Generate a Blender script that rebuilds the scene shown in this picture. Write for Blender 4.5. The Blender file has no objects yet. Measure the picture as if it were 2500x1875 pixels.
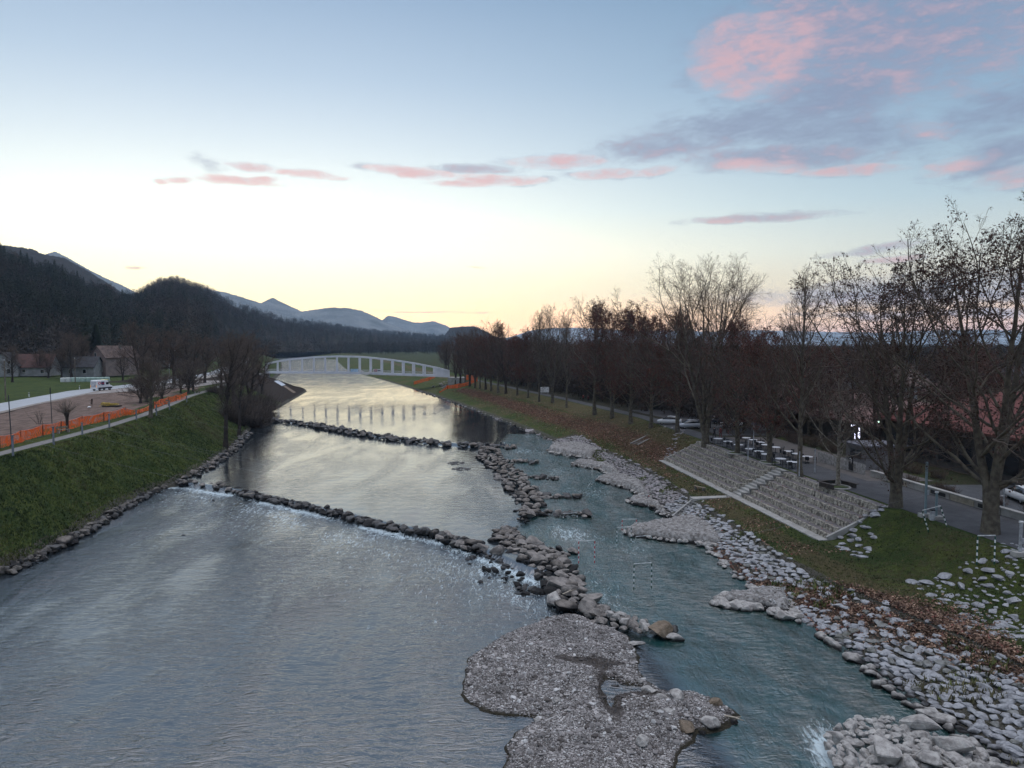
HAZE=True
import bpy, math, random
import numpy as np
from mathutils import Vector
R=math.radians
sc=bpy.context.scene
COL=sc.collection
# ---------------------------------------------------------------- camera
FPX=1793.0; HY=838.0; CAMZ=19.4
PITCH=math.atan((937.5-HY)/FPX)
cam=bpy.data.cameras.new("camera"); camo=bpy.data.objects.new("camera",cam); COL.objects.link(camo)
cam.sensor_width=36.0; cam.lens=36.0*FPX/2500.0; cam.clip_start=0.5; cam.clip_end=40000
camo.location=(0,0,CAMZ); camo.rotation_euler=(math.pi/2-PITCH,0,0)
sc.camera=camo
sc.view_settings.view_transform='Standard'; sc.view_settings.look='None'
sc.view_settings.gamma=1.0; sc.view_settings.exposure=0.12
sc.cycles.use_denoising=True
sc.cycles.max_bounces=5; sc.cycles.diffuse_bounces=2; sc.cycles.glossy_bounces=3
sc.cycles.transparent_max_bounces=16; sc.cycles.volume_bounces=0
sc.cycles.caustics_reflective=False; sc.cycles.caustics_refractive=False
sc.cycles.use_adaptive_sampling=True; sc.cycles.adaptive_threshold=0.02

# ---------------------------------------------------------------- node helper
class NT:
    def __init__(s,tree): s.t=tree; s.n=tree.nodes; s.l=tree.links
    def add(s,typ,ins=None,**props):
        nd=s.n.new(typ)
        for k,v in props.items(): setattr(nd,k,v)
        if ins:
            for k,v in ins.items():
                sock=nd.inputs[k]
                if isinstance(v,bpy.types.NodeSocket): s.l.new(v,sock)
                else: sock.default_value=v
        return nd
    def m(s,op,a,b=None,c=None,clamp=False):
        ins={0:a}
        if b is not None: ins[1]=b
        if c is not None: ins[2]=c
        nd=s.add('ShaderNodeMath',ins,operation=op); nd.use_clamp=clamp
        return nd.outputs[0]
    def mix(s,f,a,b,blend='MIX'):
        nd=s.n.new('ShaderNodeMix'); nd.data_type='RGBA'; nd.blend_type=blend
        for k,v in ((0,f),(6,a),(7,b)):
            if isinstance(v,bpy.types.NodeSocket): s.l.new(v,nd.inputs[k])
            else: nd.inputs[k].default_value=v if k==0 or len(v)==4 else (*v,1)
        return nd.outputs[2]
    def ramp(s,f,stops,interp='LINEAR'):
        nd=s.n.new('ShaderNodeValToRGB'); cr=nd.color_ramp; cr.interpolation=interp
        while len(cr.elements)>1: cr.elements.remove(cr.elements[-1])
        for i,(p,c) in enumerate(stops):
            e=cr.elements[0] if i==0 else cr.elements.new(p)
            e.position=p; e.color=(*c,1) if len(c)==3 else c
        s.l.new(f,nd.inputs[0]); return nd.outputs[0]
    def noise(s,vec=None,scale=1,detail=3,rough=.5,dist=0,dim='3D'):
        ins={'Scale':scale,'Detail':detail,'Roughness':rough,'Distortion':dist}
        if vec is not None: ins['Vector']=vec
        return s.add('ShaderNodeTexNoise',ins,noise_dimensions=dim).outputs[0]
    def smooth(s,x,a,b):
        nd=s.add('ShaderNodeMapRange',{'Value':x,'From Min':a,'From Max':b},interpolation_type='SMOOTHSTEP')
        return nd.outputs[0]
def srgb(r,g,b):
    f=lambda c:(c/12.92 if c<=0.04045 else ((c+.055)/1.055)**2.4)
    return (f(r/255),f(g/255),f(b/255))

# ---------------------------------------------------------------- world
SKYS=1.16
SUN_AZ=R(-21.0); SUN_EL=R(0.6)     # sun just behind the left hills
w=bpy.data.worlds.new("World"); sc.world=w; w.use_nodes=True
T=NT(w.node_tree); T.n.clear()
tc=T.add('ShaderNodeTexCoord').outputs['Generated']
sx=T.add('ShaderNodeSeparateXYZ',{0:tc})
X_,Y_,Z_=sx.outputs
el=T.m('MULTIPLY',T.m('ARCSINE',Z_),180/math.pi)
az=T.m('MULTIPLY',T.m('ARCTAN2',X_,Y_),180/math.pi)
eln=T.m('DIVIDE',T.m('ADD',el,5.0),95.0,clamp=True)
def E(e): return (e+5)/95
rampA=T.ramp(eln,[(E(-5),srgb(250,205,150)),(E(0.3),srgb(255,216,168)),(E(2.3),srgb(255,235,196)),(E(4.2),srgb(255,248,224)),(E(7),srgb(255,255,245)),(E(10),srgb(235,244,247)),
  (E(14),srgb(212,225,235)),(E(19),srgb(180,199,218)),(E(25),srgb(146,170,197)),(E(38),srgb(150,170,200)),(E(60),srgb(212,213,222)),(E(90),srgb(216,216,222))])
rampB=T.ramp(eln,[(E(-5),srgb(150,130,130)),(E(0.6),srgb(190,160,165)),(E(2.2),srgb(230,195,165)),(E(4),srgb(216,206,186)),(E(6.5),srgb(200,208,205)),(E(10),srgb(172,194,206)),
  (E(14),srgb(148,175,196)),(E(19),srgb(128,158,184)),(E(25),srgb(108,140,170)),(E(38),srgb(138,160,192)),(E(60),srgb(212,213,222)),(E(90),srgb(216,216,222))])
dz=T.m('ABSOLUTE',T.m('SUBTRACT',az,-21.0))
side=T.smooth(dz,4.0,58.0)
sky=T.mix(side,rampA,rampB)
# pink belt near the horizon ahead
pk=T.m('MULTIPLY',T.smooth(T.m('ABSOLUTE',T.m('SUBTRACT',az,6.0)),17.0,3.0),T.smooth(T.m('ABSOLUTE',T.m('SUBTRACT',el,0.4)),3.6,0.0))
sky=T.mix(T.m('MULTIPLY',pk,0.75),sky,srgb(252,205,172))
# clouds: ellipses in (azimuth, elevation) with torn edges: az, el, half az, half el, tilt, pinkness, opacity
def cz(x,y):
    u=(x-1250)/FPX; v=(937.5-y)/FPX
    d=Vector((u,math.cos(PITCH)+v*math.sin(PITCH),-math.sin(PITCH)+v*math.cos(PITCH))).normalized()
    return math.degrees(math.atan2(d.x,d.y)),math.degrees(math.asin(d.z))
CL=[(1890,110,170,60,-.05,.95,.62),(2010,110,200,80,.1,.6,.6),(2150,90,340,125,0,.42,.82),(1850,130,150,75,0,.9,.75),(1800,150,90,35,.3,1.0,.8),(2050,225,160,60,.1,.05,.95),(1820,305,230,38,.05,.05,.75),(1640,350,190,30,.08,.25,.65),(2040,330,220,40,-.12,.1,.7),
 (1920,385,220,28,-.05,.35,.9),(1860,402,120,16,-.1,1.0,.7),(2080,415,110,12,-.05,.9,.6),(2260,320,80,20,-.2,.6,.4),(2440,280,140,45,.15,.1,.6),(2450,380,110,36,.2,.2,.75),(2350,400,80,17,.1,.9,.5),(2470,430,70,20,.1,.7,.6),
 (1360,395,120,13,0,.9,.55),(1480,425,80,10,0,1,.6),(1600,420,50,9,.1,1,.5),(1010,420,110,13,-.06,1,.75),(1210,440,120,12,-.02,1,.7),(1120,448,70,9,-.05,1,.7),(1130,412,110,9,0,.3,.5),
 (580,442,95,8,-.02,1,.75),(640,440,40,8,.1,1,.7),(440,436,30,7,.15,1,.6),(395,442,14,5,0,1,.6),(610,405,60,8,0,.8,.5),(510,405,40,14,-.2,.2,.4),(760,425,95,7,-.03,1,.55),(1000,407,60,5,0,1,.4),
 (1850,533,160,9,0,.5,.7),(1900,526,90,8,-.05,.25,.5),(2130,610,90,9,.1,.4,.6),(2180,632,60,6,.05,.6,.5),(2150,720,260,26,0,.25,.7),(2400,700,260,30,0,.1,.65),(2380,765,300,9,0,.15,.55),(2050,735,110,10,0,.4,.5),
 (1160,652,22,2.5,-.1,.6,.5),(330,657,16,3,0,.5,.5),(1010,760,90,2.2,-.04,.6,.55),(1120,760,60,1.8,0,.6,.35)]
wn=T.add('ShaderNodeCombineXYZ',{0:T.m('MULTIPLY',az,0.19),1:T.m('MULTIPLY',el,0.50),2:3.1})
n1=T.noise(wn.outputs[0],2.2,6,.62,.35)
n2=T.noise(wn.outputs[0],7.0,5,.65,.6)
edge=T.m('ADD',T.m('MULTIPLY',T.m('SUBTRACT',n1,.5),3.4),T.m('MULTIPLY',T.m('SUBTRACT',n2,.5),.9))
wob=T.m('MULTIPLY',T.m('SUBTRACT',T.noise(wn.outputs[0],1.3,3,.5,0),.5),2.2)
pinkc=srgb(232,176,172); grayc=srgb(130,140,166)
vec=T.add('ShaderNodeCombineXYZ',{0:az,1:T.m('MULTIPLY_ADD',wob,.35,el),2:0.0}).outputs[0]
F_=None; G_=None; sD=180/math.pi/FPX
for (cx,cy,hw,hh,tl,pn,op) in CL:
    a0,e0=cz(cx,cy)
    mp=T.add('ShaderNodeMapping',{'Vector':vec,'Location':(a0,e0,0),'Rotation':(0,0,tl),'Scale':(hw*sD*1.15,hh*sD*1.3,1)},vector_type='TEXTURE').outputs[0]
    dt=T.add('ShaderNodeVectorMath',{0:mp,1:mp},operation='DOT_PRODUCT').outputs['Value']
    k=T.m('MULTIPLY_ADD',dt,-op,op)
    F_=k if F_ is None else T.m('MAXIMUM',F_,k)
    if pn>.2:
        g=T.m('MULTIPLY',k,pn); G_=g if G_ is None else T.m('MAXIMUM',G_,g)
al=T.smooth(T.m('ADD',T.m('MAXIMUM',F_,-1.0),T.m('MULTIPLY',edge,.60)),-.32,.95)
pf=T.m('DIVIDE',T.m('MAXIMUM',G_,0.0),T.m('MAXIMUM',F_,.15))
pf=T.smooth(T.m('ADD',T.m('MULTIPLY',T.m('SUBTRACT',n1,.5),1.6),T.m('MULTIPLY_ADD',T.m('SUBTRACT',n2,.5),.6,pf)),.15,1.15)
sky=T.mix(T.m('MULTIPLY',al,.80),sky,T.mix(T.m('MULTIPLY',pf,.66),grayc,pinkc))
# the physical sky under it, and wispy unevenness
nish=T.add('ShaderNodeTexSky',sky_type='NISHITA'); nish.sun_disc=False; nish.sun_elevation=SUN_EL; nish.sun_rotation=SUN_AZ
nish.air_density=1.0; nish.dust_density=1.0; nish.ozone_density=1.5
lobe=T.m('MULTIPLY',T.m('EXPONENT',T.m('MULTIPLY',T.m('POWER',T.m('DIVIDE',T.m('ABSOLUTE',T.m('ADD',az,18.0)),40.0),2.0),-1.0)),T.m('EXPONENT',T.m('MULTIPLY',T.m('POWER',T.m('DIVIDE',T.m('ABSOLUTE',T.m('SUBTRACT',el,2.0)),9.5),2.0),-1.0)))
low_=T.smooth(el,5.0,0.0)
gain=T.m('ADD',T.m('ADD',T.m('MULTIPLY_ADD',lobe,.64,1.0),T.m('MULTIPLY',low_,.42)),T.m('MULTIPLY',T.smooth(el,36.0,62.0),1.7))  # also boosts the unseen upper sky to lighten ground and water
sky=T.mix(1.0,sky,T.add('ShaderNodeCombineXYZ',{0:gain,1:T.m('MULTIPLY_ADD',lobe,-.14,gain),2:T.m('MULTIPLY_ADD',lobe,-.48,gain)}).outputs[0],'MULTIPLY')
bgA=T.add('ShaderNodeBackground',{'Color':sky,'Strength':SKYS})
bgB=T.add('ShaderNodeBackground',{'Color':nish.outputs[0],'Strength':0.05})
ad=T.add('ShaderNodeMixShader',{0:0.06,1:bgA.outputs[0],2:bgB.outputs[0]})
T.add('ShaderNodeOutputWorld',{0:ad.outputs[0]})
# one low warm sun, behind the ridge: only a breath of it reaches the valley
sl=bpy.data.lights.new("sun","SUN"); sl.energy=0.25; sl.angle=R(6); sl.color=(1,.78,.6)
so=bpy.data.objects.new("sun",sl); COL.objects.link(so)
sd=Vector((math.sin(SUN_AZ)*math.cos(SUN_EL),math.cos(SUN_AZ)*math.cos(SUN_EL),math.sin(SUN_EL)))
so.rotation_euler=sd.to_track_quat('Z','Y').to_euler(); so.location=(-100,200,120)

# ---------------------------------------------------------------- picture geometry -> world
CP,SP=math.cos(PITCH),math.sin(PITCH)
def ray(x,y):
    u=(x-1250)/FPX; v=(937.5-y)/FPX
    return np.array((u,CP+v*SP,-SP+v*CP))
def P(x,y,z=0.0):
    d=ray(x,y); t=(z-CAMZ)/d[2]; return (d[0]*t,d[1]*t,z)
def PD(x,y,D):
    d=ray(x,y); t=D/d[1]; return (d[0]*t,D,CAMZ+d[2]*t)
def proj(p):
    x,y,z=p[0],p[1],p[2]-CAMZ
    f=y*CP-z*SP; v=y*SP+z*CP
    return 1250+FPX*x/f, 937.5-FPX*v/f, f
rng=np.random.default_rng(7); random.seed(7)

# ---------------------------------------------------------------- mesh helpers
def link(o,parent=None):
    COL.objects.link(o)
    if parent is not None: o.parent=parent
    return o
def mesh_np(name,V,F,mat=None,smooth=False,mats=None,midx=None):
    """V (n,3); F list of arrays (k,3) or (k,4)"""
    if isinstance(F,np.ndarray): F=[F]
    F=[f for f in F if len(f)]
    me=bpy.data.meshes.new(name)
    V=np.asarray(V,dtype=np.float32)
    loops=np.concatenate([f.ravel() for f in F]).astype(np.int32)
    sizes=np.concatenate([np.full(len(f),f.shape[1]) for f in F]).astype(np.int32)
    starts=np.concatenate([[0],np.cumsum(sizes)[:-1]]).astype(np.int32)
    me.vertices.add(len(V)); me.vertices.foreach_set('co',V.ravel())
    me.loops.add(len(loops)); me.loops.foreach_set('vertex_index',loops)
    me.polygons.add(len(sizes)); me.polygons.foreach_set('loop_start',starts)
    try: me.polygons.foreach_set('loop_total',sizes)
    except Exception: pass
    if mats:
        for m_ in mats: me.materials.append(m_)
        if midx is not None: me.polygons.foreach_set('material_index',np.asarray(midx,dtype=np.int32))
    elif mat: me.materials.append(mat)
    me.polygons.foreach_set('use_smooth',np.full(len(sizes),bool(smooth)))
    me.update(calc_edges=True); me.validate(verbose=False)
    return me
def attr(me,name,vals):
    a=me.attributes.new(name,'FLOAT','POINT'); a.data.foreach_set('value',np.asarray(vals,dtype=np.float32))
class MB:
    def __init__(s): s.v=[]; s.f3=[]; s.f4=[]; s.n=0; s.big=[]
    def raw(s,V,F):
        V=np.asarray(V,float); F=np.asarray(F,int)+s.n
        s.v.append(V); s.n+=len(V); (s.f4 if F.shape[1]==4 else s.f3).append(F); return s
    def box(s,c,size,rz=0,taper=1.0,rx=0,ry=0):
        sx,sy,sz=[q/2 for q in size]
        b=np.array([(-sx,-sy,-sz),(sx,-sy,-sz),(sx,sy,-sz),(-sx,sy,-sz),(-sx*taper,-sy*taper,sz),(sx*taper,-sy*taper,sz),(sx*taper,sy*taper,sz),(-sx*taper,sy*taper,sz)])
        if rx: c_,s_=math.cos(rx),math.sin(rx); b=b@np.array([[1,0,0],[0,c_,s_],[0,-s_,c_]])
        if ry: c_,s_=math.cos(ry),math.sin(ry); b=b@np.array([[c_,0,-s_],[0,1,0],[s_,0,c_]])
        if rz: c_,s_=math.cos(rz),math.sin(rz); b=b@np.array([[c_,s_,0],[-s_,c_,0],[0,0,1]])
        b=b+np.array(c)
        return s.raw(b,[(0,3,2,1),(4,5,6,7),(0,1,5,4),(1,2,6,5),(2,3,7,6),(3,0,4,7)])
    def hexa(s,pts):  # 8 pts bottom 4 ccw, top 4
        return s.raw(pts,[(0,3,2,1),(4,5,6,7),(0,1,5,4),(1,2,6,5),(2,3,7,6),(3,0,4,7)])
    def bar(s,a,b,w,h=None):
        h=h or w; a=Vector(a); b=Vector(b); d=(b-a).normalized()
        up=Vector((0,0,1)) if abs(d.z)<.95 else Vector((0,1,0))
        r=d.cross(up).normalized(); u=r.cross(d).normalized()
        r*=w/2; u*=h/2
        return s.hexa([a-r-u,a+r-u,a+r+u,a-r+u,b-r-u,b+r-u,b+r+u,b-r+u])
    def tube(s,pts,rad,k=8,cap=True):
        pts=np.asarray(pts,float); n=len(pts)
        rad=np.full(n,rad,float) if np.isscalar(rad) else np.asarray(rad,float)
        V,F=tubes(pts[None],rad[None],k); s.raw(V,F)
        if cap:
            for i,rv in ((0,1),(n-1,0)):
                ring=V[i*k:(i+1)*k]; c=ring.mean(0)
                idx=[(0,1+j,1+(j+1)%k) for j in range(k)]
                s.raw(np.vstack([c,ring]),idx if not rv else [t[::-1] for t in idx])
        return s
    def cyl(s,c,r,h,k=12,r2=None): return s.tube([c,(c[0],c[1],c[2]+h)],[r,r if r2 is None else r2],k)
    def ell(s,c,r,k=10,m=7,rz=0):
        th=np.linspace(0,math.pi,m); V=[];
        for t in th:
            for j in range(k):
                a=2*math.pi*j/k; V.append((r[0]*math.sin(t)*math.cos(a),r[1]*math.sin(t)*math.sin(a),r[2]*math.cos(t)))
        V=np.array(V)
        if rz: c_,s_=math.cos(rz),math.sin(rz); V=V@np.array([[c_,s_,0],[-s_,c_,0],[0,0,1]])
        F=[(i*k+j,(i+1)*k+j,(i+1)*k+(j+1)%k,i*k+(j+1)%k) for i in range(m-1) for j in range(k)]
        return s.raw(V+np.array(c),F)
    def prism(s,poly,z0,z1):
        poly=np.asarray(poly,float)
        area=np.sum(poly[:,0]*np.roll(poly[:,1],-1)-poly[:,1]*np.roll(poly[:,0],-1))
        if area<0: poly=poly[::-1]
        n=len(poly); z0=np.broadcast_to(z0,(n,)); z1=np.broadcast_to(z1,(n,))
        V=np.vstack([np.c_[poly,z0],np.c_[poly,z1]])
        s.raw(V,[(i,(i+1)%n,n+(i+1)%n,n+i) for i in range(n)])
        V2=np.vstack([np.c_[poly,z1],[[*poly.mean(0),np.mean(z1)]]]); s.raw(V2,[(i,(i+1)%n,n) for i in range(n)])
        return s
    def data(s): return np.vstack(s.v),[np.vstack(f) for f in (s.f3,s.f4) if f]
    def build(s,name,mat=None,parent=None,smooth=False):
        V,F=s.data(); me=mesh_np(name,V,F,mat,smooth); o=bpy.data.objects.new(name,me)
        return link(o,parent)
def tubes(Pn,Rn,k):
    """Pn (B,n,3) Rn (B,n) -> V,F quads"""
    B,n,_=Pn.shape
    Tn=np.gradient(Pn,axis=1); Tn/=np.linalg.norm(Tn,axis=2,keepdims=True)+1e-9
    t0=Tn.mean(1); t0/=np.linalg.norm(t0,axis=1,keepdims=True)+1e-9
    ref=np.where(np.abs(t0[:,2:3])<.9,np.array([[0,0,1.]]),np.array([[1.,0,0]]))[:,None,:]
    A=np.cross(Tn,ref); A/=np.linalg.norm(A,axis=2,keepdims=True)+1e-9
    C=np.cross(Tn,A)
    ang=np.arange(k)*2*math.pi/k
    V=Pn[:,:,None,:]+Rn[:,:,None,None]*(A[:,:,None,:]*np.cos(ang)[None,None,:,None]+C[:,:,None,:]*np.sin(ang)[None,None,:,None])
    base=(np.arange(B)*n*k)[:,None,None]+(np.arange(n-1)*k)[None,:,None]
    j=np.arange(k); j2=(j+1)%k
    F=np.stack([base+j,base+j2,base+k+j2,base+k+j],-1).reshape(-1,4)
    return V.reshape(-1,3),F
def tag(o,label,cat,group=None,kind=None):
    if label: o['label']=label
    if cat: o['category']=cat
    if group: o['group']=group
    if kind: o['kind']=kind
    return o
def empty(name,loc,rz=0,label=None,cat=None,group=None):
    o=bpy.data.objects.new(name,None); o.empty_display_size=.2; o.location=loc; o.rotation_euler=(0,0,rz); link(o)
    return tag(o,label,cat,group)
def copy_tree(o,parent=None):
    c=o.copy(); COL.objects.link(c)
    if parent is not None: c.parent=parent
    for ch in list(o.children): copy_tree(ch,c)
    return c
def clean(o,group=None):
    return o
# ---------------------------------------------------------------- materials
MATS={}
def mat(name,col,rough=.8,var=.25,scale=3.0,bump=0.0,bscale=None,metal=0,col2=None,spec=.3,emit=None,alpha=None,wet=None,stretch=None):
    if name in MATS: return MATS[name]
    m=bpy.data.materials.new(name); m.use_nodes=True; T=NT(m.node_tree); T.n.clear()
    co=T.add('ShaderNodeTexCoord').outputs['Object'] if stretch!='world' else T.add('ShaderNodeNewGeometry').outputs['Position']
    if isinstance(stretch,tuple): co=T.add('ShaderNodeMapping',{'Vector':co,'Scale':stretch}).outputs[0]
    n=T.noise(co,scale,5,.6)
    c2=col2 if col2 else tuple(max(0,c*(1-var*1.6)) for c in col); c1=col if col2 else tuple(min(1,c*(1+var)) for c in col)
    f=T.smooth(n,.32,.68)
    base=T.mix(f,c1,c2)
    if wet is not None:   # darker, wet band up to the given height above the water
        z=T.add('ShaderNodeSeparateXYZ',{0:T.add('ShaderNodeNewGeometry').outputs['Position']}).outputs[2]
        zz=T.m('ADD',z,T.m('MULTIPLY',T.m('SUBTRACT',T.noise(T.add('ShaderNodeNewGeometry').outputs['Position'],2.0,3),.5),.35))
        base=T.mix(T.smooth(zz,wet+.12,wet-.12),base,(.012,.011,.011))
    bs=T.add('ShaderNodeBsdfPrincipled',{'Base Color':base,'Roughness':rough,'Metallic':metal,'Specular IOR Level':spec})
    if bump:
        b=T.add('ShaderNodeBump',{'Height':T.noise(co,bscale or scale*3,6,.65),'Strength':bump,'Distance':.1})
        T.l.new(b.outputs[0],bs.inputs['Normal'])
    if emit: bs.inputs['Emission Color'].default_value=(*emit[0],1); bs.inputs['Emission Strength'].default_value=emit[1]
    if alpha is not None: bs.inputs['Alpha'].default_value=alpha
    T.add('ShaderNodeOutputMaterial',{0:bs.outputs[0]}); MATS[name]=m; return m
# ================================================================ LAY OF THE LAND
ZL=7.5    # left plateau
ZR=5.0    # right promenade
def nz(x,y,s,seed=0):
    a=seed*1.7
    return (np.sin(x*s+1.3*np.sin(y*s*.7+a)+a)+np.sin(y*s*1.13+1.1*np.sin(x*s*.83+2*a)+a*2)+np.sin((x+y)*s*1.9+a*3)*.5)/2.5
def fnz(x,y,s,o=4,seed=0):
    r=0;A=1;t=0
    for i in range(o): r=r+A*nz(x,y,s*2**i,seed+i*3.1); t+=A; A*=.5
    return r/t
def pts(px,z): return [P(x,y,z) for x,y in px]
def fn(plist,extra_lo=None,extra_hi=None):
    a=sorted([(p[1],p[0]) for p in plist]+(extra_lo or [])+(extra_hi or []))
    Ys=np.array([q[0] for q in a]); Xs=np.array([q[1] for q in a])
    return lambda Y:np.interp(Y,Ys,Xs)
Lf=fn(pts([(0,1410),(100,1365),(200,1310),(300,1245),(400,1195)],0)+pts([(450,1178),(520,1135),(575,1095)],.4)+pts([(608,1055),(628,1030),(651,1012),(700,988),(755,956)],.8),
      [(-30,-36),(20,-38)],[(300,-84),(318,-103),(340,-112),(450,-141),(640,-200),(834,-262),(1000,-330),(1300,-470),(9000,-3500)])
Cf=lambda Y:np.interp(Y,[-40,0,50,141,190,256,400,640,834,1000,1300,9000],[45.5,41,35.2,24.4,12,-7,-46,-112,-165,-225,-350,-3300])
Rf=fn(pts([(2235,1720),(2164,1675),(2080,1595),(2000,1545),(1930,1500),(1850,1450),(1752,1366),(1690,1310),(1622,1252),(1560,1205),(1486,1148)],0.1)+[(124,12.0),(134,8.0),(146,6.0)]+pts([(1290,1052),(1130,991),(1012,951),(927,926),(848,905),(818,878)],.8),
      [(-30,27),(20,24.5)],[(1000,-275),(1300,-420),(9000,-3430)])
RTo=lambda Y:np.interp(Y,[0,30,43,52,60,100,118,134,160,1000],[7.0,7.4,8.9,11,11.7,10.2,11.2,12.2,13,15])   # riprap top, offset back from C
PLf=fn(pts([(0,1108),(130,1075),(265,1040),(345,1015),(410,990),(460,968),(520,950)],ZL),[(-40,-44),(30,-49)],[(255,-94),(300,-108),(330,-118),(450,-150),(640,-215),(9000,-3560)])
# weirs and divider
W1=[P(385,1190,.2),P(1160,1338,.2)]; W2=[P(615,1022,.6),P(1255,1094,.6)]
W1P=[P(*q) for q in [(300,1182,.2),(385,1178,.2),(470,1184,.2),(590,1203,.2),(700,1228,.2),(800,1250,.2),(900,1275,.2),(990,1295,.2),(1060,1305,.2),(1120,1325,.2),(1175,1346,.2),(1300,1400,.2)]]
W2P=[P(*q) for q in [(500,1015,.6),(628,1022,.6),(700,1030,.6),(780,1041,.6),(860,1057,.6),(950,1070,.6),(1040,1080,.6),(1130,1088,.6),(1200,1092,.6),(1255,1095,.6),(1400,1100,.6)]]
def side(line,x,y):
    L_=W1P if line is W1 else W2P
    return (y-np.interp(x,[q[0] for q in L_],[q[1] for q in L_]))*.84
def side0(line,x,y):
    (x0,y0,_),(x1,y1,_)=line; L=math.hypot(x1-x0,y1-y0)
    return ((x1-x0)*(y-y0)-(y1-y0)*(x-x0))/L
sst=lambda t:np.clip(t,0,1)**2*(3-2*np.clip(t,0,1))
DIVPX=[(1195,1098,.6),(1195,1118,.4),(1235,1150,.4),(1262,1185,.4),(1290,1215,.3),(1296,1245,.3),(1262,1275,.3),(1235,1300,.3),(1245,1325,.2),(1290,1350,.1),(1340,1375,.1),(1365,1420,0),(1385,1460,0),(1450,1500,0),(1490,1530,0)]
DIV=[P(*p) for p in DIVPX]
DVf=fn([(p[0],p[1],0) for p in DIV],[(10,12),(46,8.0)],[(200,4),(400,-50)])
def wl(x,y):
    L=0.4*sst(side(W1,x,y)/1.1+.5)+0.4*sst(side(W2,x,y)/1.8+.5)
    Rr=np.interp(y,[20,40,70,120,140,150],[-.15,-.1,.1,.5,.78,.8])
    t=sst((x-DVf(y))/2.5+.5)
    return L*(1-t)+Rr*t
Z2=2.1
def bank_top_left(Y): return ZL
def gh(x,y,noise=True):
    """ground height"""
    x=np.asarray(x,float); y=np.asarray(y,float)
    L=Lf(y); Rr=Rf(y); C=Cf(y); w_=wl(np.clip(x,L,Rr),y)
    PLr=PLf(y)+1.1                                       # river edge of the left path
    RT=np.maximum(C-RTo(y),Rr+.8)
    # left
    t=(L-x)/np.maximum(L-PLr,2.0)                        # 0 at water, 1 at crest
    prof=np.interp(t,[-.6,-.02,.0,.10,.2,.85,1.0,1.02],[-1.4,-.25,-.05,.09,.16,.955,1.0,1.0])
    zl=np.where(t<0,w_+prof*1.0,w_+prof*(ZL-w_))
    # right
    near=1-sst((y-112)/14)
    sfoot=C-5.7
    xa=[-3,0,.001]
    zr_near=np.where(x<RT,w_-.25+ (Z2-.3-w_)*np.clip((x-Rr)/np.maximum(RT-Rr,.5),-1.0,1),
             np.where(x<sfoot,(Z2-.3)+.3*np.clip((x-RT)/np.maximum(sfoot-RT,.5),0,1),
              Z2+(ZR-Z2)*sst(np.clip((x-sfoot)/5.4,0,1)*.98+.0)))
    zr_near=np.where((x>C-.3),ZR,zr_near)
    zr_near=zr_near-np.where((y>64.3)&(y<108.6)&(x>C-5.55)&(x<C-.05),.62,0)
    u=np.clip((x-Rr)/np.maximum(C-.8-Rr,2),-.5,1)
    zr_far=w_+np.interp(u,[-.5,0,.04,.12,1],[-1.4,-.1,.1,.14,1])*np.where(u>0,(ZR-w_),1)
    zr=zr_near*near+zr_far*(1-near)
    zr=np.maximum(zr,-1.6)
    mid=(L+Rr)/2
    z=np.where(x<mid,zl,zr)
    bed=(x>L+1.5)&(x<Rr-1.5)
    z=np.where(bed,w_-1.4,z)
    if noise:
        ls=(t>.1)&(t<1.02)
        A=np.where(ls,.16*np.sin(np.pi*np.clip((t-.1)/.9,0,1)),0)
        A=np.where((x>Rr+.5)&(x<C-.6),.07*near+.12*(1-near),A)
        z=z+A*fnz(x,y,.9,4,2)
        # construction dirt and far unevenness
        z=z+np.where((x<PLr-4)&(x>-92+0*y)&(y<230),.12*fnz(x,y,.7,4,5)-.1,0)
        # the far field floor dips a touch, then swells under the hills
    z=z+np.where((x<PLf(y)-60),np.clip((PLf(y)-60-x)/200,0,1)*3.0,0)
    return z
def GZ(x,y): return float(gh(x,y))
LFC=lambda Y:np.interp(Y,[30,34,39,43,47,52,57],[-8.0,-8.2,-8.6,-9,-9.8,-12.2,-14.4])
LFW=lambda Y:np.interp(Y,[30,34,39,43,47,52,57],[.6,.7,1.0,1.7,2.8,1.5,.6])
# ground sheet
Ys=np.concatenate([np.arange(-30,24,4),np.arange(24,118,.42),np.arange(118,240,.9),np.arange(240,420,3),np.arange(420,1100,12),np.geomspace(1100,5700,26)])
def cols(lo,hi,n,p=1.0): return [(lo,hi,(k/n)**p) for k in range(n)]
def row(y):
    L,Rr,C=float(Lf(y)),float(Rf(y)),float(Cf(y)); PL=float(PLf(y)); RT=max(C-float(RTo(y)),Rr+.8)
    s=[]
    far=-5400+0*y
    s+=list(far+(PL-70-far)*(1-(1-np.arange(14)/14)**3))
    s+=list(np.linspace(PL-70,PL-8,34,endpoint=False)); s+=list(np.linspace(PL-8,PL+1.1,12,endpoint=False))
    s+=list(np.linspace(PL+1.1,L,44,endpoint=False)); s+=list(np.linspace(L,L+2,5,endpoint=False))
    s+=list(np.linspace(L+2,Rr-2,12,endpoint=False)); s+=list(np.linspace(Rr-2,Rr,6,endpoint=False))
    s+=list(np.linspace(Rr,RT,22,endpoint=False)); s+=list(np.linspace(RT,C,40,endpoint=False)); 
    s+=list(np.linspace(C,C+40,30,endpoint=False)); s+=list(C+40+(5350-C)*(np.arange(15)/14)**3)
    return s
GX=np.array([row(y) for y in Ys]); GY=np.repeat(Ys[:,None],GX.shape[1],1)
GZm=gh(GX,GY)
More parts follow.
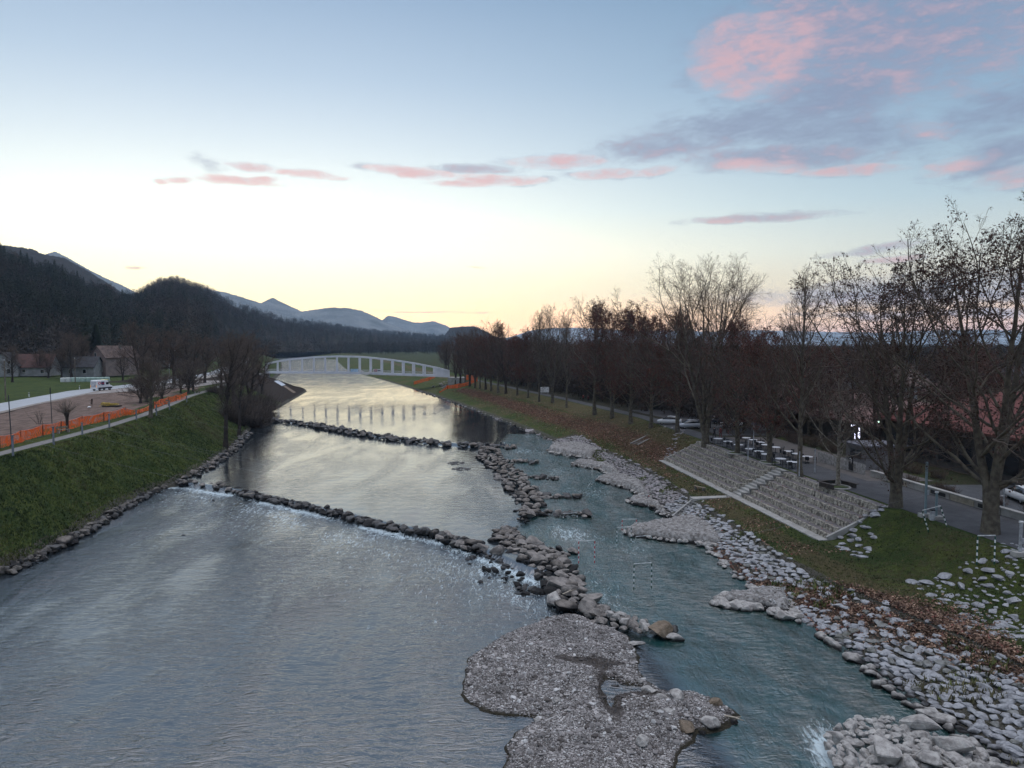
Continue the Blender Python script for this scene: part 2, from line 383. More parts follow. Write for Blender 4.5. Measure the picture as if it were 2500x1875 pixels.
def grid_mesh(name,X,Y,Z,m,smooth=True):
    r,c=X.shape; idx=np.arange(r*c).reshape(r,c)
    F=np.stack([idx[:-1,:-1],idx[:-1,1:],idx[1:,1:],idx[1:,:-1]],-1).reshape(-1,4)
    return mesh_np(name,np.stack([X,Y,Z],-1).reshape(-1,3),F,m,smooth)
# masks: dirt, litter, stones(gravel under riprap), dry, pave
PLg=PLf(GY)
def roadx(Y): return np.interp(Y,[-50,0,60,120,142,183,205,227,267,300,355,450,640,1000,9000],[-50,-62,-77,-90.5,-97,-107,-107,-107,-113,-120,-137,-165,-232,-375,-3650])
fz=fnz(GX,GY,.25,4,9)
dirt=((GX<PLg-4.2+.8*fz)&(GX>roadx(GY)+3)&(GY<262)).astype(float)*np.clip(1-((GX>PLg-7.5)&(fz>.1)),0,1)
emb=(GY>222)&(GY<345)&(GX<Lf(GY)+1)&(GX>-125)
dirt=np.where(emb,1,dirt)
offR=GX-Cf(GY)
# photo-side litter: reddish leaf band on the far right bank, brown drift near
offRel=(GX-Rf(GY))/np.maximum(Cf(GY)-Rf(GY),1)
lit=np.where((GY>100)&(GY<262),sst(1.15-np.abs(offRel-np.interp(GY,[105,125,160,262],[.62,.52,.45,.5]))/np.interp(GY,[105,150,262],[.26,.26,.14]))*np.interp(GY,[96,108],[0,1]),0)
lit=lit+np.where((GY>110)&(GY<262)&(offRel>.6)&(offR<1),.28,0)
lit=lit+np.where((GY<60)&(offR<-4),sst(1.4-np.abs(offR-LFC(GY))/LFW(GY)),0)
stone=np.where((GX>Rf(GY)-2)&(GX<np.maximum(Cf(GY)-RTo(GY),Rf(GY)+.8)+.3)&(GY<140),1.0,0)
stone=stone+np.where((GX<Lf(GY)+1)&(GX>Lf(GY)-1.6),.8,0)+np.where((GX>Rf(GY)-1)&(GX<Rf(GY)+1.4)&(GY>138)&(GY<400),.7,0)
dry=np.where((GX>Rf(GY))&(GX<Cf(GY)),np.clip(.48+.4*fz,0,1),np.clip(.15+.35*fz,0,1))
dry=np.where((offR>-5.5)&(offR<0)&(GY>105),np.clip(dry+.35,0,1),dry)
# worn trail along the berm
dry=np.where((np.abs(offR+np.interp(GY,[40,64,100],[9.6,9.2,8.8]))<1.0)&(GY<120),np.clip(dry+.35,0,1),dry)
town=np.where((offR>6)&(GX<3000),np.clip(.55+fz*.6,0,1),0); town=np.where((offR>2.5)&(GY>112)&(GY<262)&(GX<200),1,town)
mg=bpy.data.materials.new('ground'); mg.use_nodes=True; T=NT(mg.node_tree); T.n.clear()
pos=T.add('ShaderNodeNewGeometry').outputs['Position']
def A_(n): return T.add('ShaderNodeAttribute',attribute_name=n).outputs['Fac']
nA=T.noise(pos,.35,5,.6); nB=T.noise(pos,2.6,5,.65); nC=T.noise(pos,9,4,.7)
g1=T.mix(T.smooth(nA,.38,.62),(.038,.058,.018),(.075,.092,.024))
g1=T.mix(T.smooth(nB,.35,.7),g1,(.024,.042,.013))
g1=T.mix(T.m('MULTIPLY',T.smooth(nC,.5,.75),.5),g1,(.085,.095,.025))
dryc=T.mix(T.smooth(nC,.35,.65),(.12,.092,.05),(.07,.056,.032))
df=T.smooth(T.m('ADD',A_('dry'),T.m('MULTIPLY',T.m('SUBTRACT',nB,.5),1.1)),.35,.85)
c=T.mix(T.m('MULTIPLY',df,.8),g1,dryc)
dirtc=T.mix(T.smooth(T.noise(T.add('ShaderNodeMapping',{'Vector':pos,'Scale':(1.6,.35,1),'Rotation':(0,0,.22)}).outputs[0],.8,6,.6),.35,.65),(.20,.145,.12),(.105,.075,.062))
emf=T.smooth(A_('emb'),.2,.8); dirtc=T.mix(emf,dirtc,(.030,.022,.018))
c=T.mix(T.smooth(T.m('ADD',A_('dirt'),T.m('MULTIPLY',T.m('SUBTRACT',nB,.5),.7)),.4,.6),c,dirtc)
litc=T.mix(T.smooth(nC,.4,.6),(.14,.062,.048),(.05,.028,.02))
c=T.mix(T.m('MULTIPLY',T.smooth(T.m('ADD',A_('litter'),T.m('MULTIPLY',T.m('SUBTRACT',T.noise(pos,5,5,.7),.5),1.6)),.45,.8),.65),c,litc)
c=T.mix(T.smooth(T.m('ADD',A_('stone'),T.m('MULTIPLY',T.m('SUBTRACT',nB,.5),.9)),.45,.75),c,T.mix(T.smooth(nC,.4,.6),(.035,.035,.02),(.11,.10,.09)))
c=T.mix(A_('town'),c,T.mix(T.smooth(nB,.4,.6),(.045,.036,.03),(.022,.028,.014)))
bs=T.add('ShaderNodeBsdfPrincipled',{'Base Color':c,'Roughness':.95,'Specular IOR Level':.1})
b=T.add('ShaderNodeBump',{'Height':T.m('ADD',T.noise(pos,6,6,.75),T.m('MULTIPLY',nB,1.5)),'Strength':1.0,'Distance':.16})
T.l.new(b.outputs[0],bs.inputs['Normal']); T.add('ShaderNodeOutputMaterial',{0:bs.outputs[0]})
me=grid_mesh('ground',GX,GY,GZm,mg)
for nme,v in (('dirt',dirt),('emb',emb.astype(float)),('litter',lit),('stone',stone),('dry',dry),('town',town)): attr(me,nme,v.ravel())
o=link(bpy.data.objects.new('ground',me)); tag(o,None,None,kind='structure')

# ---------------------------------------------------------------- river
YW=np.concatenate([np.arange(8,118,.35),np.arange(118,200,.7),np.arange(200,420,3),np.arange(420,1250,14)])
tt=np.concatenate([np.linspace(0,.55,70,endpoint=False),np.linspace(.55,1,110)])
WX=Lf(YW)[:,None]-1.0+(Rf(YW)-Lf(YW)+2.0)[:,None]*tt[None,:]; WY=np.repeat(YW[:,None],len(tt),1)
WZ=wl(WX,WY)
chan=sst((WX-DVf(WY))/2.0)*(WY<150)                      # whitewater course
s1=side(W1,WX,WY); s2=side(W2,WX,WY)
left=1-sst((WX-DVf(WY)+1)/2.0)
# ripple strength: smooth upper pool, rippled middle, busy lower reach
rip=np.where(s2>0,.025,np.where(s1>0,.055,.19+.12*fnz(WX,WY,.25,3,3)+.06*fnz(WX,WY,.08,2,5)))*left+chan*(.30-sst((70-WY)/25)*.12)
rip=np.where((WY>300),np.clip((WY-300)/250,.06,.8),rip)
foam=left*(.35+.65*sst(fnz(WX,WY,.5,3,5)*1.5+.5))*(np.exp(-((s1+1.3)/.8)**2)*.62+np.exp(-((s1+4.5)/3.5)**2)*.30+np.exp(-((s2+1.6)/.9)**2)*.6+np.exp(-((s2+4)/3)**2)*.1)
foam+=left*(s1<0)*(.16+.27*np.exp(-((s1+10)/14)**2)+.14*fnz(WX,WY,.16,3,8)); foam+=left*(s1>0)*(s2<-4)*(.06+.10*fnz(WX,WY,.12,3,4))  # broad light flecks also painted here for the silvery water sheen
foam+=np.clip((WY-400)/200,0,.22)  # far reach whitened in colour, standing for reflected sky
for (fx,fy,fr,fa) in [(2050,1850,1.3,1.15),(2030,1800,1.3,.6),(2030,1760,1.6,.3),(1560,1300,3.0,.25),(1440,1300,4,.3),(1350,1290,3,.35),(1310,1110,4,.5),(1260,1105,3,.35),(1450,1150,4,.45),(1400,1200,4,.4),(1480,1210,4,.35),(1440,1400,3,.45),(1500,1470,2.5,.5),(1400,1310,2.5,.35),(1760,1480,1.0,.6),(1560,1350,3.0,.4),(1720,1360,1.2,.4),(1810,1570,1.2,.35),(1360,1150,3,.4),(1330,1165,3,.3),(1700,1560,1.5,.2)]:
    px_,py_,_=P(fx,fy,.2); foam+=fa*np.exp(-(((WX-px_)**2+((WY-py_)/1.6)**2)/fr**2))*(.3+.7*chan)
WZ=WZ+chan*(.055*fnz(WX,WY,1.6,3,4)+.06*foam*fnz(WX,WY,3.0,2,8))+left*np.where(s2>0,0,.012)*fnz(WX,WY,2.5,2,1)
WZ=WZ+left*(np.exp(-((s1+3)/3)**2))*.05*fnz(WX,WY,2.2,3,6)
mw=bpy.data.materials.new('river_water'); mw.use_nodes=True; T=NT(mw.node_tree); T.n.clear()
pos=T.add('ShaderNodeNewGeometry').outputs['Position']
ripA=T.add('ShaderNodeAttribute',attribute_name='ripple').outputs['Fac']
chA=T.add('ShaderNodeAttribute',attribute_name='channel').outputs['Fac']
foA=T.add('ShaderNodeAttribute',attribute_name='foam').outputs['Fac']
mp1=T.add('ShaderNodeMapping',{'Vector':pos,'Scale':(.55,1.25,1),'Rotation':(0,0,.25)}).outputs[0]
mp2=T.add('ShaderNodeMapping',{'Vector':pos,'Scale':(1.2,.35,1),'Rotation':(0,0,.15)}).outputs[0]
h1=T.m('MULTIPLY_ADD',T.m('ABSOLUTE',T.m('SUBTRACT',T.noise(mp1,1.5,4,.6,.9),.5)),-2.4,1.0); h2=T.noise(mp1,7.0,3,.6,.4); h3=T.noise(mp2,.22,3,.5,.5); h4=T.noise(mp2,2.4,5,.62,1.6)
patch=T.smooth(h3,.3,.7)
hh=T.m('MULTIPLY',T.m('ADD',h1,T.m('MULTIPLY',h2,.30)),T.m('MULTIPLY_ADD',patch,1.15,.30))
hh=T.m('ADD',hh,T.m('MULTIPLY',T.m('MULTIPLY',h4,chA),1.2))
hgt=T.m('MULTIPLY',hh,ripA)
bump=T.add('ShaderNodeBump',{'Height':hgt,'Strength':1.0,'Distance':.30})
deep=(.016,.021,.025); teal=T.mix(T.smooth(T.noise(mp2,.45,4,.6,.8),.35,.68),(.012,.048,.047),(.022,.034,.026))
teal=T.mix(T.m('MULTIPLY',T.smooth(h4,.5,.72),.35),teal,(.05,.13,.125))
basec=T.mix(chA,deep,teal)
fm=T.smooth(T.m('ADD',foA,T.m('MULTIPLY',T.m('SUBTRACT',T.noise(mp2,3.2,6,.7,1.2),.5),2.6)),.55,1.25)
fm=T.m('MULTIPLY',fm,.8)
dark=T.add('ShaderNodeBsdfPrincipled',{'Base Color':basec,'Roughness':.06,'IOR':2.35,'Specular IOR Level':.52,'Normal':bump.outputs[0]})
T.l.new(T.m('MULTIPLY_ADD',ripA,.05,.02),dark.inputs['Roughness'])
fo=T.add('ShaderNodeBsdfPrincipled',{'Base Color':(.50,.60,.64,1),'Roughness':.6,'Normal':bump.outputs[0]})
ms=T.add('ShaderNodeMixShader',{0:fm,1:dark.outputs[0],2:fo.outputs[0]})
T.add('ShaderNodeOutputMaterial',{0:ms.outputs[0]})
me=grid_mesh('river_water',WX,WY,WZ,mw)
attr(me,'ripple',rip.ravel()); attr(me,'channel',chan.ravel()); attr(me,'foam',foam.ravel())
o=link(bpy.data.objects.new('river_water',me)); tag(o,None,None,kind='structure')

# ---------------------------------------------------------------- hills and mountains
mh=bpy.data.materials.new('wooded_hill'); mh.use_nodes=True; T=NT(mh.node_tree); T.n.clear()
pos=T.add('ShaderNodeNewGeometry').outputs['Position']
vo=T.add('ShaderNodeTexVoronoi',{'Vector':pos,'Scale':.12})
cc=T.ramp(T.noise(pos,.02,5,.65),[(0.3,(.020,.026,.016)),(.5,(.034,.030,.022)),(.7,(.014,.022,.014))])
cc=T.mix(T.smooth(T.noise(pos,.10,3,.6),.4,.6),cc,(.045,.034,.028))
bs=T.add('ShaderNodeBsdfPrincipled',{'Base Color':cc,'Roughness':1,'Specular IOR Level':0})
b=T.add('ShaderNodeBump',{'Height':vo.outputs['Distance'],'Strength':1.0,'Distance':-6.0}); T.l.new(b.outputs[0],bs.inputs['Normal'])
T.add('ShaderNodeOutputMaterial',{0:bs.outputs[0]})
mh2=mat('snow_dusted_range',(.34,.37,.40),1,scale=.004,col2=(.16,.19,.21),stretch='world',spec=0)  # pale tone painted for both snow and distance haze
mh3=mat('distant_wood',(.20,.22,.23),1,scale=.01,col2=(.12,.14,.15),stretch='world',spec=0)  # wood tone paled in colour, standing for haze over the ranges
def ridge(name,px,Dr,Df,Db,z0,rough,ncol=220,nrow=40,jag=0,p=.8,extend=True):
    """px skyline pixels; Dr list of ridge depth per point; Df foot depth; Db back foot"""
    xs=np.array([q[0] for q in px],float); ys=np.array([q[1] for q in px],float)
    xx=np.linspace(xs[0],xs[-1],ncol); yy=np.interp(xx,xs,ys)
    dr=np.interp(xx,xs,Dr); df=np.interp(xx,xs,Df); db=np.interp(xx,xs,Db)
    az_=(xx-1250)/FPX
    zr=CAMZ+(HY-yy)/FPX*dr
    t=np.linspace(0,1,nrow)
    tb=np.linspace(0,1,12)[1:]
    X=[];Y=[];Z=[]
    for k in t:
        D=df+(dr-df)*k
        h=z0+(zr-z0)*(k**p)
        n=rough*(zr-z0)*fnz(az_*D*1.0,D,2*math.pi/np.mean(dr)*6,5,3)*math.sin(math.pi*k)
        X.append(az_*D);Y.append(D);Z.append(h+n)
    for k in tb:
        D=dr+(db-dr)*k; X.append(az_*D);Y.append(D);Z.append(z0-3+(zr-z0+3)*(1-k)**1.2)
    X=np.array(X);Y=np.array(Y);Z=np.array(Z)
    if jag: 
        r0=rng.uniform(-1,1,X.shape)*jag; Z=Z+r0
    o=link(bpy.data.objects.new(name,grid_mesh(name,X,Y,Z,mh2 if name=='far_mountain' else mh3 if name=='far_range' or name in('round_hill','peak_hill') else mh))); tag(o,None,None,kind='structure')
    return (xx,df,dr,zr,z0,p,X[:nrow],Y[:nrow],Z[:nrow])
HTOP=[(-420,480),(-200,540),(0,592),(16,607),(47,616),(63,622),(95,640),(127,638),(158,650),(190,666),(215,688),(253,690),(272,696),(294,716),(332,709),(364,693),(395,679),(433,675),(459,684),(506,699),(538,712),(585,734),(633,750),(700,772),(800,784),(900,800),(1000,808),(1080,814),(1180,824)]
HDR_=[430,490,580,600,620,630,650,670,690,720,760,800,820,850,900,950,1000,1040,1070,1120,1180,1280,1400,1650,2000,2300,2600,2800,3000]
HILL=ridge('forested_hill',[(x,y+(13.5 if x<345 or x>530 else 17)*FPX/d) for (x,y),d in zip(HTOP,HDR_)],HDR_,[270+(0 if i<8 else (i-8)*8 if i<20 else 420+(i-20)*90) for i in range(29)],[1500]*13+[2200]*9+[4200]*7,8,.10,ncol=260,nrow=46)
ridge('middle_hill',[(-300,560),(60,606),(95,612),(110,622),(160,630),(190,645),(230,668),(262,688),(300,712),(330,726),(380,745),(520,800)],[1700]*12,[900]*12,[2600]*12,10,.08,jag=1.6)
ridge('peak_hill',[(60,640),(110,626),(143,616),(175,631),(215,655),(260,678),(305,698),(335,714),(400,740),(520,790)],[2600]*10,[1700]*10,[3600]*10,10,.06,jag=1.5)
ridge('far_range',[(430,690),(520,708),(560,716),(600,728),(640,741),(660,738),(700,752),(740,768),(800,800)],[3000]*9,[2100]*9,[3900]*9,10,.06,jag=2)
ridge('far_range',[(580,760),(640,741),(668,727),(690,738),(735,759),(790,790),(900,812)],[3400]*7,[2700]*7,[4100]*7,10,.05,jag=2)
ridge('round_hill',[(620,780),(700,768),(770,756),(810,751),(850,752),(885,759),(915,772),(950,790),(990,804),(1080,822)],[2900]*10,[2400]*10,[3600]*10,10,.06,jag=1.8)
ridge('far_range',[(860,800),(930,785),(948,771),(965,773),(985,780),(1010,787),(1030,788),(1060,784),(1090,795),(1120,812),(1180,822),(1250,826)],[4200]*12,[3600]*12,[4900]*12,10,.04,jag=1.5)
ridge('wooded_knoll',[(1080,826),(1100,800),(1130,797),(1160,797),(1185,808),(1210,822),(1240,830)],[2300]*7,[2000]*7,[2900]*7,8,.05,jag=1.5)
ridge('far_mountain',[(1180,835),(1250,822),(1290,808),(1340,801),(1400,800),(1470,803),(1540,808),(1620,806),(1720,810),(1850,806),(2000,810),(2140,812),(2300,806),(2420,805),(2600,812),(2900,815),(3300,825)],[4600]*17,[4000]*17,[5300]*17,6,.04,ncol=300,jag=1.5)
# haze: the evening air of the valley
hz=bpy.data.materials.new('haze'); hz.use_nodes=True; T=NT(hz.node_tree); T.n.clear()
pv=T.add('ShaderNodeVolumePrincipled',{'Color':(.50,.70,.95,1),'Density':0.00009,'Anisotropy':0.1})
T.add('ShaderNodeOutputMaterial',{1:pv.outputs[0]})
mb=MB(); mb.box((0,300,198.5),(10900,11000,403)); 
if HAZE:
    ho=mb.build('haze',hz); tag(ho,'thin blue evening haze filling the valley','haze',kind='stuff')
# ================================================================ STONES
def ico(sub):
    import bmesh
    bm=bmesh.new(); bmesh.ops.create_icosphere(bm,subdivisions=sub,radius=1.0)
    V=np.array([v.co[:] for v in bm.verts]); F=np.array([[v.index for v in f.verts] for f in bm.faces]); bm.free(); return V,F
ICO={k:ico(k) for k in (1,2,3)}
def rock_geo(seed,sub=2,flat=.7,sharp=1.0):
    r=np.random.default_rng(seed); V,F=ICO[sub]; V=V.copy()
    for i in range(12):                                   # broken faces
        n=r.normal(size=3); n/=np.linalg.norm(n); d=r.uniform(.38,.78)
        s=V@n; V=V-np.outer(np.maximum(s-d,0)*.93*sharp,n)
    a=r.uniform(0,9,3)
    for f_,am in ((2.2,.10),(5.0,.045),(11,.018)):
        V=V*(1+am*.55*(np.sin(V[:,0]*f_+a[0])*np.sin(V[:,1]*f_*1.1+a[1])+np.sin(V[:,2]*f_*1.2+a[2]))[:,None])
    V=V*np.array([1,r.uniform(.65,.9),flat*r.uniform(.8,1.1)])
    V/=np.abs(V[:,:2]).max()
    return V,F
M_boul=mat('boulder_limestone',(.26,.235,.215),.85,scale=1.6,bump=.9,bscale=5,col2=(.105,.095,.088),wet=.22)
M_boulw=mat('boulder_wet',(.060,.054,.050),.5,scale=1.8,bump=.8,bscale=5,col2=(.022,.020,.019),wet=.30,spec=.5)
M_boulm=mat('boulder_mid',(.20,.175,.155),.8,scale=1.6,bump=.9,bscale=5,col2=(.075,.066,.058),wet=.7)
M_pale=mat('boulder_pale',(.42,.40,.375),.85,scale=2.2,bump=1,bscale=6,col2=(.21,.195,.185),wet=.15)
M_brown=mat('boulder_brown',(.20,.155,.115),.85,scale=2.0,bump=.9,bscale=6,col2=(.10,.075,.05),wet=.2)
M_rip=mat('riprap_limestone',(.36,.365,.38),.88,scale=1.9,bump=.9,bscale=6,col2=(.19,.19,.20),wet=.05)
M_rip2=mat('riprap_far',(.31,.285,.29),.88,scale=2.4,bump=.9,bscale=6,col2=(.15,.14,.14),wet=.5)
M_rip3=mat('riprap_stained',(.22,.22,.215),.9,scale=1.9,bump=.9,bscale=6,col2=(.10,.10,.085),wet=.05)
M_bankst=mat('bank_stone',(.16,.145,.13),.85,scale=1.8,bump=.8,bscale=6,col2=(.05,.045,.04),wet=.1)
NV=14
GEO2=[rock_geo(100+i,2,.62) for i in range(NV)]; GEO3=[rock_geo(200+i,3,.66) for i in range(NV)]; GEO1=[rock_geo(300+i,1,.6) for i in range(6)]
STONES=[]   # dict(kind,pos,size,rz,var,mat,label,group,tilt,flat)
def stone(kind,x,y,z,size,mt,label,group,flat=1.0,cat=None,force=False,rz=None,asp=1.0):
    STONES.append(dict(kind=kind,p=(x,y,z),s=size*(.84 if kind=='boulder' else 1),rz=rng.uniform(0,6.28) if rz is None else rz,v=int(rng.integers(NV)),m=mt,label=label,group=group,flat=flat,tx=rng.normal(0,.12),ty=rng.normal(0,.12),force=force,asp=asp))
def scatter_line(px,n,width,smin,smax,mt,label,group,kind='boulder',zoff=0.0,zabs=None,sk=1.4,gap=.62,flat=1.0,tries=30,edge=0):
    """stones along a pixel polyline (x,y,z)"""
    W=np.array([P(*q) for q in px]); seg=np.linalg.norm(np.diff(W[:,:2],axis=0),axis=1); cum=np.r_[0,np.cumsum(seg)]
    done=[]
    for i in range(n):
        for t in range(tries):
            u=rng.uniform(0,cum[-1]); k=min(len(seg)-1,int(np.searchsorted(cum,u,side='right')-1)); f=(u-cum[k])/seg[k]
            w_=np.interp(u,cum,width) if not np.isscalar(width) else width
            d=(W[k+1,:2]-W[k,:2])/seg[k]; nrm=np.array([-d[1],d[0]])
            q=W[k,:2]*(1-f)+W[k+1,:2]*f+nrm*rng.uniform(-1,1)*w_
            s=smin+(smax-smin)*rng.random()**sk
            if all((q[0]-a)**2+(q[1]-b)**2>((s+c)*gap)**2 for a,b,c in done): break
        else: continue
        done.append((q[0],q[1],s))
        z0=W[k,2]*(1-f)+W[k+1,2]*f
        hump=(1-abs(np.dot(q-(W[k,:2]*(1-f)+W[k+1,:2]*f),nrm))/max(w_,.3))*.35*min(1,w_/1.2)
        m_=mt[int(rng.integers(len(mt)))] if isinstance(mt,list) else mt
        stone(kind,q[0],q[1],z0+zoff+hump+s*.12,s,m_,label,group,flat)
    return done
# weirs
G1='dark boulders of the near weir'; G2='dark boulders of the far weir'
w1px=[(395,1178,.25),(470,1183,.2),(560,1196,.2),(590,1203,.15),(700,1228,.15),(800,1250,.15),(900,1275,.15),(990,1295,.15),(1060,1305,.15),(1120,1325,.15),(1165,1342,.15)]
scatter_line([(395,1172,.3),(440,1180,.3),(500,1184,.25),(590,1200,.2)],20,.9,.45,1.15,[M_boul,M_boulm,M_bankst],'brownish boulder where the near weir meets the grassy left bank','boulders at the bank end of the near weir')
scatter_line(w1px[3:],150,[.75]*8,.4,.95,[M_boulw,M_boulw,M_boulm],'dark wet boulder in the near weir crossing the river in front',G1,zoff=-.02,gap=.42)
scatter_line([(1050,1300,.2),(1100,1318,.2),(1168,1345,.2)],14,.9,.6,1.1,[M_boulm,M_boul],'brown-grey boulder where the near weir joins the central rock wall','boulders at the wall end of the near weir')
w2px=[(628,1022,.65),(700,1030,.6),(780,1041,.6),(860,1057,.6),(950,1070,.6),(1040,1080,.6),(1130,1088,.6),(1200,1092,.6),(1252,1096,.65)]
scatter_line(w2px,190,[1.5,1.6,1.6,1.7,1.7,1.8,1.8,1.7,1.2],.45,1.25,[M_boulw,M_boulw,M_boulw,M_boulm],'dark wet boulder in the far weir below the bridge',G2,zoff=-.05,gap=.42)
# central divider wall and its spurs
GD='boulders of the central rock wall'
scatter_line(DIVPX[:7],170,[1.6,2.0,2.2,2.0,1.7,1.6,1.2],.35,1.15,[M_boul,M_boulm,M_boulm],'brown-grey boulder in the upstream half of the central rock wall',GD+', upstream half',zoff=.05,gap=.42,flat=.85)
scatter_line(DIVPX[7:10],55,[1.2,1.5,2.0],.35,1.15,[M_boul,M_boulm],'boulder in the middle of the central rock wall',GD+', middle',zoff=.1,gap=.42,flat=.85)
scatter_line(DIVPX[9:],125,[2.2,2.0,1.6,1.2,1.1,1.2],.32,1.25,[M_boul,M_boulm,M_boul],'large grey-brown boulder in the downstream half of the central rock wall',GD+', downstream half',zoff=.12,gap=.42,flat=.85)
scatter_line([(1165,1335,.15),(1185,1365,.05),(1215,1395,0),(1250,1400,0),(1260,1440,0),(1330,1455,0)],46,[.9,1.4,1.6,1.3,1.0,.5],.22,.6,[M_boulm,M_boulw],'small dark stone in the rubble on the left edge of the central rock wall','small rubble left of the central rock wall',zoff=-.12,gap=.5)
for px,wd,n in (([(1235,1128,.5),(1270,1128,.5),(1312,1132,.5)],.6,14),([(1270,1165,.4),(1310,1168,.4),(1362,1170,.4)],.55,16),([(1300,1215,.3),(1350,1214,.3),(1418,1214,.3)],.6,20),
                ([(1270,1255,.3),(1330,1254,.3),(1385,1257,.3),(1432,1260,.3)],.75,22),([(1340,1350,.1),(1380,1348,.1),(1400,1355,.1)],.7,9)):
    scatter_line(px,n,wd,.4,1.0,[M_boul,M_boulm,M_boulw],'boulder in a short spur jutting from the central rock wall into the channel','boulders of the short wall spurs',zoff=.02,gap=.5)
scatter_line([(1455,1500,.1),(1500,1517,.1),(1560,1535,.1),(1620,1550,.1)],26,[.9,.9,1.0,1.0],.4,.95,[M_pale,M_boul,M_boul],'pale boulder at the downstream tip of the central rock wall, above the gravel island','pale boulders at the tip of the wall',zoff=.1,gap=.55)
stone('boulder',*P(1614,1537,.45),1.25,M_brown,'large brown boulder on the tip of the rock wall, beside the channel',None,force=True,rz=.4)
stone('boulder',*P(1642,1540,.25),.62,M_boulw,'wet black boulder at the very tip of the rock wall',None,force=True,rz=1)
stone('boulder',*P(1645,1556,.18),.85,M_pale,'long pale flat boulder pointing into the channel from the wall tip',None,force=True,rz=-.1,asp=.5,flat=.6)
stone('boulder',*P(1556,1571,.2),.95,M_pale,'long pale slab at the right shoulder of the gravel island',None,force=True,rz=-.2,asp=.4,flat=.5)
for px,py,s,l,m_ in ((1366,1428,1.5,'very large grey boulder bedded in the downstream rock wall',M_boul),(1310,1370,1.2,'big rounded boulder leaning on the wide part of the rock wall',M_boul),(1212,1345,1.1,'tall pointed boulder near the upstream end of the wide rock wall',M_boul),(1292,1326,1.35,'broad flat-topped boulder at the head of the wide rock wall',M_boul),(1378,1480,1.2,'mottled boulder with dark underside touching the island head',M_boulm),(1352,1462,1.1,'pale cracked boulder on the left edge of the wall above the island',M_pale),(1430,1485,1.25,'rounded brown-grey boulder at the top of the gravel island',M_boul),
                     (1369,1386,1.15,'dark wet brown boulder facing the channel',M_boulm),(1248,1308,.95,'rounded boulder standing alone at the gap in the rock wall',M_boul),(1170,1326,.9,'round boulder at the last step of the near weir',M_boulm)):
    stone('boulder',*P(px,py,.45),s,m_,l,None,force=True)
for px,py,s,l,m_ in ((1143,1367,.38,'small black stone standing in water left of the rock wall',M_boulw),(1147,1377,.3,'smaller black stone just below another in the left pool',M_boulw),(1172,1422,.32,'lone black stone off the rubble edge, left of the wall',M_boulw),(1196,1411,.3,'black stone awash beside the rubble shore',M_boulw),(1232,1423,.28,'tiny dark stone awash below the rubble',M_boulw),
                     (446,1307,.33,'lone dark stone breaking the surface of the left river reach',M_boulw),(520,1222,.25,'small dark stone just below the near weir',M_boulw)):
    stone('boulder',*P(px,py,.0),s,m_,l,None,force=True)
for px,py,l in ((1113,1131,'dark patch of reeds and stones in the middle pool, upper one'),(1125,1145,'dark patch of reeds and stones in the middle pool, lower one')):
    e=P(px,py,.4)
    g_=MB(); 
    for k in range(26):
        V,F=GEO1[k%6]; a=rng.uniform(0,6.28); r_=rng.uniform(0,1)**.5
        g_.raw(V*rng.uniform(.18,.42)*np.array([1.2,1,.5])+np.array([1.25*r_*math.cos(a),1.5*r_*math.sin(a),.0])+np.array(e),F)
    tag(g_.build('stone_patch',M_boulw),l,'stone patch',kind='stuff')
# left bank toe
for (a,b,wd,n,smin,smax) in (([(0,1400,.1),(100,1358,.1),(200,1303,.1),(300,1240,.1),(395,1188,.1)],0,.8,190,.2,.7),([(430,1185,.5),(520,1133,.5),(575,1094,.5),(606,1056,.9)],0,.9,110,.25,.75)):
    scatter_line(a,n,wd,smin,smax,[M_bankst,M_boulm,M_boulw],'grey stone in the rough edging along the foot of the left bank','stones along the foot of the left bank',kind='bank_stone',gap=.5,zoff=.0)
stone('boulder',*P(160,1320,.6),1.0,M_boulm,'big grey boulder at the water edge of the left bank, near the photo edge',None,force=True,flat=.8)
# far right edge stones
for k in range(150):
    y=rng.uniform(140,290); x=float(Rf(y))+rng.uniform(-.4,1.0); stone('bank_stone',x,y,wl(x,y)+.08,rng.uniform(.25,.6),M_bankst if rng.random()<.6 else M_rip2,'small stone in the kerb-like edging of the far right bank','stones edging the far right bank')
stone('boulder',*P(1293,1053,.9),1.7,M_rip2,'flat pale boulder at the water edge where the pool narrows',None,force=True,flat=.5,rz=.2)
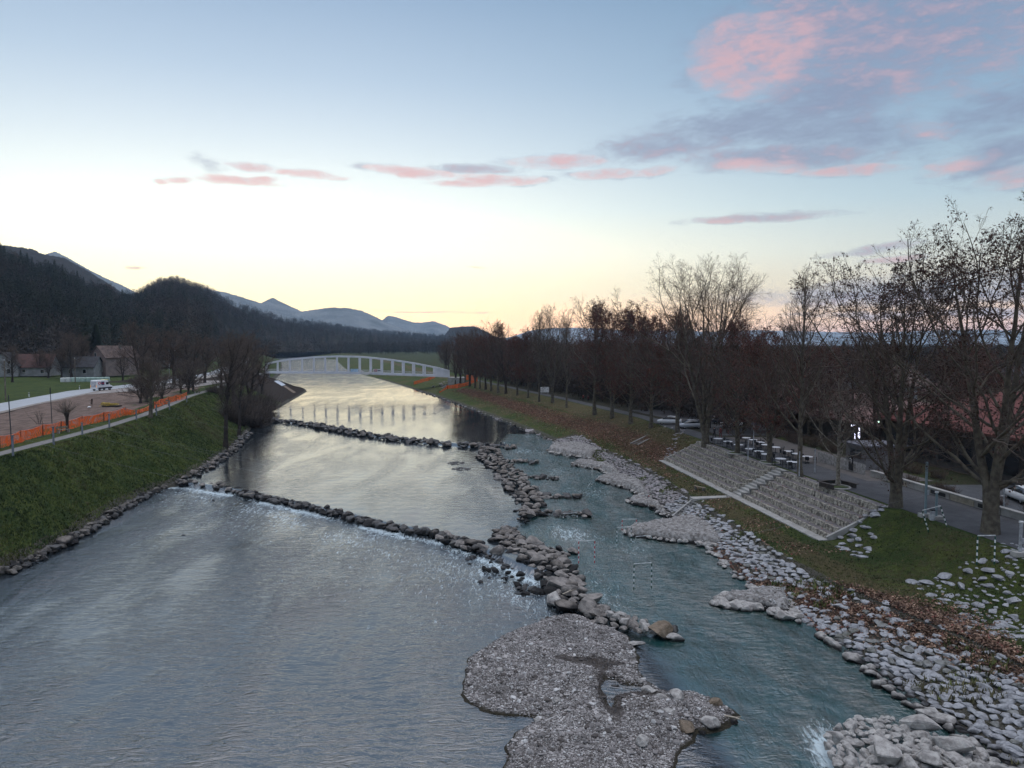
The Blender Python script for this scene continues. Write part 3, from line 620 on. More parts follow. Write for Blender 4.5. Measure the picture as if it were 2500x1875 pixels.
# riprap slope
def in_poly(x,y,poly):
    c=np.zeros(np.shape(x),bool); n=len(poly)
    for i in range(n):
        x1,y1=poly[i][:2]; x2,y2=poly[(i+1)%n][:2]
        c^=((y1>y)!=(y2>y))&(x<(x2-x1)*(y-y1)/(y2-y1+1e-12)+x1)
    return c
def dpoly(x,y,poly):
    d=np.full(np.shape(x),1e9); n=len(poly)
    for i in range(n):
        x1,y1=poly[i][:2]; x2,y2=poly[(i+1)%n][:2]; dx,dy=x2-x1,y2-y1
        t=np.clip(((x-x1)*dx+(y-y1)*dy)/(dx*dx+dy*dy+1e-9),0,1); d=np.minimum(d,np.hypot(x-x1-t*dx,y-y1-t*dy))
    return np.where(in_poly(x,y,poly),d,-d)
SPURS=[('upstream gravel spur topped with pale grit below the far bank',[(1336,1097),(1350,1088),(1390,1084),(1430,1090),(1470,1105),(1440,1118),(1400,1112),(1360,1106),(1340,1102)],1.0,.8),
 ('second short spur jutting into the channel',[(1393,1133),(1412,1126),(1450,1129),(1500,1142),(1520,1165),(1490,1160),(1465,1145),(1430,1139)],.85,.6),
 ('third spur jutting into the channel, dark at its tip',[(1453,1170),(1475,1162),(1530,1165),(1570,1180),(1590,1215),(1560,1206),(1535,1192),(1490,1180)],.85,.5),
 ('small rocky spur beside the little stair',[(1530,1222),(1545,1214),(1580,1216),(1615,1235),(1640,1262),(1610,1252),(1587,1234),(1550,1228)],.75,.4),
 ('large whitish gravel spur in the middle of the channel',[(1521,1299),(1540,1288),(1600,1280),(1640,1272),(1690,1268),(1740,1290),(1770,1330),(1720,1328),(1690,1322),(1640,1318),(1590,1310),(1545,1306)],.95,.3),
 ('pale spur of big stones above the leaf drift',[(1742,1470),(1760,1460),(1800,1450),(1860,1444),(1920,1450),(1940,1490),(1925,1505),(1880,1490),(1850,1483),(1800,1478)],.85,.1)]
m_sp=mat('spur_gravel',(.31,.30,.29),.95,scale=3.0,bump=1.0,bscale=9,col2=(.11,.10,.092),wet=.45)
SPZ=[]; SPW=[]
for k,(lab,pp,hh_,zz) in enumerate(SPURS):
    poly=[P(x,y,zz+.1) for x,y in pp]; xs=[q[0] for q in poly]; ys=[q[1] for q in poly]
    gx,gy=np.meshgrid(np.arange(min(xs)-1.2,max(xs)+1.2,.2),np.arange(min(ys)-1.2,max(ys)+1.2,.22))
    d=dpoly(gx,gy,poly)+.25*fnz(gx,gy,3.0,3,k)
    z=zz-.7+(hh_*.72+.75)*sst((d+.45)/1.1)+(.10*fnz(gx,gy,4.5,3,k+3)+.16*fnz(gx,gy,1.5,3,k+5))*(d>0)+np.clip((gx-(min(xs)+max(xs))/2)/8,0,1)*.3
    o=link(bpy.data.objects.new('gravel_spur',grid_mesh('gravel_spur',gx,gy,z,m_sp))); tag(o,lab,'spur','spurs of the whitewater course')
    SPZ.append((poly,gx,gy,z,zz))
    # stones along its rim
    n=len(poly)
    for j in range(int(60 if k<5 else 40)):
        i=int(rng.integers(n)); f=rng.random(); x=poly[i][0]*(1-f)+poly[(i+1)%n][0]*f; y=poly[i][1]*(1-f)+poly[(i+1)%n][1]*f
        s=rng.uniform(.18,.5) if k<5 else rng.uniform(.3,.85)
        stone('riprap_stone',x,y,zz+.05,s,M_pale if k>=4 or rng.random()<.5 else M_boulm,'pale stone packed along the rim of a gravel spur','stones rimming the gravel spurs')
for k,(poly,gx_,gy_,z_s,zz) in enumerate(SPZ):
    zz_=z_s; n=int(140 if k<4 else 420); I=rng.integers(0,gx_.shape[0],n*4),rng.integers(0,gx_.shape[1],n*4); dsel=dpoly(gx_[I],gy_[I],poly)>.1
    XX,YY,ZZ=gx_[I][dsel][:n],gy_[I][dsel][:n],zz_[I][dsel][:n]
    SPW.append((XX,YY,ZZ+.01,.03+.10*rng.random(len(XX))**2.5))
# big pile lower right
pile=[(2010,1790),(2085,1750),(2180,1745),(2300,1790),(2420,1840),(2480,1890),(2300,1905),(2150,1895),(2040,1870)]
def fill(poly,n,smin,smax,gap,fnst,sk=1.2,tries=25):
    xs=[q[0] for q in poly]; ys=[q[1] for q in poly]; cell={}; done=[]
    for i in range(n):
        for t in range(tries):
            x=rng.uniform(min(xs),max(xs)); y=rng.uniform(min(ys),max(ys))
            if not in_poly(np.array(x),np.array(y),poly): continue
            s=smin+(smax-smin)*rng.random()**sk
            ok=True; ci,cj=int(x//1.6),int(y//1.6)
            for a in (-1,0,1):
                for b in (-1,0,1):
                    for (u,v,w_) in cell.get((ci+a,cj+b),()):
                        if (u-x)**2+(v-y)**2<((s+w_)*gap)**2: ok=False;break
                    if not ok: break
                if not ok: break
            if ok: cell.setdefault((ci,cj),[]).append((x,y,s)); fnst(x,y,s); break
pw=[P(x,y,.6) for x,y in pile]
fill(pw,230,.2,.62,.52,lambda x,y,s:stone('riprap_stone',x,y,max(.2,min(GZ(x,y),1.2))+.25,s,M_pale,'pale limestone block in the pile of big stones at the bottom right','pale blocks of the bottom right pile',flat=1.1),sk=2)
for px,py,s,l in ((2160,1840,1.25,'longest pale boulder overhanging the splash at the bottom right'),(2250,1765,1.15,'flat-topped pale boulder at the back of the bottom right pile'),(2330,1820,1.2,'big rounded grey boulder in the middle of the bottom right pile'),(2268,1850,.95,'grey boulder at the bottom edge below the rounded one'),(2215,1865,.9,'pale boulder with a dark waterline at the bottom edge')):
    stone('boulder',*P(px,py,.75),s,M_pale,l,None,force=True,asp=.75)
# riprap band and upper stones
def band(f0,f1,y0,y1,n,smin,smax,gap,lab,grp,mt,zf=.0,flat=.75,sk=1.3,keep=None):
    ys=np.linspace(y0,y1,24); poly=[(f0(y),y) for y in ys]+[(f1(y),y) for y in ys[::-1]]
    def put(x,y,s):
        if keep is not None and not keep(x,y): return
        stone('riprap_stone',x,y,GZ(x,y)+zf*s,s,mt(x,y) if callable(mt) else mt,lab,grp,flat=flat)
    fill(poly,n,smin,smax,gap,put,sk)
RTx=lambda y:float(max(Cf(y)-RTo(y),Rf(y)+.8))
def pave(y0,y1,sp,lab,grp,mt):
    yy=y0; i=0
    while yy<y1:
        x=float(Rf(yy))-.1+(sp/2 if i%2 else 0); xe=RTx(yy)+.1+rng.uniform(-.5,.35)
        while x<xe:
            X_s=x+rng.normal(0,sp*.13); Y_s=yy+rng.normal(0,sp*.13)
            leafy=abs(X_s-Cf(Y_s)-LFC(Y_s))<LFW(Y_s)*.85
            if not (leafy and rng.random()<.5) and fnz(X_s,Y_s,.55,3,12)<.6+rng.random()*.3:
                stone('riprap_stone',X_s,Y_s,GZ(X_s,Y_s)+.035,sp*(.60+.30*rng.random()),mt(Y_s),lab,grp,flat=rng.uniform(.5,.8),asp=rng.uniform(.8,1.1))
            x+=sp*rng.uniform(.9,1.12)
        yy+=sp*.86; i+=1
pave(27,66,.54,'angular limestone in the stone-pitched slope at the near right','riprap stones on the near right slope',lambda y:M_rip if rng.random()<.86 else M_rip3)
pave(66,138,.47,'grey stone in the stone-pitched slope below the grass and steps','riprap stones below the steps',lambda y:(M_rip if y<85 else M_rip2) if rng.random()<.85 else M_rip3)
# a pale wave-washed course at the foot
for k in range(150):
    y=28+rng.random()**1.5*80; x=float(Rf(y))+rng.uniform(-.35,.35); stone('riprap_stone',x,y,.12+wl(x,y),rng.uniform(.28,.7)*(1 if y<60 else .8),M_pale,'whitish block in the washed course at the foot of the stone slope','washed blocks at the water line of the right slope',flat=.9)
pat=lambda a:[P(x,y,3.0) for x,y in a]
up=pat([(2215,1385),(2330,1400),(2520,1390),(2620,1420),(2620,1640),(2500,1580),(2380,1520),(2290,1440)])
fill(up,420,.2,.7,.54,lambda x,y,s:stone('riprap_stone',x,y,GZ(x,y)-.05,s,M_rip,'grey stone poking through grass on the upper right slope','stones half buried in the upper right slope',flat=.6) if fnz(x,y,1.1,2,3)>-.35 else None,sk=2)
fx=[P(x,y,2.6) for x,y in [(2025,1318),(2150,1240),(2180,1275),(2120,1345),(2085,1345)]]
fill(fx,70,.28,.62,.6,lambda x,y,s:x<Cf(y)-.5 and stone('riprap_stone',x,y,GZ(x,y)+.02,s,M_rip,'pale cobble in the patch set beside the right end of the steps','cobbles beside the right end of the steps',flat=.5))
fx=[P(x,y,2.6) for x,y in [(1618,1112),(1660,1082),(1680,1075),(1650,1115)]]
fill(fx,40,.2,.4,.6,lambda x,y,s:stone('riprap_stone',x,y,GZ(x,y)+.02,s,M_rip2,'small cobble beside the far end of the steps','cobbles beside the far end of the steps',flat=.5))

# ---- gravel island
isl=[(1136,1650),(1140,1610),(1187,1575),(1243,1545),(1333,1508),(1375,1500),(1412,1500),(1480,1525),(1530,1552),(1548,1580),(1555,1620),(1572,1658),(1592,1668),(1628,1684),(1695,1686),(1750,1710),(1797,1738),(1770,1762),(1740,1768),(1695,1780),(1690,1800),(1650,1830),(1645,1875),(1650,1960),(1650,2080),(1200,2080),(1215,1960),(1235,1875),(1238,1820),(1270,1785),(1305,1757),(1300,1748),(1200,1735),(1150,1715),(1128,1690)]
ISL=[P(x,y,.12) for x,y in isl]
xs=[q[0] for q in ISL]; ys=[q[1] for q in ISL]
gx,gy=np.meshgrid(np.arange(min(xs)-1.5,max(xs)+1.5,.13),np.arange(min(ys)-1,max(ys)+1.5,.13))
def islz(x,y):
    d=dpoly(x,y,ISL)+.30*fnz(x,y,1.7,4,1)
    z=np.where(d>0,.06+.62*(1-np.exp(-d/1.5)),.06+d*.7)
    z=z+np.clip(d,0,1)*(.26*fnz(x,y,.8,4,4)+.05*fnz(x,y,2.6,2,1))
    for (px,py,rx,ry,dep) in ((1440,1610,2.4,.9,.28),(1490,1690,.7,3.4,.5),(1500,1660,1.4,1.2,.3),(1242,1590,1.6,.6,.2),(1545,1666,.9,.4,.8),(1585,1720,1.0,.7,.25),(1300,1650,1.0,2.0,.15)):
        cx_,cy_,_=P(px,py,.5); z=z-dep*np.exp(-((x-cx_)/rx)**2-((y-cy_)/ry)**2)
    return np.maximum(z,-.6)
gz=islz(gx,gy)
mi=bpy.data.materials.new('gravel_bar'); mi.use_nodes=True; T=NT(mi.node_tree); T.n.clear()
pos=T.add('ShaderNodeNewGeometry').outputs['Position']
v1=T.add('ShaderNodeTexVoronoi',{'Vector':pos,'Scale':9.0,'Randomness':1.0})
cc=T.ramp(T.add('ShaderNodeSeparateXYZ',{0:v1.outputs['Color']}).outputs[0],[(0,(.10,.09,.085)),(.45,(.20,.185,.175)),(.8,(.32,.30,.295)),(1,(.42,.41,.39))])
ve=T.add('ShaderNodeTexVoronoi',{'Vector':pos,'Scale':9.0},feature='DISTANCE_TO_EDGE').outputs['Distance']
cc=T.mix(T.smooth(ve,.02,.14),(.045,.04,.038),cc)
cc=T.mix(T.m('MULTIPLY',T.smooth(A_('wetness'),.3,.8),.78),cc,(.030,.022,.016))
z_=T.add('ShaderNodeSeparateXYZ',{0:pos}).outputs[2]
cc=T.mix(T.smooth(T.m('ADD',z_,T.m('MULTIPLY',T.noise(pos,3,3),.08)),.20,.10),cc,(.028,.024,.016))
bs=T.add('ShaderNodeBsdfPrincipled',{'Base Color':cc,'Roughness':.9,'Specular IOR Level':.2})
b=T.add('ShaderNodeBump',{'Height':v1.outputs['Distance'],'Strength':1,'Distance':-.08}); T.l.new(b.outputs[0],bs.inputs['Normal'])
T.add('ShaderNodeOutputMaterial',{0:bs.outputs[0]})
# "wetness": damp organic mud lying in the hollows
A_w=np.zeros_like(gx)
for (px,py,rx,ry,a) in ((1440,1610,2.6,.8,.9),(1490,1695,.55,3.4,1.1),(1500,1655,1.3,1.0,.8),(1242,1590,1.4,.5,.7),(1548,1680,1.4,1.0,1.0),(1590,1722,1.0,.6,.7),(1420,1700,.6,1.2,.35),(1340,1640,1.2,.8,.4)):
    cx_,cy_,_=P(px,py,.5); A_w+=a*np.exp(-((gx-cx_)/rx)**2-((gy-cy_)/ry)**2)
A_w+=.5*fnz(gx,gy,1.3,5,6)
T2=NT(mi.node_tree)
me=grid_mesh('gravel_island',gx,gy,gz,mi); attr(me,'wetness',A_w.ravel())
o=link(bpy.data.objects.new('gravel_island',me)); tag(o,None,None,kind='structure')
# pebbles (nobody could count them)
n=30000; pxs=rng.uniform(min(xs),max(xs),n*3); pys=rng.uniform(32,max(ys),n*3)
dd=dpoly(pxs,pys,ISL); ok=(dd>.03); pxs=pxs[ok][:n];pys=pys[ok][:n]; zs=islz(pxs,pys)
def swarm(name,X,Y,Z,S,geos,mats_,label,cat,mi_,flat=1.0,parent=None,sq=None):
    Vs=[];Fs=[];MI=[];off=0; n=len(X); rzs=rng.uniform(0,6.28,n); pick=rng.integers(0,len(geos),n)
    for g in range(len(geos)):
        V,F=geos[g]; I=np.where(pick==g)[0]
        if not len(I): continue
        c_,s_=np.cos(rzs[I]),np.sin(rzs[I]); 
        x=(V[:,0][None]*c_[:,None]-V[:,1][None]*s_[:,None])*S[I][:,None]+X[I][:,None]
        y=(V[:,0][None]*s_[:,None]+V[:,1][None]*c_[:,None])*S[I][:,None]+Y[I][:,None]
        z=V[:,2][None]*(S[I]*(flat if np.isscalar(flat) else flat[I]))[:,None]+Z[I][:,None]
        VV=np.stack([x,y,z],-1).reshape(-1,3); FF=(F[None]+(np.arange(len(I))*len(V))[:,None,None]).reshape(-1,F.shape[1])+off
        off+=len(VV); Vs.append(VV); Fs.append(FF); MI.append(np.repeat(mi_[I],len(F)))
    me=mesh_np(name,np.vstack(Vs),[np.vstack(Fs)],mats=mats_,midx=np.concatenate(MI))
    o=link(bpy.data.objects.new(name,me),parent); tag(o,label,cat,kind='stuff'); return o
PM=[mat('pebble_a',(.29,.27,.26),.85,var=.3,scale=.8),mat('pebble_b',(.18,.165,.16),.85,var=.3,scale=.8),mat('pebble_c',(.44,.43,.42),.85,var=.2,scale=.8),mat('pebble_d',(.075,.065,.06),.85,var=.3,scale=.8)]
S=.020+.07*rng.random(len(pxs))**3.2; S[:520]=rng.uniform(.09,.2,520)
hollow=np.zeros(len(pxs))
for (px,py,rx,ry,a) in ((1440,1610,2.2,.6,.9),(1490,1695,.5,3.0,1.1),(1548,1680,1.2,.8,1.0)):
    cx_,cy_,_=P(px,py,.5); hollow+=a*np.exp(-((pxs-cx_)/rx)**2-((pys-cy_)/ry)**2)
mi_=rng.choice(4,len(pxs),p=[.36,.30,.12,.22]); mi_=np.where(hollow>.35,3,mi_)
swarm('pebbles',pxs,pys,zs+S*.2,S,GEO1,PM,'grey and white river pebbles covering the gravel island','pebbles',mi_,flat=.7)
for px,py,s,l in ((1219,1640,.42,'pale block lying alone on the left part of the gravel island'),(1507,1653,.38,'round white stone at the little puddle on the island'),(1565,1648,.3,'white stone on the right shore of the island below the wall'),(1585,1677,.6,'pale triangular boulder right of the puddle'),(1612,1694,.5,'low pale boulder on the right arm of the island'),(1655,1696,.72,'large flat pale boulder on the right arm of the island'),
                  (1638,1737,.5,'white egg-shaped boulder below the right arm'),(1752,1708,.55,'half sunk greenish boulder near the end of the right arm'),(1740,1752,.75,'broad pale boulder at the lower end of the right arm'),(1790,1736,.35,'white stone at the very end of the right arm'),(1716,1764,.32,'brown stone at the water below the right arm'),(1678,1765,.75,'tall mossy boulder dropping into the channel'),(1565,1810,.58,'rounded white boulder low on the island'),(1310,1746,.3,'small pale stone where the island narrows'),(1360,1713,.3,'grey stone on the middle of the island')):
    x,y,_=P(px,py,.5); stone('boulder',x,y,float(islz(np.array(x),np.array(y)))+s*.1,s,M_pale if 'mossy' not in l and 'brown' not in l and 'green' not in l else M_brown,l,None,force=True,flat=.95)
XX,YY,ZZ,SS=[np.concatenate([w_[i] for w_ in SPW]) for i in range(4)]
swarm('cobbles',XX,YY,ZZ,SS,GEO1,PM,'small cobbles strewn over the gravel spurs','cobbles',rng.choice(4,len(XX),p=[.4,.25,.3,.05]),flat=.7)
# ---- turn the list into objects: the 300 that show largest of each kind, the rest as one
def geo_of(s,hi):
    V,F=(GEO3 if hi else GEO2)[s['v']]
    return V,F
meshcache={}
for kind,nmax,cat,restlab in (('boulder',300,'boulder','smaller boulders filling the weirs and the rock wall'),('riprap_stone',300,'riprap stone','rest of the stones paving the right bank slope'),('bank_stone',160,'bank stone','smaller stones edging both banks')):
    L_=[s for s in STONES if s['kind']==kind]
    for s in L_:
        X,Y,D=proj(s['p']); s['vis']=(s['s']/max(D,5))*(1 if (-60<X<2560 and Y<1930 and D>10) else .05)+(10 if s['force'] else 0)
    L_.sort(key=lambda s:-s['vis'])
    for s in L_[:nmax]:
        hi=s['s']/max(s['p'][1],5)>.009
        key=(s['v'],hi,s['m'].name)
        if key not in meshcache:
            V,F=geo_of(s,hi); meshcache[key]=mesh_np(kind,V,[F],s['m'],smooth=False)
        o=bpy.data.objects.new(kind,meshcache[key]); o.location=s['p']; o.scale=(s['s'],s['s']*s['asp'],s['s']*s['flat']); o.rotation_euler=(s['tx'],s['ty'],s['rz'])
        link(o); tag(o,s['label'],cat,s['group'])
    rest=L_[nmax:]
    if rest:
        mats_=sorted({s['m'].name for s in rest}); a=lambda k:np.array([s['p'][k] for s in rest])
        swarm(kind+'s',a(0),a(1),a(2),np.array([s['s'] for s in rest]),GEO2,[bpy.data.materials[m] for m in mats_],restlab,cat+'s',np.array([mats_.index(s['m'].name) for s in rest]),flat=np.array([s['flat'] for s in rest]))
print('stones',len(STONES),{k:sum(1 for s in STONES if s['kind']==k) for k in ('boulder','riprap_stone','bank_stone')})

# ---- fallen leaves and grass tufts
def leafswarm(name,X,Y,Z,S,mats_,mi_,label,cat):
    n=len(X); 
    nrm=rng.normal(0,.45,(n,3)); nrm[:,2]=1; nrm/=np.linalg.norm(nrm,axis=1)[:,None]
    a=rng.normal(size=(n,3)); a-=nrm*(a*nrm).sum(1)[:,None]; a/=np.linalg.norm(a,axis=1)[:,None]; b=np.cross(nrm,a)
    c=np.stack([X,Y,Z],-1)
    V=np.stack([c-a*S[:,None],c-b*S[:,None]*.6+nrm*S[:,None]*.3,c+a*S[:,None],c+b*S[:,None]*.6+nrm*S[:,None]*.25],1).reshape(-1,3)
    F=np.arange(4*n).reshape(-1,4)
    me=mesh_np(name,V,[F],mats=mats_,midx=mi_); o=link(bpy.data.objects.new(name,me)); return tag(o,label,cat,kind='stuff')
LM=[mat('leaf_brown',(.16,.095,.065),.8,var=.3,scale=1),mat('leaf_tan',(.33,.22,.155),.8,var=.3,scale=1),mat('leaf_dark',(.07,.035,.022),.8,var=.3,scale=1),mat('leaf_red',(.19,.07,.055),.8,var=.3,scale=1)]
n=60000; Y=rng.uniform(30,60,n); C_=Cf(Y); off=LFC(Y)+rng.normal(0,.62,n)*LFW(Y); X=C_+off
ok=(X>Rf(Y)+.3)&(fnz(X,Y,1.6,3,2)>-.35-.2*rng.random(n))&(rng.random(n)<np.interp(Y,[30,40,52,57,58],[.35,.6,1,.5,0])); X=X[ok][:26000];Y=Y[ok][:26000]
leafswarm('fallen_leaves',X,Y,gh(X,Y)+.03+.16*rng.random(len(X))**2,rng.uniform(.05,.12,len(X)),LM,rng.choice(4,len(X),p=[.42,.28,.25,.05]),'drift of dry brown plane leaves over the near right slope','fallen leaves')
Y=rng.uniform(100,262,30000); C_=Cf(Y); R_=Rf(Y); q=np.interp(Y,[100,125,160,262],[.62,.52,.45,.5])+rng.normal(0,1,len(Y))*np.interp(Y,[105,150,262],[.17,.16,.09]); X=R_+(C_-R_)*np.clip(q,.1,1)
leafswarm('fallen_leaves',X,Y,gh(X,Y)+.03,rng.uniform(.06,.14,len(X)),LM,rng.choice(4,len(X),p=[.35,.2,.1,.35]),'reddish strip of fallen leaves along the far right bank','fallen leaves')
Y=rng.uniform(60,115,5200); C_=Cf(Y); X=C_+rng.uniform(-11.5,-5,len(Y)); ok=fnz(X,Y,.6,3,7)>.05; X=X[ok];Y=Y[ok]
leafswarm('fallen_leaves',X,Y,gh(X,Y)+.03,rng.uniform(.06,.12,len(X)),LM,rng.choice(4,len(X),p=[.3,.4,.1,.2]),'loose leaves scattered over the lawn below the steps','fallen leaves')
Y=rng.uniform(48,80,3500); X=Rf(Y)+rng.gamma(1.5,.5,len(Y)); 
leafswarm('fallen_leaves',X,Y,gh(X,Y)+.06+.1*rng.random(len(X)),rng.uniform(.06,.12,len(X)),LM,rng.choice(4,len(X),p=[.3,.2,.2,.3]),'leaves caught between the stones at the water line','fallen leaves')
def tufts(X,Y,Z,H,label,mats_):
    n=len(X); k=3; a=rng.uniform(0,6.28,(n,k)); lean=rng.uniform(.15,.7,(n,k)); h=H[:,None]*rng.uniform(.6,1.1,(n,k)); w_=h*.16+.012
    cx=X[:,None]+rng.normal(0,.06,(n,k)); cy=Y[:,None]+rng.normal(0,.06,(n,k)); z0=np.repeat(Z[:,None],k,1)-.02
    b=a+1.57
    A=np.stack([cx-np.cos(b)*w_,cy-np.sin(b)*w_,z0],-1);B=np.stack([cx+np.cos(b)*w_,cy+np.sin(b)*w_,z0],-1);Cc=np.stack([cx+np.cos(a)*h*lean,cy+np.sin(a)*h*lean,z0+h],-1)
    V=np.stack([A,B,Cc],2).reshape(-1,3); F=np.arange(len(V)).reshape(-1,3)
    cl=fnz(X,Y,.22,4,31)+.35*fnz(X,Y,1.3,2,3)+rng.normal(0,.22,n); me=mesh_np('grass',V,[F],mats=mats_,midx=np.repeat(np.clip(((cl+.75)/1.5*len(mats_)).astype(int),0,len(mats_)-1),k)); o=link(bpy.data.objects.new('grass',me)); tag(o,label,'grass',kind='stuff')
GM=[mat('grass_a',(.058,.082,.022),.9,var=.4,scale=.6),mat('grass_b',(.100,.118,.032),.9,var=.4,scale=.6),mat('grass_c',(.030,.052,.016),.9,var=.3,scale=.6),mat('grass_d',(.11,.10,.05),.9,var=.3,scale=.6)]
n=52000; Y=55+rng.random(n)**1.3*150; t=rng.uniform(.0,.92,n); X=PLf(Y)+1.3+(Lf(Y)-PLf(Y)-1.3)*t
tufts(X,Y,gh(X,Y),rng.uniform(.10,.28,n),'dense green grass on the steep left bank',[GM[2],GM[0],GM[1],GM[3]])
n=36000; Y=34+rng.random(n)**1.3*100; o_=rng.uniform(-12.5,-.3,n); X=Cf(Y)+o_
ok=(X>np.maximum(Cf(Y)-RTo(Y),Rf(Y)+.8))&~((Y>62)&(Y<110)&(o_>-6.3))&~((Y<58)&(np.abs(o_-LFC(Y))<LFW(Y)*.8))
X=X[ok];Y=Y[ok]; tufts(X,Y,gh(X,Y),rng.uniform(.06,.17,len(X)),'short grass on the right berm and slope',[GM[0],GM[3],GM[2]])
Y=rng.uniform(30,125,9000); X=Rf(Y)+(np.maximum(Cf(Y)-RTo(Y),Rf(Y)+.8)-Rf(Y))*rng.random(len(Y)); ok=fnz(X,Y,.5,3,12)>.28; X=X[ok];Y=Y[ok]
tufts(X,Y,gh(X,Y)+.1,rng.uniform(.15,.4,len(X)),'tufts of weeds growing between the stones of the slope',[GM[0],GM[1],GM[3]])
# ================================================================ TREES
def nrm_(a): return a/(np.linalg.norm(a,axis=-1,keepdims=True)+1e-9)
def grow(r,par,prad,nch,t0,t1,ang,ln,lr,rr,n,wander,up,lenfn=None,jit=.25):
    """children on parent polylines. par (B,m,3), prad (B,m)"""
    B,m,_=par.shape
    t=(t0+(t1-t0)*((np.arange(nch)[None,:]+r.uniform(0,1,(B,nch)))/nch))
    f=t*(m-1); i=np.minimum(f.astype(int),m-2); fr=(f-i)[...,None]
    b=np.arange(B)[:,None]
    s=par[b,i]*(1-fr)+par[b,i+1]*fr; d=nrm_(par[b,i+1]-par[b,i])
    ra=prad[b,i]*(1-fr[...,0])+prad[b,i+1]*fr[...,0]
    phi=np.arange(nch)[None,:]*2.4+r.uniform(0,6.28,(B,1))+r.normal(0,.5,(B,nch))
    ref=np.where(np.abs(d[...,2:3])<.9,np.array([0,0,1.]),np.array([1.,0,0]))
    a=nrm_(np.cross(d,ref)); c=np.cross(d,a)
    side_=a*np.cos(phi)[...,None]+c*np.sin(phi)[...,None]
    A=(ang[0]+(ang[1]-ang[0])*t+r.normal(0,.12,t.shape))[...,None]
    dir_=nrm_(d*np.cos(A)+side_*np.sin(A))
    plen=np.linalg.norm(np.diff(par,axis=1),axis=2).sum(1)[:,None]
    L=(ln(t) if callable(ln) else plen*ln*(1-.55*t))*r.uniform(1-jit,1+jit,t.shape)
    r0=np.minimum(ra*rr,lr*L+.004)
    N=B*nch; dir_=dir_.reshape(N,3); s=s.reshape(N,3); L=L.reshape(N); r0=r0.reshape(N)
    P_=np.zeros((N,n,3)); P_[:,0]=s; cur=dir_
    for k in range(1,n):
        cur=nrm_(cur+r.normal(0,wander,(N,3))+np.array([0,0,up]))
        P_[:,k]=P_[:,k-1]+cur*(L/(n-1))[:,None]
    return P_,r0[:,None]*np.linspace(1,.3,n)[None,:]
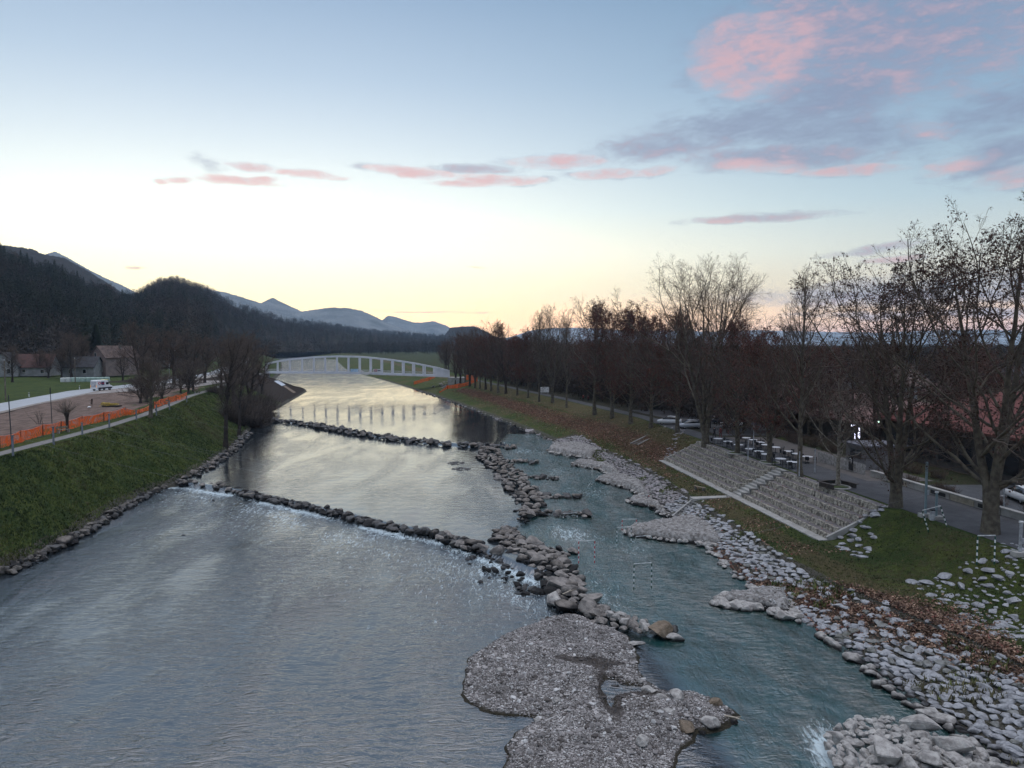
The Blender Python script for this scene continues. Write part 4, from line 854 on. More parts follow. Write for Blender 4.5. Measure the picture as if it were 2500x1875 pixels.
def make_tree(seed,H=24,base_r=.42,kind='plane',spread=5.5,dens=1.0,leaf=.0,forks=1,lean=(0,0),first=.16,twigk=3,thick=1.0,up0=.14):
    r=np.random.default_rng(seed)
    n=12; zz=np.linspace(0,1,n)
    tr=[];rd=[]
    fh=.0
    if forks==1:
        q=np.stack([np.cumsum(r.normal(0,.12,n))*.5+lean[0]*zz**1.5*H,np.cumsum(r.normal(0,.12,n))*.5+lean[1]*zz**1.5*H,zz*H*.95],-1); q[0,:2]=0
        tr.append(q); rd.append(base_r*(1-zz)**.85+.02); rd[0][0]*=1.35
    else:
        fh=H*.13
        for k in range(forks):
            a=k*2*math.pi/forks+r.uniform(-.4,.4); sp=spread*r.uniform(.22,.42)
            hx=np.where(zz<.13,0,(zz-.13)**.8)*sp
            q=np.stack([hx*math.cos(a)+np.cumsum(r.normal(0,.10,n))*.5+lean[0]*zz**1.4*H,hx*math.sin(a)+np.cumsum(r.normal(0,.10,n))*.5+lean[1]*zz**1.4*H,zz*H*r.uniform(.88,.97)],-1); q[0,:2]=0;q[1,:2]*=.2
            tr.append(q); rd.append(np.where(zz<.12,base_r,base_r*.68*(1-zz)**.8)+.02); rd[-1][0]*=1.3
    T0=np.array(tr); R0=np.array(rd)
    if kind=='plane':   crown=lambda t:spread*(.30+1.05*np.sin(np.pi*np.clip(t*.88+.10,0,1))**.7)*np.interp(t,[0,.15,.6,1],[1.0,1.05,.95,.60])
    elif kind=='round': crown=lambda t:spread*np.sin(np.pi*np.clip(t*.8+.18,0,1))**.7
    elif kind=='slim':  crown=lambda t:spread*np.interp(t,[0,.3,1],[.9,1,.25])
    elif kind=='low':   crown=lambda t:spread*np.interp(t,[0,.5,1],[1.1,1,.6])
    nl=int((34 if forks==1 else 34/forks)*max(.7,dens))
    P1,R1=grow(r,T0,R0,nl,first,.93,(1.35 if kind in('plane','low') else 1.05,.45),lambda t:crown((t-first)/(1-first)),.0145*thick,.5,9,.13,up0)
    P2,R2=grow(r,P1,R1,int(8*dens)+1,.18,.97,(.95,.6),.42,.010*thick,.6,6,.17,.06)
    P3,R3=grow(r,P2,R2,int(6*dens)+1,.15,1,(.9,.6),.50,.007*thick,.65,4,.2,.05)
    P4,R4=grow(r,P3,R3,int(3.5*dens),.2,1,(.8,.6),.6,.006*thick,.7,3,.22,.05)
    k_=H/max(P4[...,2].max(),1); T0,P1,P2,P3,P4=[a_*k_ for a_ in (T0,P1,P2,P3,P4)]; xs_=1/k_**.35
    for a_ in (T0,P1,P2,P3,P4): a_[...,:2]*=xs_
    R3=np.maximum(R3,.009*thick); R4=np.maximum(R4,.0065*thick)
    trunk=[tubes(T0,R0,9),tubes(P1,R1,6)]
    crownp=[tubes(P2,R2,4),tubes(P3,R3,3),tubes(P4,R4,3)]
    def cat_(l):
        V=[];F=[];o=0
        for v,f in l: V.append(v);F.append(f+o);o+=len(v)
        return np.vstack(V),np.vstack(F)
    tv=cat_(trunk); cv=cat_(crownp); lv=None
    if leaf>0:
        tips=np.vstack([P4[:,-1],P3[:,-1],P3[:,2]]); 
        patch=np.sin(tips[:,0]*.9+seed)+np.sin(tips[:,1]*.8+2)+np.sin(tips[:,2]*.7+1)
        tips=tips[(r.random(len(tips))<leaf*(.45+.75*(patch>.1)))]
        m=len(tips); k=2; c=np.repeat(tips,k,0)+r.normal(0,.07,(m*k,3)); s=r.uniform(.045,.105,(m*k,1))
        a=nrm_(r.normal(size=(m*k,3))); b=nrm_(np.cross(a,r.normal(size=(m*k,3))))
        c=c-np.array([0,0,.05])
        V=np.stack([c-a*s,c-b*s*.8,c+a*s,c+b*s*.8],1).reshape(-1,3); lv=(V,np.arange(len(V)).reshape(-1,4))
    return tv,cv,lv
BARK=mat('plane_bark',(.13,.115,.085),.9,scale=2.2,bump=.6,bscale=8,col2=(.060,.048,.038))
BARKP=mat('pale_bark',(.30,.27,.23),.9,scale=3.5,bump=.5,bscale=8,col2=(.10,.085,.065))
BARKD=mat('dark_bark',(.055,.042,.036),.9,scale=2.2,bump=.6,bscale=8,col2=(.028,.022,.019))
TWIG=mat('twigs',(.125,.098,.080),.95,scale=.6,col2=(.065,.050,.042))
TWIGR=mat('twigs_reddish',(.125,.088,.068),.95,scale=.6,col2=(.065,.044,.036))
TWIGP=mat('twigs_pale',(.15,.125,.10),.95,scale=.6,col2=(.07,.055,.045))
LEAFB=mat('crown_leaf',(.085,.042,.030),.9,scale=1.5,col2=(.035,.020,.018))
LEAFR=mat('crown_leaf_red',(.15,.050,.036),.9,scale=1.5,col2=(.045,.020,.018))
PROTO={}
def proto(key,bark,twig,leafm,**kw):
    tv,cv,lv=make_tree(**kw)
    PROTO[key]=(mesh_np('trunk',tv[0],[tv[1]],bark,True),mesh_np('crown',cv[0],[cv[1]],twig,False),None if lv is None else mesh_np('leaves',lv[0],[lv[1]],leafm,False))
proto('bigA',BARK,TWIG,LEAFB,seed=11,H=26,base_r=.52,forks=3,spread=9.5,dens=1.15,leaf=.48,thick=1.1,first=.11)
proto('bigB',BARK,TWIG,LEAFB,seed=12,H=24,base_r=.48,forks=3,spread=9.8,dens=1.15,leaf=.42,thick=1.1,first=.11)
proto('planeA',BARK,TWIG,LEAFR,seed=21,H=24,base_r=.40,spread=8.2,dens=1.2,leaf=.30)
proto('planeB',BARK,TWIGR,LEAFR,seed=22,H=24,base_r=.40,forks=2,spread=8.4,dens=1.2,leaf=.45)
proto('planeC',BARK,TWIGR,LEAFR,seed=23,H=24,base_r=.38,spread=7.6,dens=1.2,leaf=.62)
proto('bareR',BARK,TWIG,None,seed=31,H=26,base_r=.45,forks=4,spread=13.5,kind='round',dens=1.35,leaf=0)
proto('bareS',BARK,TWIG,None,seed=32,H=23,base_r=.26,spread=7.0,kind='slim',dens=1.1,leaf=0,first=.22)
proto('young',BARKP,TWIGP,None,seed=33,H=13,base_r=.24,spread=4.6,kind='plane',dens=.85,leaf=0,first=.28)
proto('bushy',BARKD,TWIGR,None,seed=41,H=19,base_r=.38,forks=2,spread=7.0,kind='round',dens=1.15,leaf=0,up0=.12)
proto('spready',BARKD,TWIG,None,seed=42,H=7.5,base_r=.26,forks=3,spread=5.2,kind='low',dens=1.0,leaf=0,first=.2,up0=.02,thick=1.2)
proto('leaning',BARKD,TWIG,None,seed=43,H=19,base_r=.32,spread=5.6,kind='round',dens=1.15,leaf=0,lean=(.10,.0),first=.28)
proto('bankA',BARK,TWIG,None,seed=44,H=13,base_r=.34,spread=5.2,kind='round',dens=1.1,leaf=0,first=.2)
def tree(key,x,y,z,h,rz,label,group,cat='tree',name='bare_tree',sxy=1.0,h0=None):
    base={'bigA':26,'bigB':24,'planeA':24,'planeB':24,'planeC':24,'bareR':26,'bareS':23,'young':13,'bushy':19,'spready':7.5,'leaning':19,'bankA':13}[key]
    s=h/base; e=empty(name,(x,y,z-.1),rz,label,cat,group); e.scale=(s*sxy,s*sxy,s)
    t_,c_,l_=PROTO[key]
    link(bpy.data.objects.new('trunk',t_),e); link(bpy.data.objects.new('crown',c_),e)
    if l_: link(bpy.data.objects.new('leaves',l_),e)
    return e
def tree_px(key,bx,by,ty,z,rz,label,group=None,sxy=1.0,name='bare_tree'):
    x,y,_=P(bx,by,z); d=ray(bx,ty); top=CAMZ+d[2]*(y/d[1]); z=GZ(x,y)
    return tree(key,x,y,z,max(4,top-z),rz,label,group,name=name,sxy=sxy)
GP='plane trees of the promenade row'
tree_px('bigA',2418,1302,440,ZR,.3,'huge forked plane tree nearest on the right, its top cut by nothing but sky',GP,sxy=1.0,name='plane_tree')
tree_px('bigB',2187,1238,566,ZR,1.9,'second big plane tree, standing by the lower right corner of the steps',GP,sxy=.95,name='plane_tree')
tree_px('young',2045,1188,905,ZR,.8,'young pale-barked plane with a wooden bench round its foot, above the steps',GP,name='plane_tree')
tree_px('bareS',1955,1163,640,ZR,2.2,'slender leafless tree with whitish trunk beside the last cafe tables',GP,name='bare_tree')
tree_px('planeB',1879,1130,760,ZR,.6,'dark-trunked plane in a round pit between the cafe tables',GP,name='plane_tree')
tree_px('planeA',1798,1107,748,ZR,1.1,'plane tree in the kerbed pit at the head of the steps',GP,name='plane_tree')
tree_px('bareR',1722,1083,612,ZR,.2,'tallest leafless tree with broad round crown, at the far end of the steps',GP,name='bare_tree',sxy=1.02)
tree_px('planeC',1654,1056,735,ZR,2.9,'plane with brown leaves beside the top of the little slope stair',GP,name='plane_tree')
row=[(1589,1040,745,'planeA'),(1540,1027,722,'planeC'),(1494,1014,728,'planeB'),(1452,1005,712,'planeA'),(1383,988,770,'bareS'),(1349,978,738,'bareR'),(1316,973,755,'bareS'),(1289,965,792,'planeC'),(1263,959,800,'planeB'),(1235,954,808,'bushy'),(1217,951,772,'planeA'),
     (1199,947,800,'planeB'),(1186,944,806,'bushy'),(1172,941,812,'planeC'),(1160,939,790,'bareR'),(1147,936,800,'bushy'),(1136,933,812,'planeC'),(1124,931,808,'bushy'),(1112,929,805,'bushy')]
lab=['thick-trunked plane left of the little slope stair','plane with rusty leaves, two trunks left of the slope stair','forked plane in the middle of the promenade row','tall plane whose leafy top breaks the skyline, near the walkers','thin grey tree on the slope below the walkers','pale feathery leafless tree rising above the middle of the row','light-stemmed slender tree beside the white box','short rusty plane left of the white box','forked plane of the far promenade row','bushy dark tree of the far promenade row','thin leafy tree standing out alone against the pink sky',
     ]+['dark tree in the distant end of the promenade row, near the bridge']*8
for k,(bx,by,ty,key) in enumerate(row):
    tree_px(key,bx,by,ty,ZR,k*1.7,lab[k],GP if k<11 else 'distant end of the promenade row',sxy=.9 if key!='bareR' else .8,name='plane_tree' if 'plane' in key else 'bare_tree')
# second row and thicket beyond the promenade
for k in range(70):
    y=92+k*3.7+rng.uniform(-2,2); x=float(Cf(y))+rng.choice([9,12.5,16,21])+rng.uniform(-1.5,1.5)
    if y<150 and x-Cf(y)<14: x=float(Cf(y))+rng.uniform(22,38)
    key=['planeC','bushy','planeB','bushy'][k%4]; tree(key,x,y,ZR,rng.uniform(13,18.5),rng.uniform(0,6),'brown leafless tree in the dense thicket behind the promenade','thicket behind the promenade',sxy=1.05)
for k in range(26):
    y=rng.uniform(250,430); x=float(Cf(y))+rng.uniform(3,60); tree(['bushy','planeC'][k%2],x,y,ZR,rng.uniform(13,19),rng.uniform(0,6),'dark tree in the grove beyond the right end of the bridge','grove beyond the bridge',sxy=1.1)
# left bank
tree_px('bankA',367,1024,862,ZL-.4,.4,'stout-trunked bare tree on the brow of the left bank, before the orange netting',sxy=1.15)
tree_px('leaning',550,1070,800,2.6,0.0,'leaning bare tree low on the left bank, the largest by the water',sxy=1.1)
tree_px('leaning',583,1040,812,3.0,.35,'slimmer bare tree just behind the leaning one on the left bank',sxy=.9)
for bx,by,ty,l in ((343,983,905,'low spreading fruit tree nearest the orange netting, left of the stout trunk'),(358,980,900,'low spreading tree right behind the stout bank tree'),(395,972,895,'low dark tree left of the bench by the path'),(441,959,885,'short spreading tree at the middle of the path-side group'),(460,961,870,'spreading tree next to the small white bench'),(472,955,866,'rightmost spreading tree of the path-side group')):
    tree_px('spready',bx,by,ty,ZL,bx*.7,l,'spreading trees beside the left path',sxy=1.15 if bx<440 else .9)
for bx,by,ty,l,s in ((345,946,770,'tall egg-shaped bare tree behind the van road','',),(425,940,792,'broad bare tree right of the street lamp',''),(470,938,800,'bare tree behind the right group of spreading trees',''),(500,935,812,'bare tree at the foot of the bridge ramp',''),(385,940,800,'bare tree between the lamp and the tall egg-shaped one',''),(540,950,815,'brown bushy tree above the soil bank',''),(570,975,822,'bushy bare tree on the top of the soil bank',''),(610,970,800,'reddish bushy tree overhanging the left end of the bridge',''),(640,950,842,'low bushy tree touching the bridge handrail',''),(600,950,815,'dark bushy tree close to the left end of the bridge','')):
    tree_px('bushy',bx,by,ty,ZL if bx<560 else 5.5,bx*.3,l,'tall bare trees before the left end of the bridge',sxy=1.25)
for bx,by,ty,l in ((30,930,835,'bare garden tree beside the white gabled house'),(98,918,845,'bare tree in front of the red roofed cottage'),(118,920,850,'second bare tree before the red roofed cottage'),(150,921,838,'bare tree in the orchard left of the big conifer'),(175,922,800,'tall brownish tree beside the big dark conifer'),(300,925,850,'bare shrub-like tree before the old barn'),(200,918,808,'green-brown tree touching the big dark conifer')):
    tree_px('bushy',bx,by,ty,ZL+.5,bx*.37,l,'garden trees round the left houses',sxy=1.3)
# shrubs
def shrub(x,y,z,h,w_,label,group,m_=None,name='shrub',n=260):
    r=np.random.default_rng(int(abs(x*31+y*17))); B=n
    a=r.uniform(0,6.28,B); el_=r.uniform(.35,1.45,B); L=h*r.uniform(.6,1.05,B); P_=np.zeros((B,5,3)); P_[:,0]=np.c_[r.normal(0,w_*.22,B),r.normal(0,w_*.22,B),np.zeros(B)]
    d=np.c_[np.cos(a)*np.cos(el_)*w_/h,np.sin(a)*np.cos(el_)*w_/h,np.sin(el_)]
    for k in range(1,5): d=nrm_(d+r.normal(0,.14,(B,3))); P_[:,k]=P_[:,k-1]+d*(L/4)[:,None]
    Rr_=np.full((B,1),.018*max(1,h/2))*np.linspace(1,.3,5)[None]
    P2,R2=grow(r,P_,Rr_,6,.2,1,(.8,.5),.4,.01,.8,3,.2,.03); R2=np.maximum(R2,.008)
    e=empty(name,(x,y,z),0,label,'shrub',group); V,F=tubes(P_,Rr_,3); V2,F2=tubes(P2,R2,3)
    link(bpy.data.objects.new('stems',mesh_np('stems',V,[F],BARKD)),e); link(bpy.data.objects.new('crown',mesh_np('crown',V2,[F2],m_ or TWIG)),e); return e
for k,(px,py,z,h,w_,l) in enumerate(((622,1035,1.2,5.5,3.6,'dense dark shrub at the water below the leaning trees'),(640,1018,1.5,5,3.4,'dark shrub where the far weir meets the left bank'),(655,985,3,4.5,4,'straggly shrub on the soil bank'),(600,1000,3.5,6,4,'big bush between the leaning trees and the bridge'),(618,990,4,6,4.5,'tall thicket bush on the left bank below the bridge'),(560,990,6,4,3,'bush beside the path behind the leaning tree'),(585,1010,4,6,3.5,'bush just behind the slimmer leaning tree'),(520,962,7,2.2,2,'low bush by the path end'),(636,1000,2.5,6.5,4,'overhanging bush above the dark left shore'))):
    x,y,_=P(px,py,z); shrub(x,y,GZ(x,y)-.2,h,w_,l,'bushes on the left bank near the far weir')
x,y,_=P(97,1034,ZL); e=shrub(x,y,GZ(x,y),2.3,1.0,'thin leafless sapling in the dirt, left of the pollard willow',None,TWIGP,n=14)
# pollard willow
x,y,_=P(164,1052,ZL); e=empty('pollard_willow',(x,y,GZ(x,y)),0,'pollard willow with a spray of thin shoots, behind the orange netting','tree')
b=MB(); b.tube([(0,0,0),(.05,0,1.0),(0,.05,1.9),(0,0,2.4)],[.22,.17,.2,.33],8); b.ell((0,0,2.45),(.36,.36,.25),8,6); b.build('trunk',BARKD,e,True)
r_=np.random.default_rng(5); B=150; P_=np.zeros((B,4,3)); P_[:,0]=np.array([0,0,2.5])+r_.normal(0,.15,(B,3)); a=r_.uniform(0,6.28,B); q=r_.uniform(.25,1.35,B); d=np.c_[np.cos(a)*np.cos(q),np.sin(a)*np.cos(q),np.sin(q)]
for k in range(1,4): d=nrm_(d+r_.normal(0,.06,(B,3))); P_[:,k]=P_[:,k-1]+d*.62
V,F=tubes(P_,np.full((B,1),.016)*np.array([[1,.8,.6,.4]]),3); link(bpy.data.objects.new('crown',mesh_np('crown',V,[F],TWIGP)),e)
# conifers
def conifer_geo(seed,H,Rb,n=900,lo=.05):
    r=np.random.default_rng(seed); t=r.random(n)**.8*(1-lo)+lo; a=r.uniform(0,6.28,n); tier=np.abs(np.sin(t*math.pi*9+a*.3))*.35+.65
    rad=Rb*(1-t)**.85*tier*r.uniform(.25,1.08,n)+.05; c=np.c_[np.cos(a)*rad,np.sin(a)*rad,t*H]
    s=(H*.035+Rb*.10)*(1-.55*t)*r.uniform(.6,1.2,n); out=np.c_[np.cos(a),np.sin(a),np.full(n,-.35)]; tan=np.c_[-np.sin(a),np.cos(a),np.zeros(n)]
    V=np.stack([c-tan*s[:,None]*.45,c+out*s[:,None],c+tan*s[:,None]*.45,c+np.array([0,0,1])*s[:,None]*.55-out*s[:,None]*.3],1).reshape(-1,3)
    k=np.arange(n)[:,None]*4; F=np.vstack([np.hstack([k,k+1,k+2]),np.hstack([k,k+2,k+3]),np.hstack([k,k+1,k+3])]); return V,F
NEED=mat('needles',(.016,.026,.014),.95,scale=.4,col2=(.008,.013,.008))
NEED2=mat('needles_olive',(.028,.032,.016),.95,scale=.4,col2=(.012,.015,.009))
def conifer(x,y,z,H,Rb,label,group,seed=1,m_=None,n=1400):
    e=empty('conifer',(x,y,z),0,label,'conifer',group); b=MB(); b.tube([(0,0,0),(0,0,H*.9)],[.02*H,.02],7); b.build('trunk',BARKD,e)
    V,F=conifer_geo(seed,H,Rb,n); link(bpy.data.objects.new('crown',mesh_np('crown',V,[F],m_ or NEED)),e); return e
x,y,_=P(238,916,ZL+.5); conifer(x,y,ZL,19,4.0,'big pointed dark conifer beside the old barn',None,2,n=4200)
x,y,_=P(205,905,ZL+1); conifer(x,y,ZL,16,5.0,'broad olive-green conifer left of the big dark one',None,3,NEED2,n=3800)
for k,(px,py,h) in enumerate(((1850,800,11),(2060,812,9),(1700,812,9),(2180,800,11),(1620,838,10),(2345,815,9),(2440,830,8))):
    x,y,_=PD(px,840,230); conifer(x,y,ZR,h+6,3.4,'dark conifer among the town gardens behind the planes','conifers among the town gardens',20+k,n=900)
# forest on the near hill: nobody could count it
xx,df,dr,zr,z0,pw_,HX,HYY,HZ=HILL
nr,nc=HX.shape
def hill_pts(n,r,lo=0,hi=1.0,cmax=None):
    u=r.uniform(0,nc-1.001,n*1); v=r.uniform(lo,hi,n)**.9*(nr-1.001); i=v.astype(int); j=u.astype(int); fi=v-i; fj=u-j
    g=lambda M:(M[i,j]*(1-fi)*(1-fj)+M[i+1,j]*fi*(1-fj)+M[i,j+1]*(1-fi)*fj+M[i+1,j+1]*fi*fj)
    return g(HX),g(HYY),g(HZ),u
rF=np.random.default_rng(77)
def blobtree(seed,n):   # bare broadleaf crown as a haze of small twig-blades
    r=np.random.default_rng(seed); d=nrm_(r.normal(size=(n,3))); rr=r.random(n)**.4; c=d*rr[:,None]*np.array([.36,.36,.42])+np.array([0,0,.60])
    s=.055; a=nrm_(d+r.normal(0,.6,(n,3))+np.array([0,0,.6])); b=nrm_(np.cross(a,r.normal(size=(n,3))))
    V=np.stack([c-b*s*.35,c+a*s*2.0,c+b*s*.35],1).reshape(-1,3); F=np.arange(3*n).reshape(-1,3)
    tv=np.array([(-.02,0,0),(.02,0,0),(0,0,.6),(0,-.02,0),(0,.02,0),(0,0,.6)]); return np.vstack([V,tv]),np.vstack([F,[[3*n,3*n+1,3*n+2],[3*n+3,3*n+4,3*n+5]]])
def conif_small(seed,n): 
    V,F=conifer_geo(seed,1.0,.19,n,.08); return V,F
BT=[blobtree(s,150) for s in range(5)]; CTs=[conif_small(s,120) for s in range(5)]
FM=[mat('far_broadleaf',(.040,.032,.027),1,scale=.02,col2=(.024,.020,.018),stretch='world'),mat('far_broadleaf_grey',(.060,.050,.044),1,scale=.02,col2=(.032,.028,.025),stretch='world'),mat('far_conifer',(.012,.019,.013),1,scale=.02,col2=(.006,.011,.008),stretch='world'),mat('far_conifer_olive',(.030,.036,.022),1,scale=.02,col2=(.018,.022,.014),stretch='world')]
def forest(name,X,Y,Z,Hh,con,label):
    I=np.where(con)[0]; J=np.where(~con)[0]
    for idx,geos,mm,lb in ((I,CTs,(2,3),'conifers'),(J,BT,(0,1),'bare broadleaf trees')):
        if len(idx): swarm(name,X[idx],Y[idx],Z[idx]-.6,Hh[idx],geos,[FM[mm[0]],FM[mm[1]]],lb+' '+label,'forest',rF.integers(0,2,len(idx)))
n=5200; X,Y,Z,u=hill_pts(n,rF); 
con=(fnz(X,Y,.018,3,4)+rF.normal(0,.25,n)+np.where(u<nc*.5,.12,.05))>.12
con&=~((u>nc*.48)&(u<nc*.60)&(Z>70))
forest('forest',X,Y,Z,rF.uniform(9,16,n)*np.where(con,1.12,.9),con,'covering the left hillside as one wood')
# crest trees one can tell apart
for k,(px,py,h,c) in enumerate(((-2,586,22,1),(10,600,18,1),(38,612,14,0),(50,610,14,1),(66,617,16,1),(78,627,12,1),(100,640,16,1),(118,636,13,1),(133,634,14,1),(152,646,14,1),(188,660,22,1),(204,676,13,1),(240,690,14,0),(256,688,15,0),(268,690,13,0),(298,706,16,1),(310,720,11,1),(318,722,12,1))):
    D=float(np.interp(px,xx,dr))-5; x,y,z=PD(px,py,D); zg=float(np.interp(px,xx,zr))-3
    hh_=max(8,z-zg)
    if c: conifer(x,y,zg,hh_,hh_*.22,'dark conifer standing out on the crest of the left hill','conifers on the crest of the left hill',40+k,n=500)
    else: tree('bushy',x,y,zg,hh_,k,'bare tree on the crest of the left hill','bare trees on the crest of the left hill',sxy=1.3)
for k in range(34):
    px=352+k*4.9+rng.uniform(-1.5,1.5); D=float(np.interp(px,xx,dr))-4; base=float(np.interp(px,xx,zr)); top=np.interp(px,[345,364,395,433,459,506,530],[703,693,676,673,682,699,712])+rng.uniform(-3,3)
    z=PD(px,top,D)[2]; x=PD(px,top,D)[0]; tree('bareS' if k%3 else 'bareR',x,D,base-4,max(7,z-base+4),k,'leafless tree in the airy row crowning the round hilltop','airy row of trees on the hilltop',sxy=1.4)
n=520; Y=rF.uniform(116,300,n); X=Cf(Y)+rF.uniform(6,34,n); forest('undergrowth',X,Y,np.full(n,4.8),rF.uniform(4.5,9.5,n),rF.random(n)<.08,'forming the brown undergrowth behind the promenade')
# far woods at the river bend and behind the town
n=900; Y=rF.uniform(640,1100,n); X=Lf(Y)-rF.uniform(5,260,n); forest('forest',X,Y,np.full(n,8.),rF.uniform(9,17,n),rF.random(n)<.3,'in the wood at the river bend below the hill')
n=700; X=rF.uniform(-190,60,n)*1.6; Y=rF.uniform(900,1300,n); forest('forest',X,Y,np.full(n,6.),rF.uniform(10,17,n),rF.random(n)<.5,'closing the far end of the valley meadow')
n=3000; Y=rF.uniform(150,1500,n)**1; X=Cf(np.minimum(Y,400))+45+rF.random(n)**.8*Y*.85; ok=(X>Cf(Y)+34)&(np.abs(X/Y)<.95); X=X[ok];Y=Y[ok]
forest('woodland',X,Y,np.full(len(X),5.),rF.uniform(7,14,len(X)),rF.random(len(X))<.35,'between the houses of the town on the right plain')
# ================================================================ BUILT THINGS
def hit(px,py,lo=25,hi=900):
    d=ray(px,py); D=np.geomspace(lo,hi,2500); t=D/d[1]; x=d[0]*t; y=D; z=CAMZ+d[2]*t
    g=gh(x,y,False); k=np.argmax(z<g) if (z<g).any() else len(D)-1
    return float(x[k]),float(y[k]),float(g[k])
ASPH=mat('asphalt',(.070,.070,.074),.9,var=.15,scale=.7,bump=.3,bscale=20,col2=(.045,.045,.049))
ASPHL=mat('asphalt_pale',(.33,.34,.36),.55,scale=.5,bump=.2,bscale=12,col2=(.26,.27,.285),spec=.5)
CONC=mat('concrete',(.36,.35,.33),.9,scale=1.0,bump=.3,bscale=9,col2=(.25,.24,.225))
CONCD=mat('concrete_dark',(.17,.165,.155),.9,scale=1.0,bump=.3,bscale=9,col2=(.11,.105,.10))
PATHM=mat('path_gravel',(.20,.19,.18),.95,scale=2.0,bump=.4,bscale=12,col2=(.13,.125,.12))
def strip(name,Yv,x0,x1,z,m_,kind='structure',label=None,cat=None,drape=False,nx=3):
    Yv=np.asarray(Yv,float); a=np.array([x0(y) for y in Yv]); b=np.array([x1(y) for y in Yv]); t=np.linspace(0,1,nx)
    X=a[:,None]*(1-t)+b[:,None]*t; Y=np.repeat(Yv[:,None],nx,1)
    Z=np.full(X.shape,z) if not drape else gh(X,Y,False)+z
    o=link(bpy.data.objects.new(name,grid_mesh(name,X,Y,Z,m_,False))); return tag(o,label,cat,kind=kind)
Cx=lambda y:float(Cf(y))
strip('promenade',np.arange(20,300,2.),lambda y:Cx(y)+.25,lambda y:Cx(y)+float(np.interp(y,[20,66,74,81,90,112,114,300],[7.6,7.4,7.0,5.0,5.0,5.0,3.3,2.8])),ZR+.025,ASPH)
strip('cafe_terrace',np.arange(76,114,2.),lambda y:Cx(y)+5.05,lambda y:Cx(y)+12,ZR+.03,mat('paving_dark',(.10,.09,.085),.9,scale=1.5,bump=.3,bscale=6,col2=(.07,.062,.058)))
strip('car_park',np.arange(20,76,2.),lambda y:Cx(y)+8.2,lambda y:Cx(y)+40,ZR+.025,mat('car_park_asphalt',(.060,.063,.068),.8,scale=.8,bump=.3,bscale=16,col2=(.042,.045,.05)))
strip('car_park',np.arange(114,160,2.),lambda y:Cx(y)+5,lambda y:Cx(y)+19,ZR+.03,ASPH)
for y0 in range(44,74,5):
    mb=MB(); mb.box((Cx(y0)+15,y0,ZR+.034),(5,.12,.006),rz=.25); tag(mb.build('parking_line',mat('white_paint',(.6,.6,.6),.7,var=.1)),None,None,kind='structure')
strip('path',np.arange(30,262,2.),lambda y:float(PLf(y))-.85,lambda y:float(PLf(y))+.85,.03,PATHM,drape=True)
strip('road',np.concatenate([np.arange(60,300,3.),np.arange(300,640,10.)]),lambda y:float(roadx(y))-3.6,lambda y:float(roadx(y))+3.6,.035,ASPHL,drape=True)
strip('road_verge',np.arange(60,262,3.),lambda y:float(roadx(y))+3.5,lambda y:float(roadx(y))+5.0,.03,mat('verge',(.26,.23,.20),.95,scale=1.2,col2=(.17,.14,.12),bump=.4),drape=True)
# ramp spur to the bridge
pr=[P(430,933,ZL),P(480,925,ZL),P(530,916,ZL),P(580,905,ZL+.2),P(625,899,ZL+.6),P(652,903,8.0)]
X=[];Y=[];Z=[]
for (x,y,z) in pr: X.append([x-3.0,x+3.0]);Y.append([y+3.0,y-3.0]);Z.append([z+.06,z+.06])
o=link(bpy.data.objects.new('bridge_ramp',grid_mesh('bridge_ramp',np.array(X),np.array(Y),np.array(Z),mat('ramp_gravel',(.30,.275,.25),.95,scale=.8,col2=(.20,.18,.16),bump=.3),False))); tag(o,None,None,kind='structure')
strip('gravel_yard',np.arange(170,236,3.),lambda y:float(roadx(y))+5,lambda y:float(roadx(y))+5+float(np.interp(y,[170,200,236],[1,16,14])),.05,mat('yard_gravel',(.30,.275,.26),.95,scale=.6,col2=(.19,.165,.15),bump=.4),drape=True)

# ---- foot and cycle bridge
def Dbr(x): return 290-5*(x-650)/450
WHT=mat('white_steel',(.62,.62,.66),.45,var=.06,scale=.5,spec=.5)
def bp(x,y): return np.array(PD(x,y,Dbr(x)))
br=empty('footbridge',bp(880,915),0,'white steel arch footbridge spanning the river, with banners on its railing','bridge')
base=np.array(bp(880,915)); OFF=np.array((-1.25,4.4,0))
topx=[648,677,707,737,766,794,823,852,880,908,934,961,986,1012,1038,1063,1098]; topy=np.interp(topx,[648,677,707,766,823,834,880,908,961,1012,1063,1098],[889.5,882.5,877.7,872.3,870.4,870.3,871.6,873.7,879.5,887,897,906])
dky=lambda x:np.interp(x,[648,700,823,908,1012,1104],[909.2,909.2,909.8,912,915.6,918.8])
def rel(p): return np.array(p)-base
for nm,of in (('arch',np.zeros(3)),('arch',OFF)):
    b=MB()
    for i in range(len(topx)-1):
        b.bar(rel(bp(topx[i],topy[i]))+of,rel(bp(topx[i+1],topy[i+1]))+of,.5,.62)
    b.build(nm,WHT,br)
    b=MB()
    for i in range(len(topx)-1):
        b.bar(rel(bp(topx[i],dky(topx[i])))+of,rel(bp(topx[i+1],dky(topx[i+1])))+of,.40,.85)
    b.build('deck_beam',WHT,br)
    for x in [650]+[677.6,707.6,737.6,766.4,794.5,823.4,851.7,879.4,906.4,933.6,960,986.6,1012,1037.8,1063.9]:
        b=MB(); b.bar(rel(bp(x,float(np.interp(x,topx,topy))))+of,rel(bp(x,float(dky(x))))+of,.55,.36) 
        b.build('post',WHT,br)
    b=MB(); g=[(1064,None),(1098,None),(1098,1),(1064,1)]
    q=[rel(bp(1064,float(dky(1064))))+of,rel(bp(1098,float(dky(1098))))+of,rel(bp(1098,906.))+of,rel(bp(1064,897.))+of]
    th=np.array((0,.14,0)); b.hexa([q[0]-th,q[1]-th,q[1]+th,q[0]+th,q[3]-th,q[2]-th,q[2]+th,q[3]+th]); b.build('end_plate',WHT,br)
b=MB()
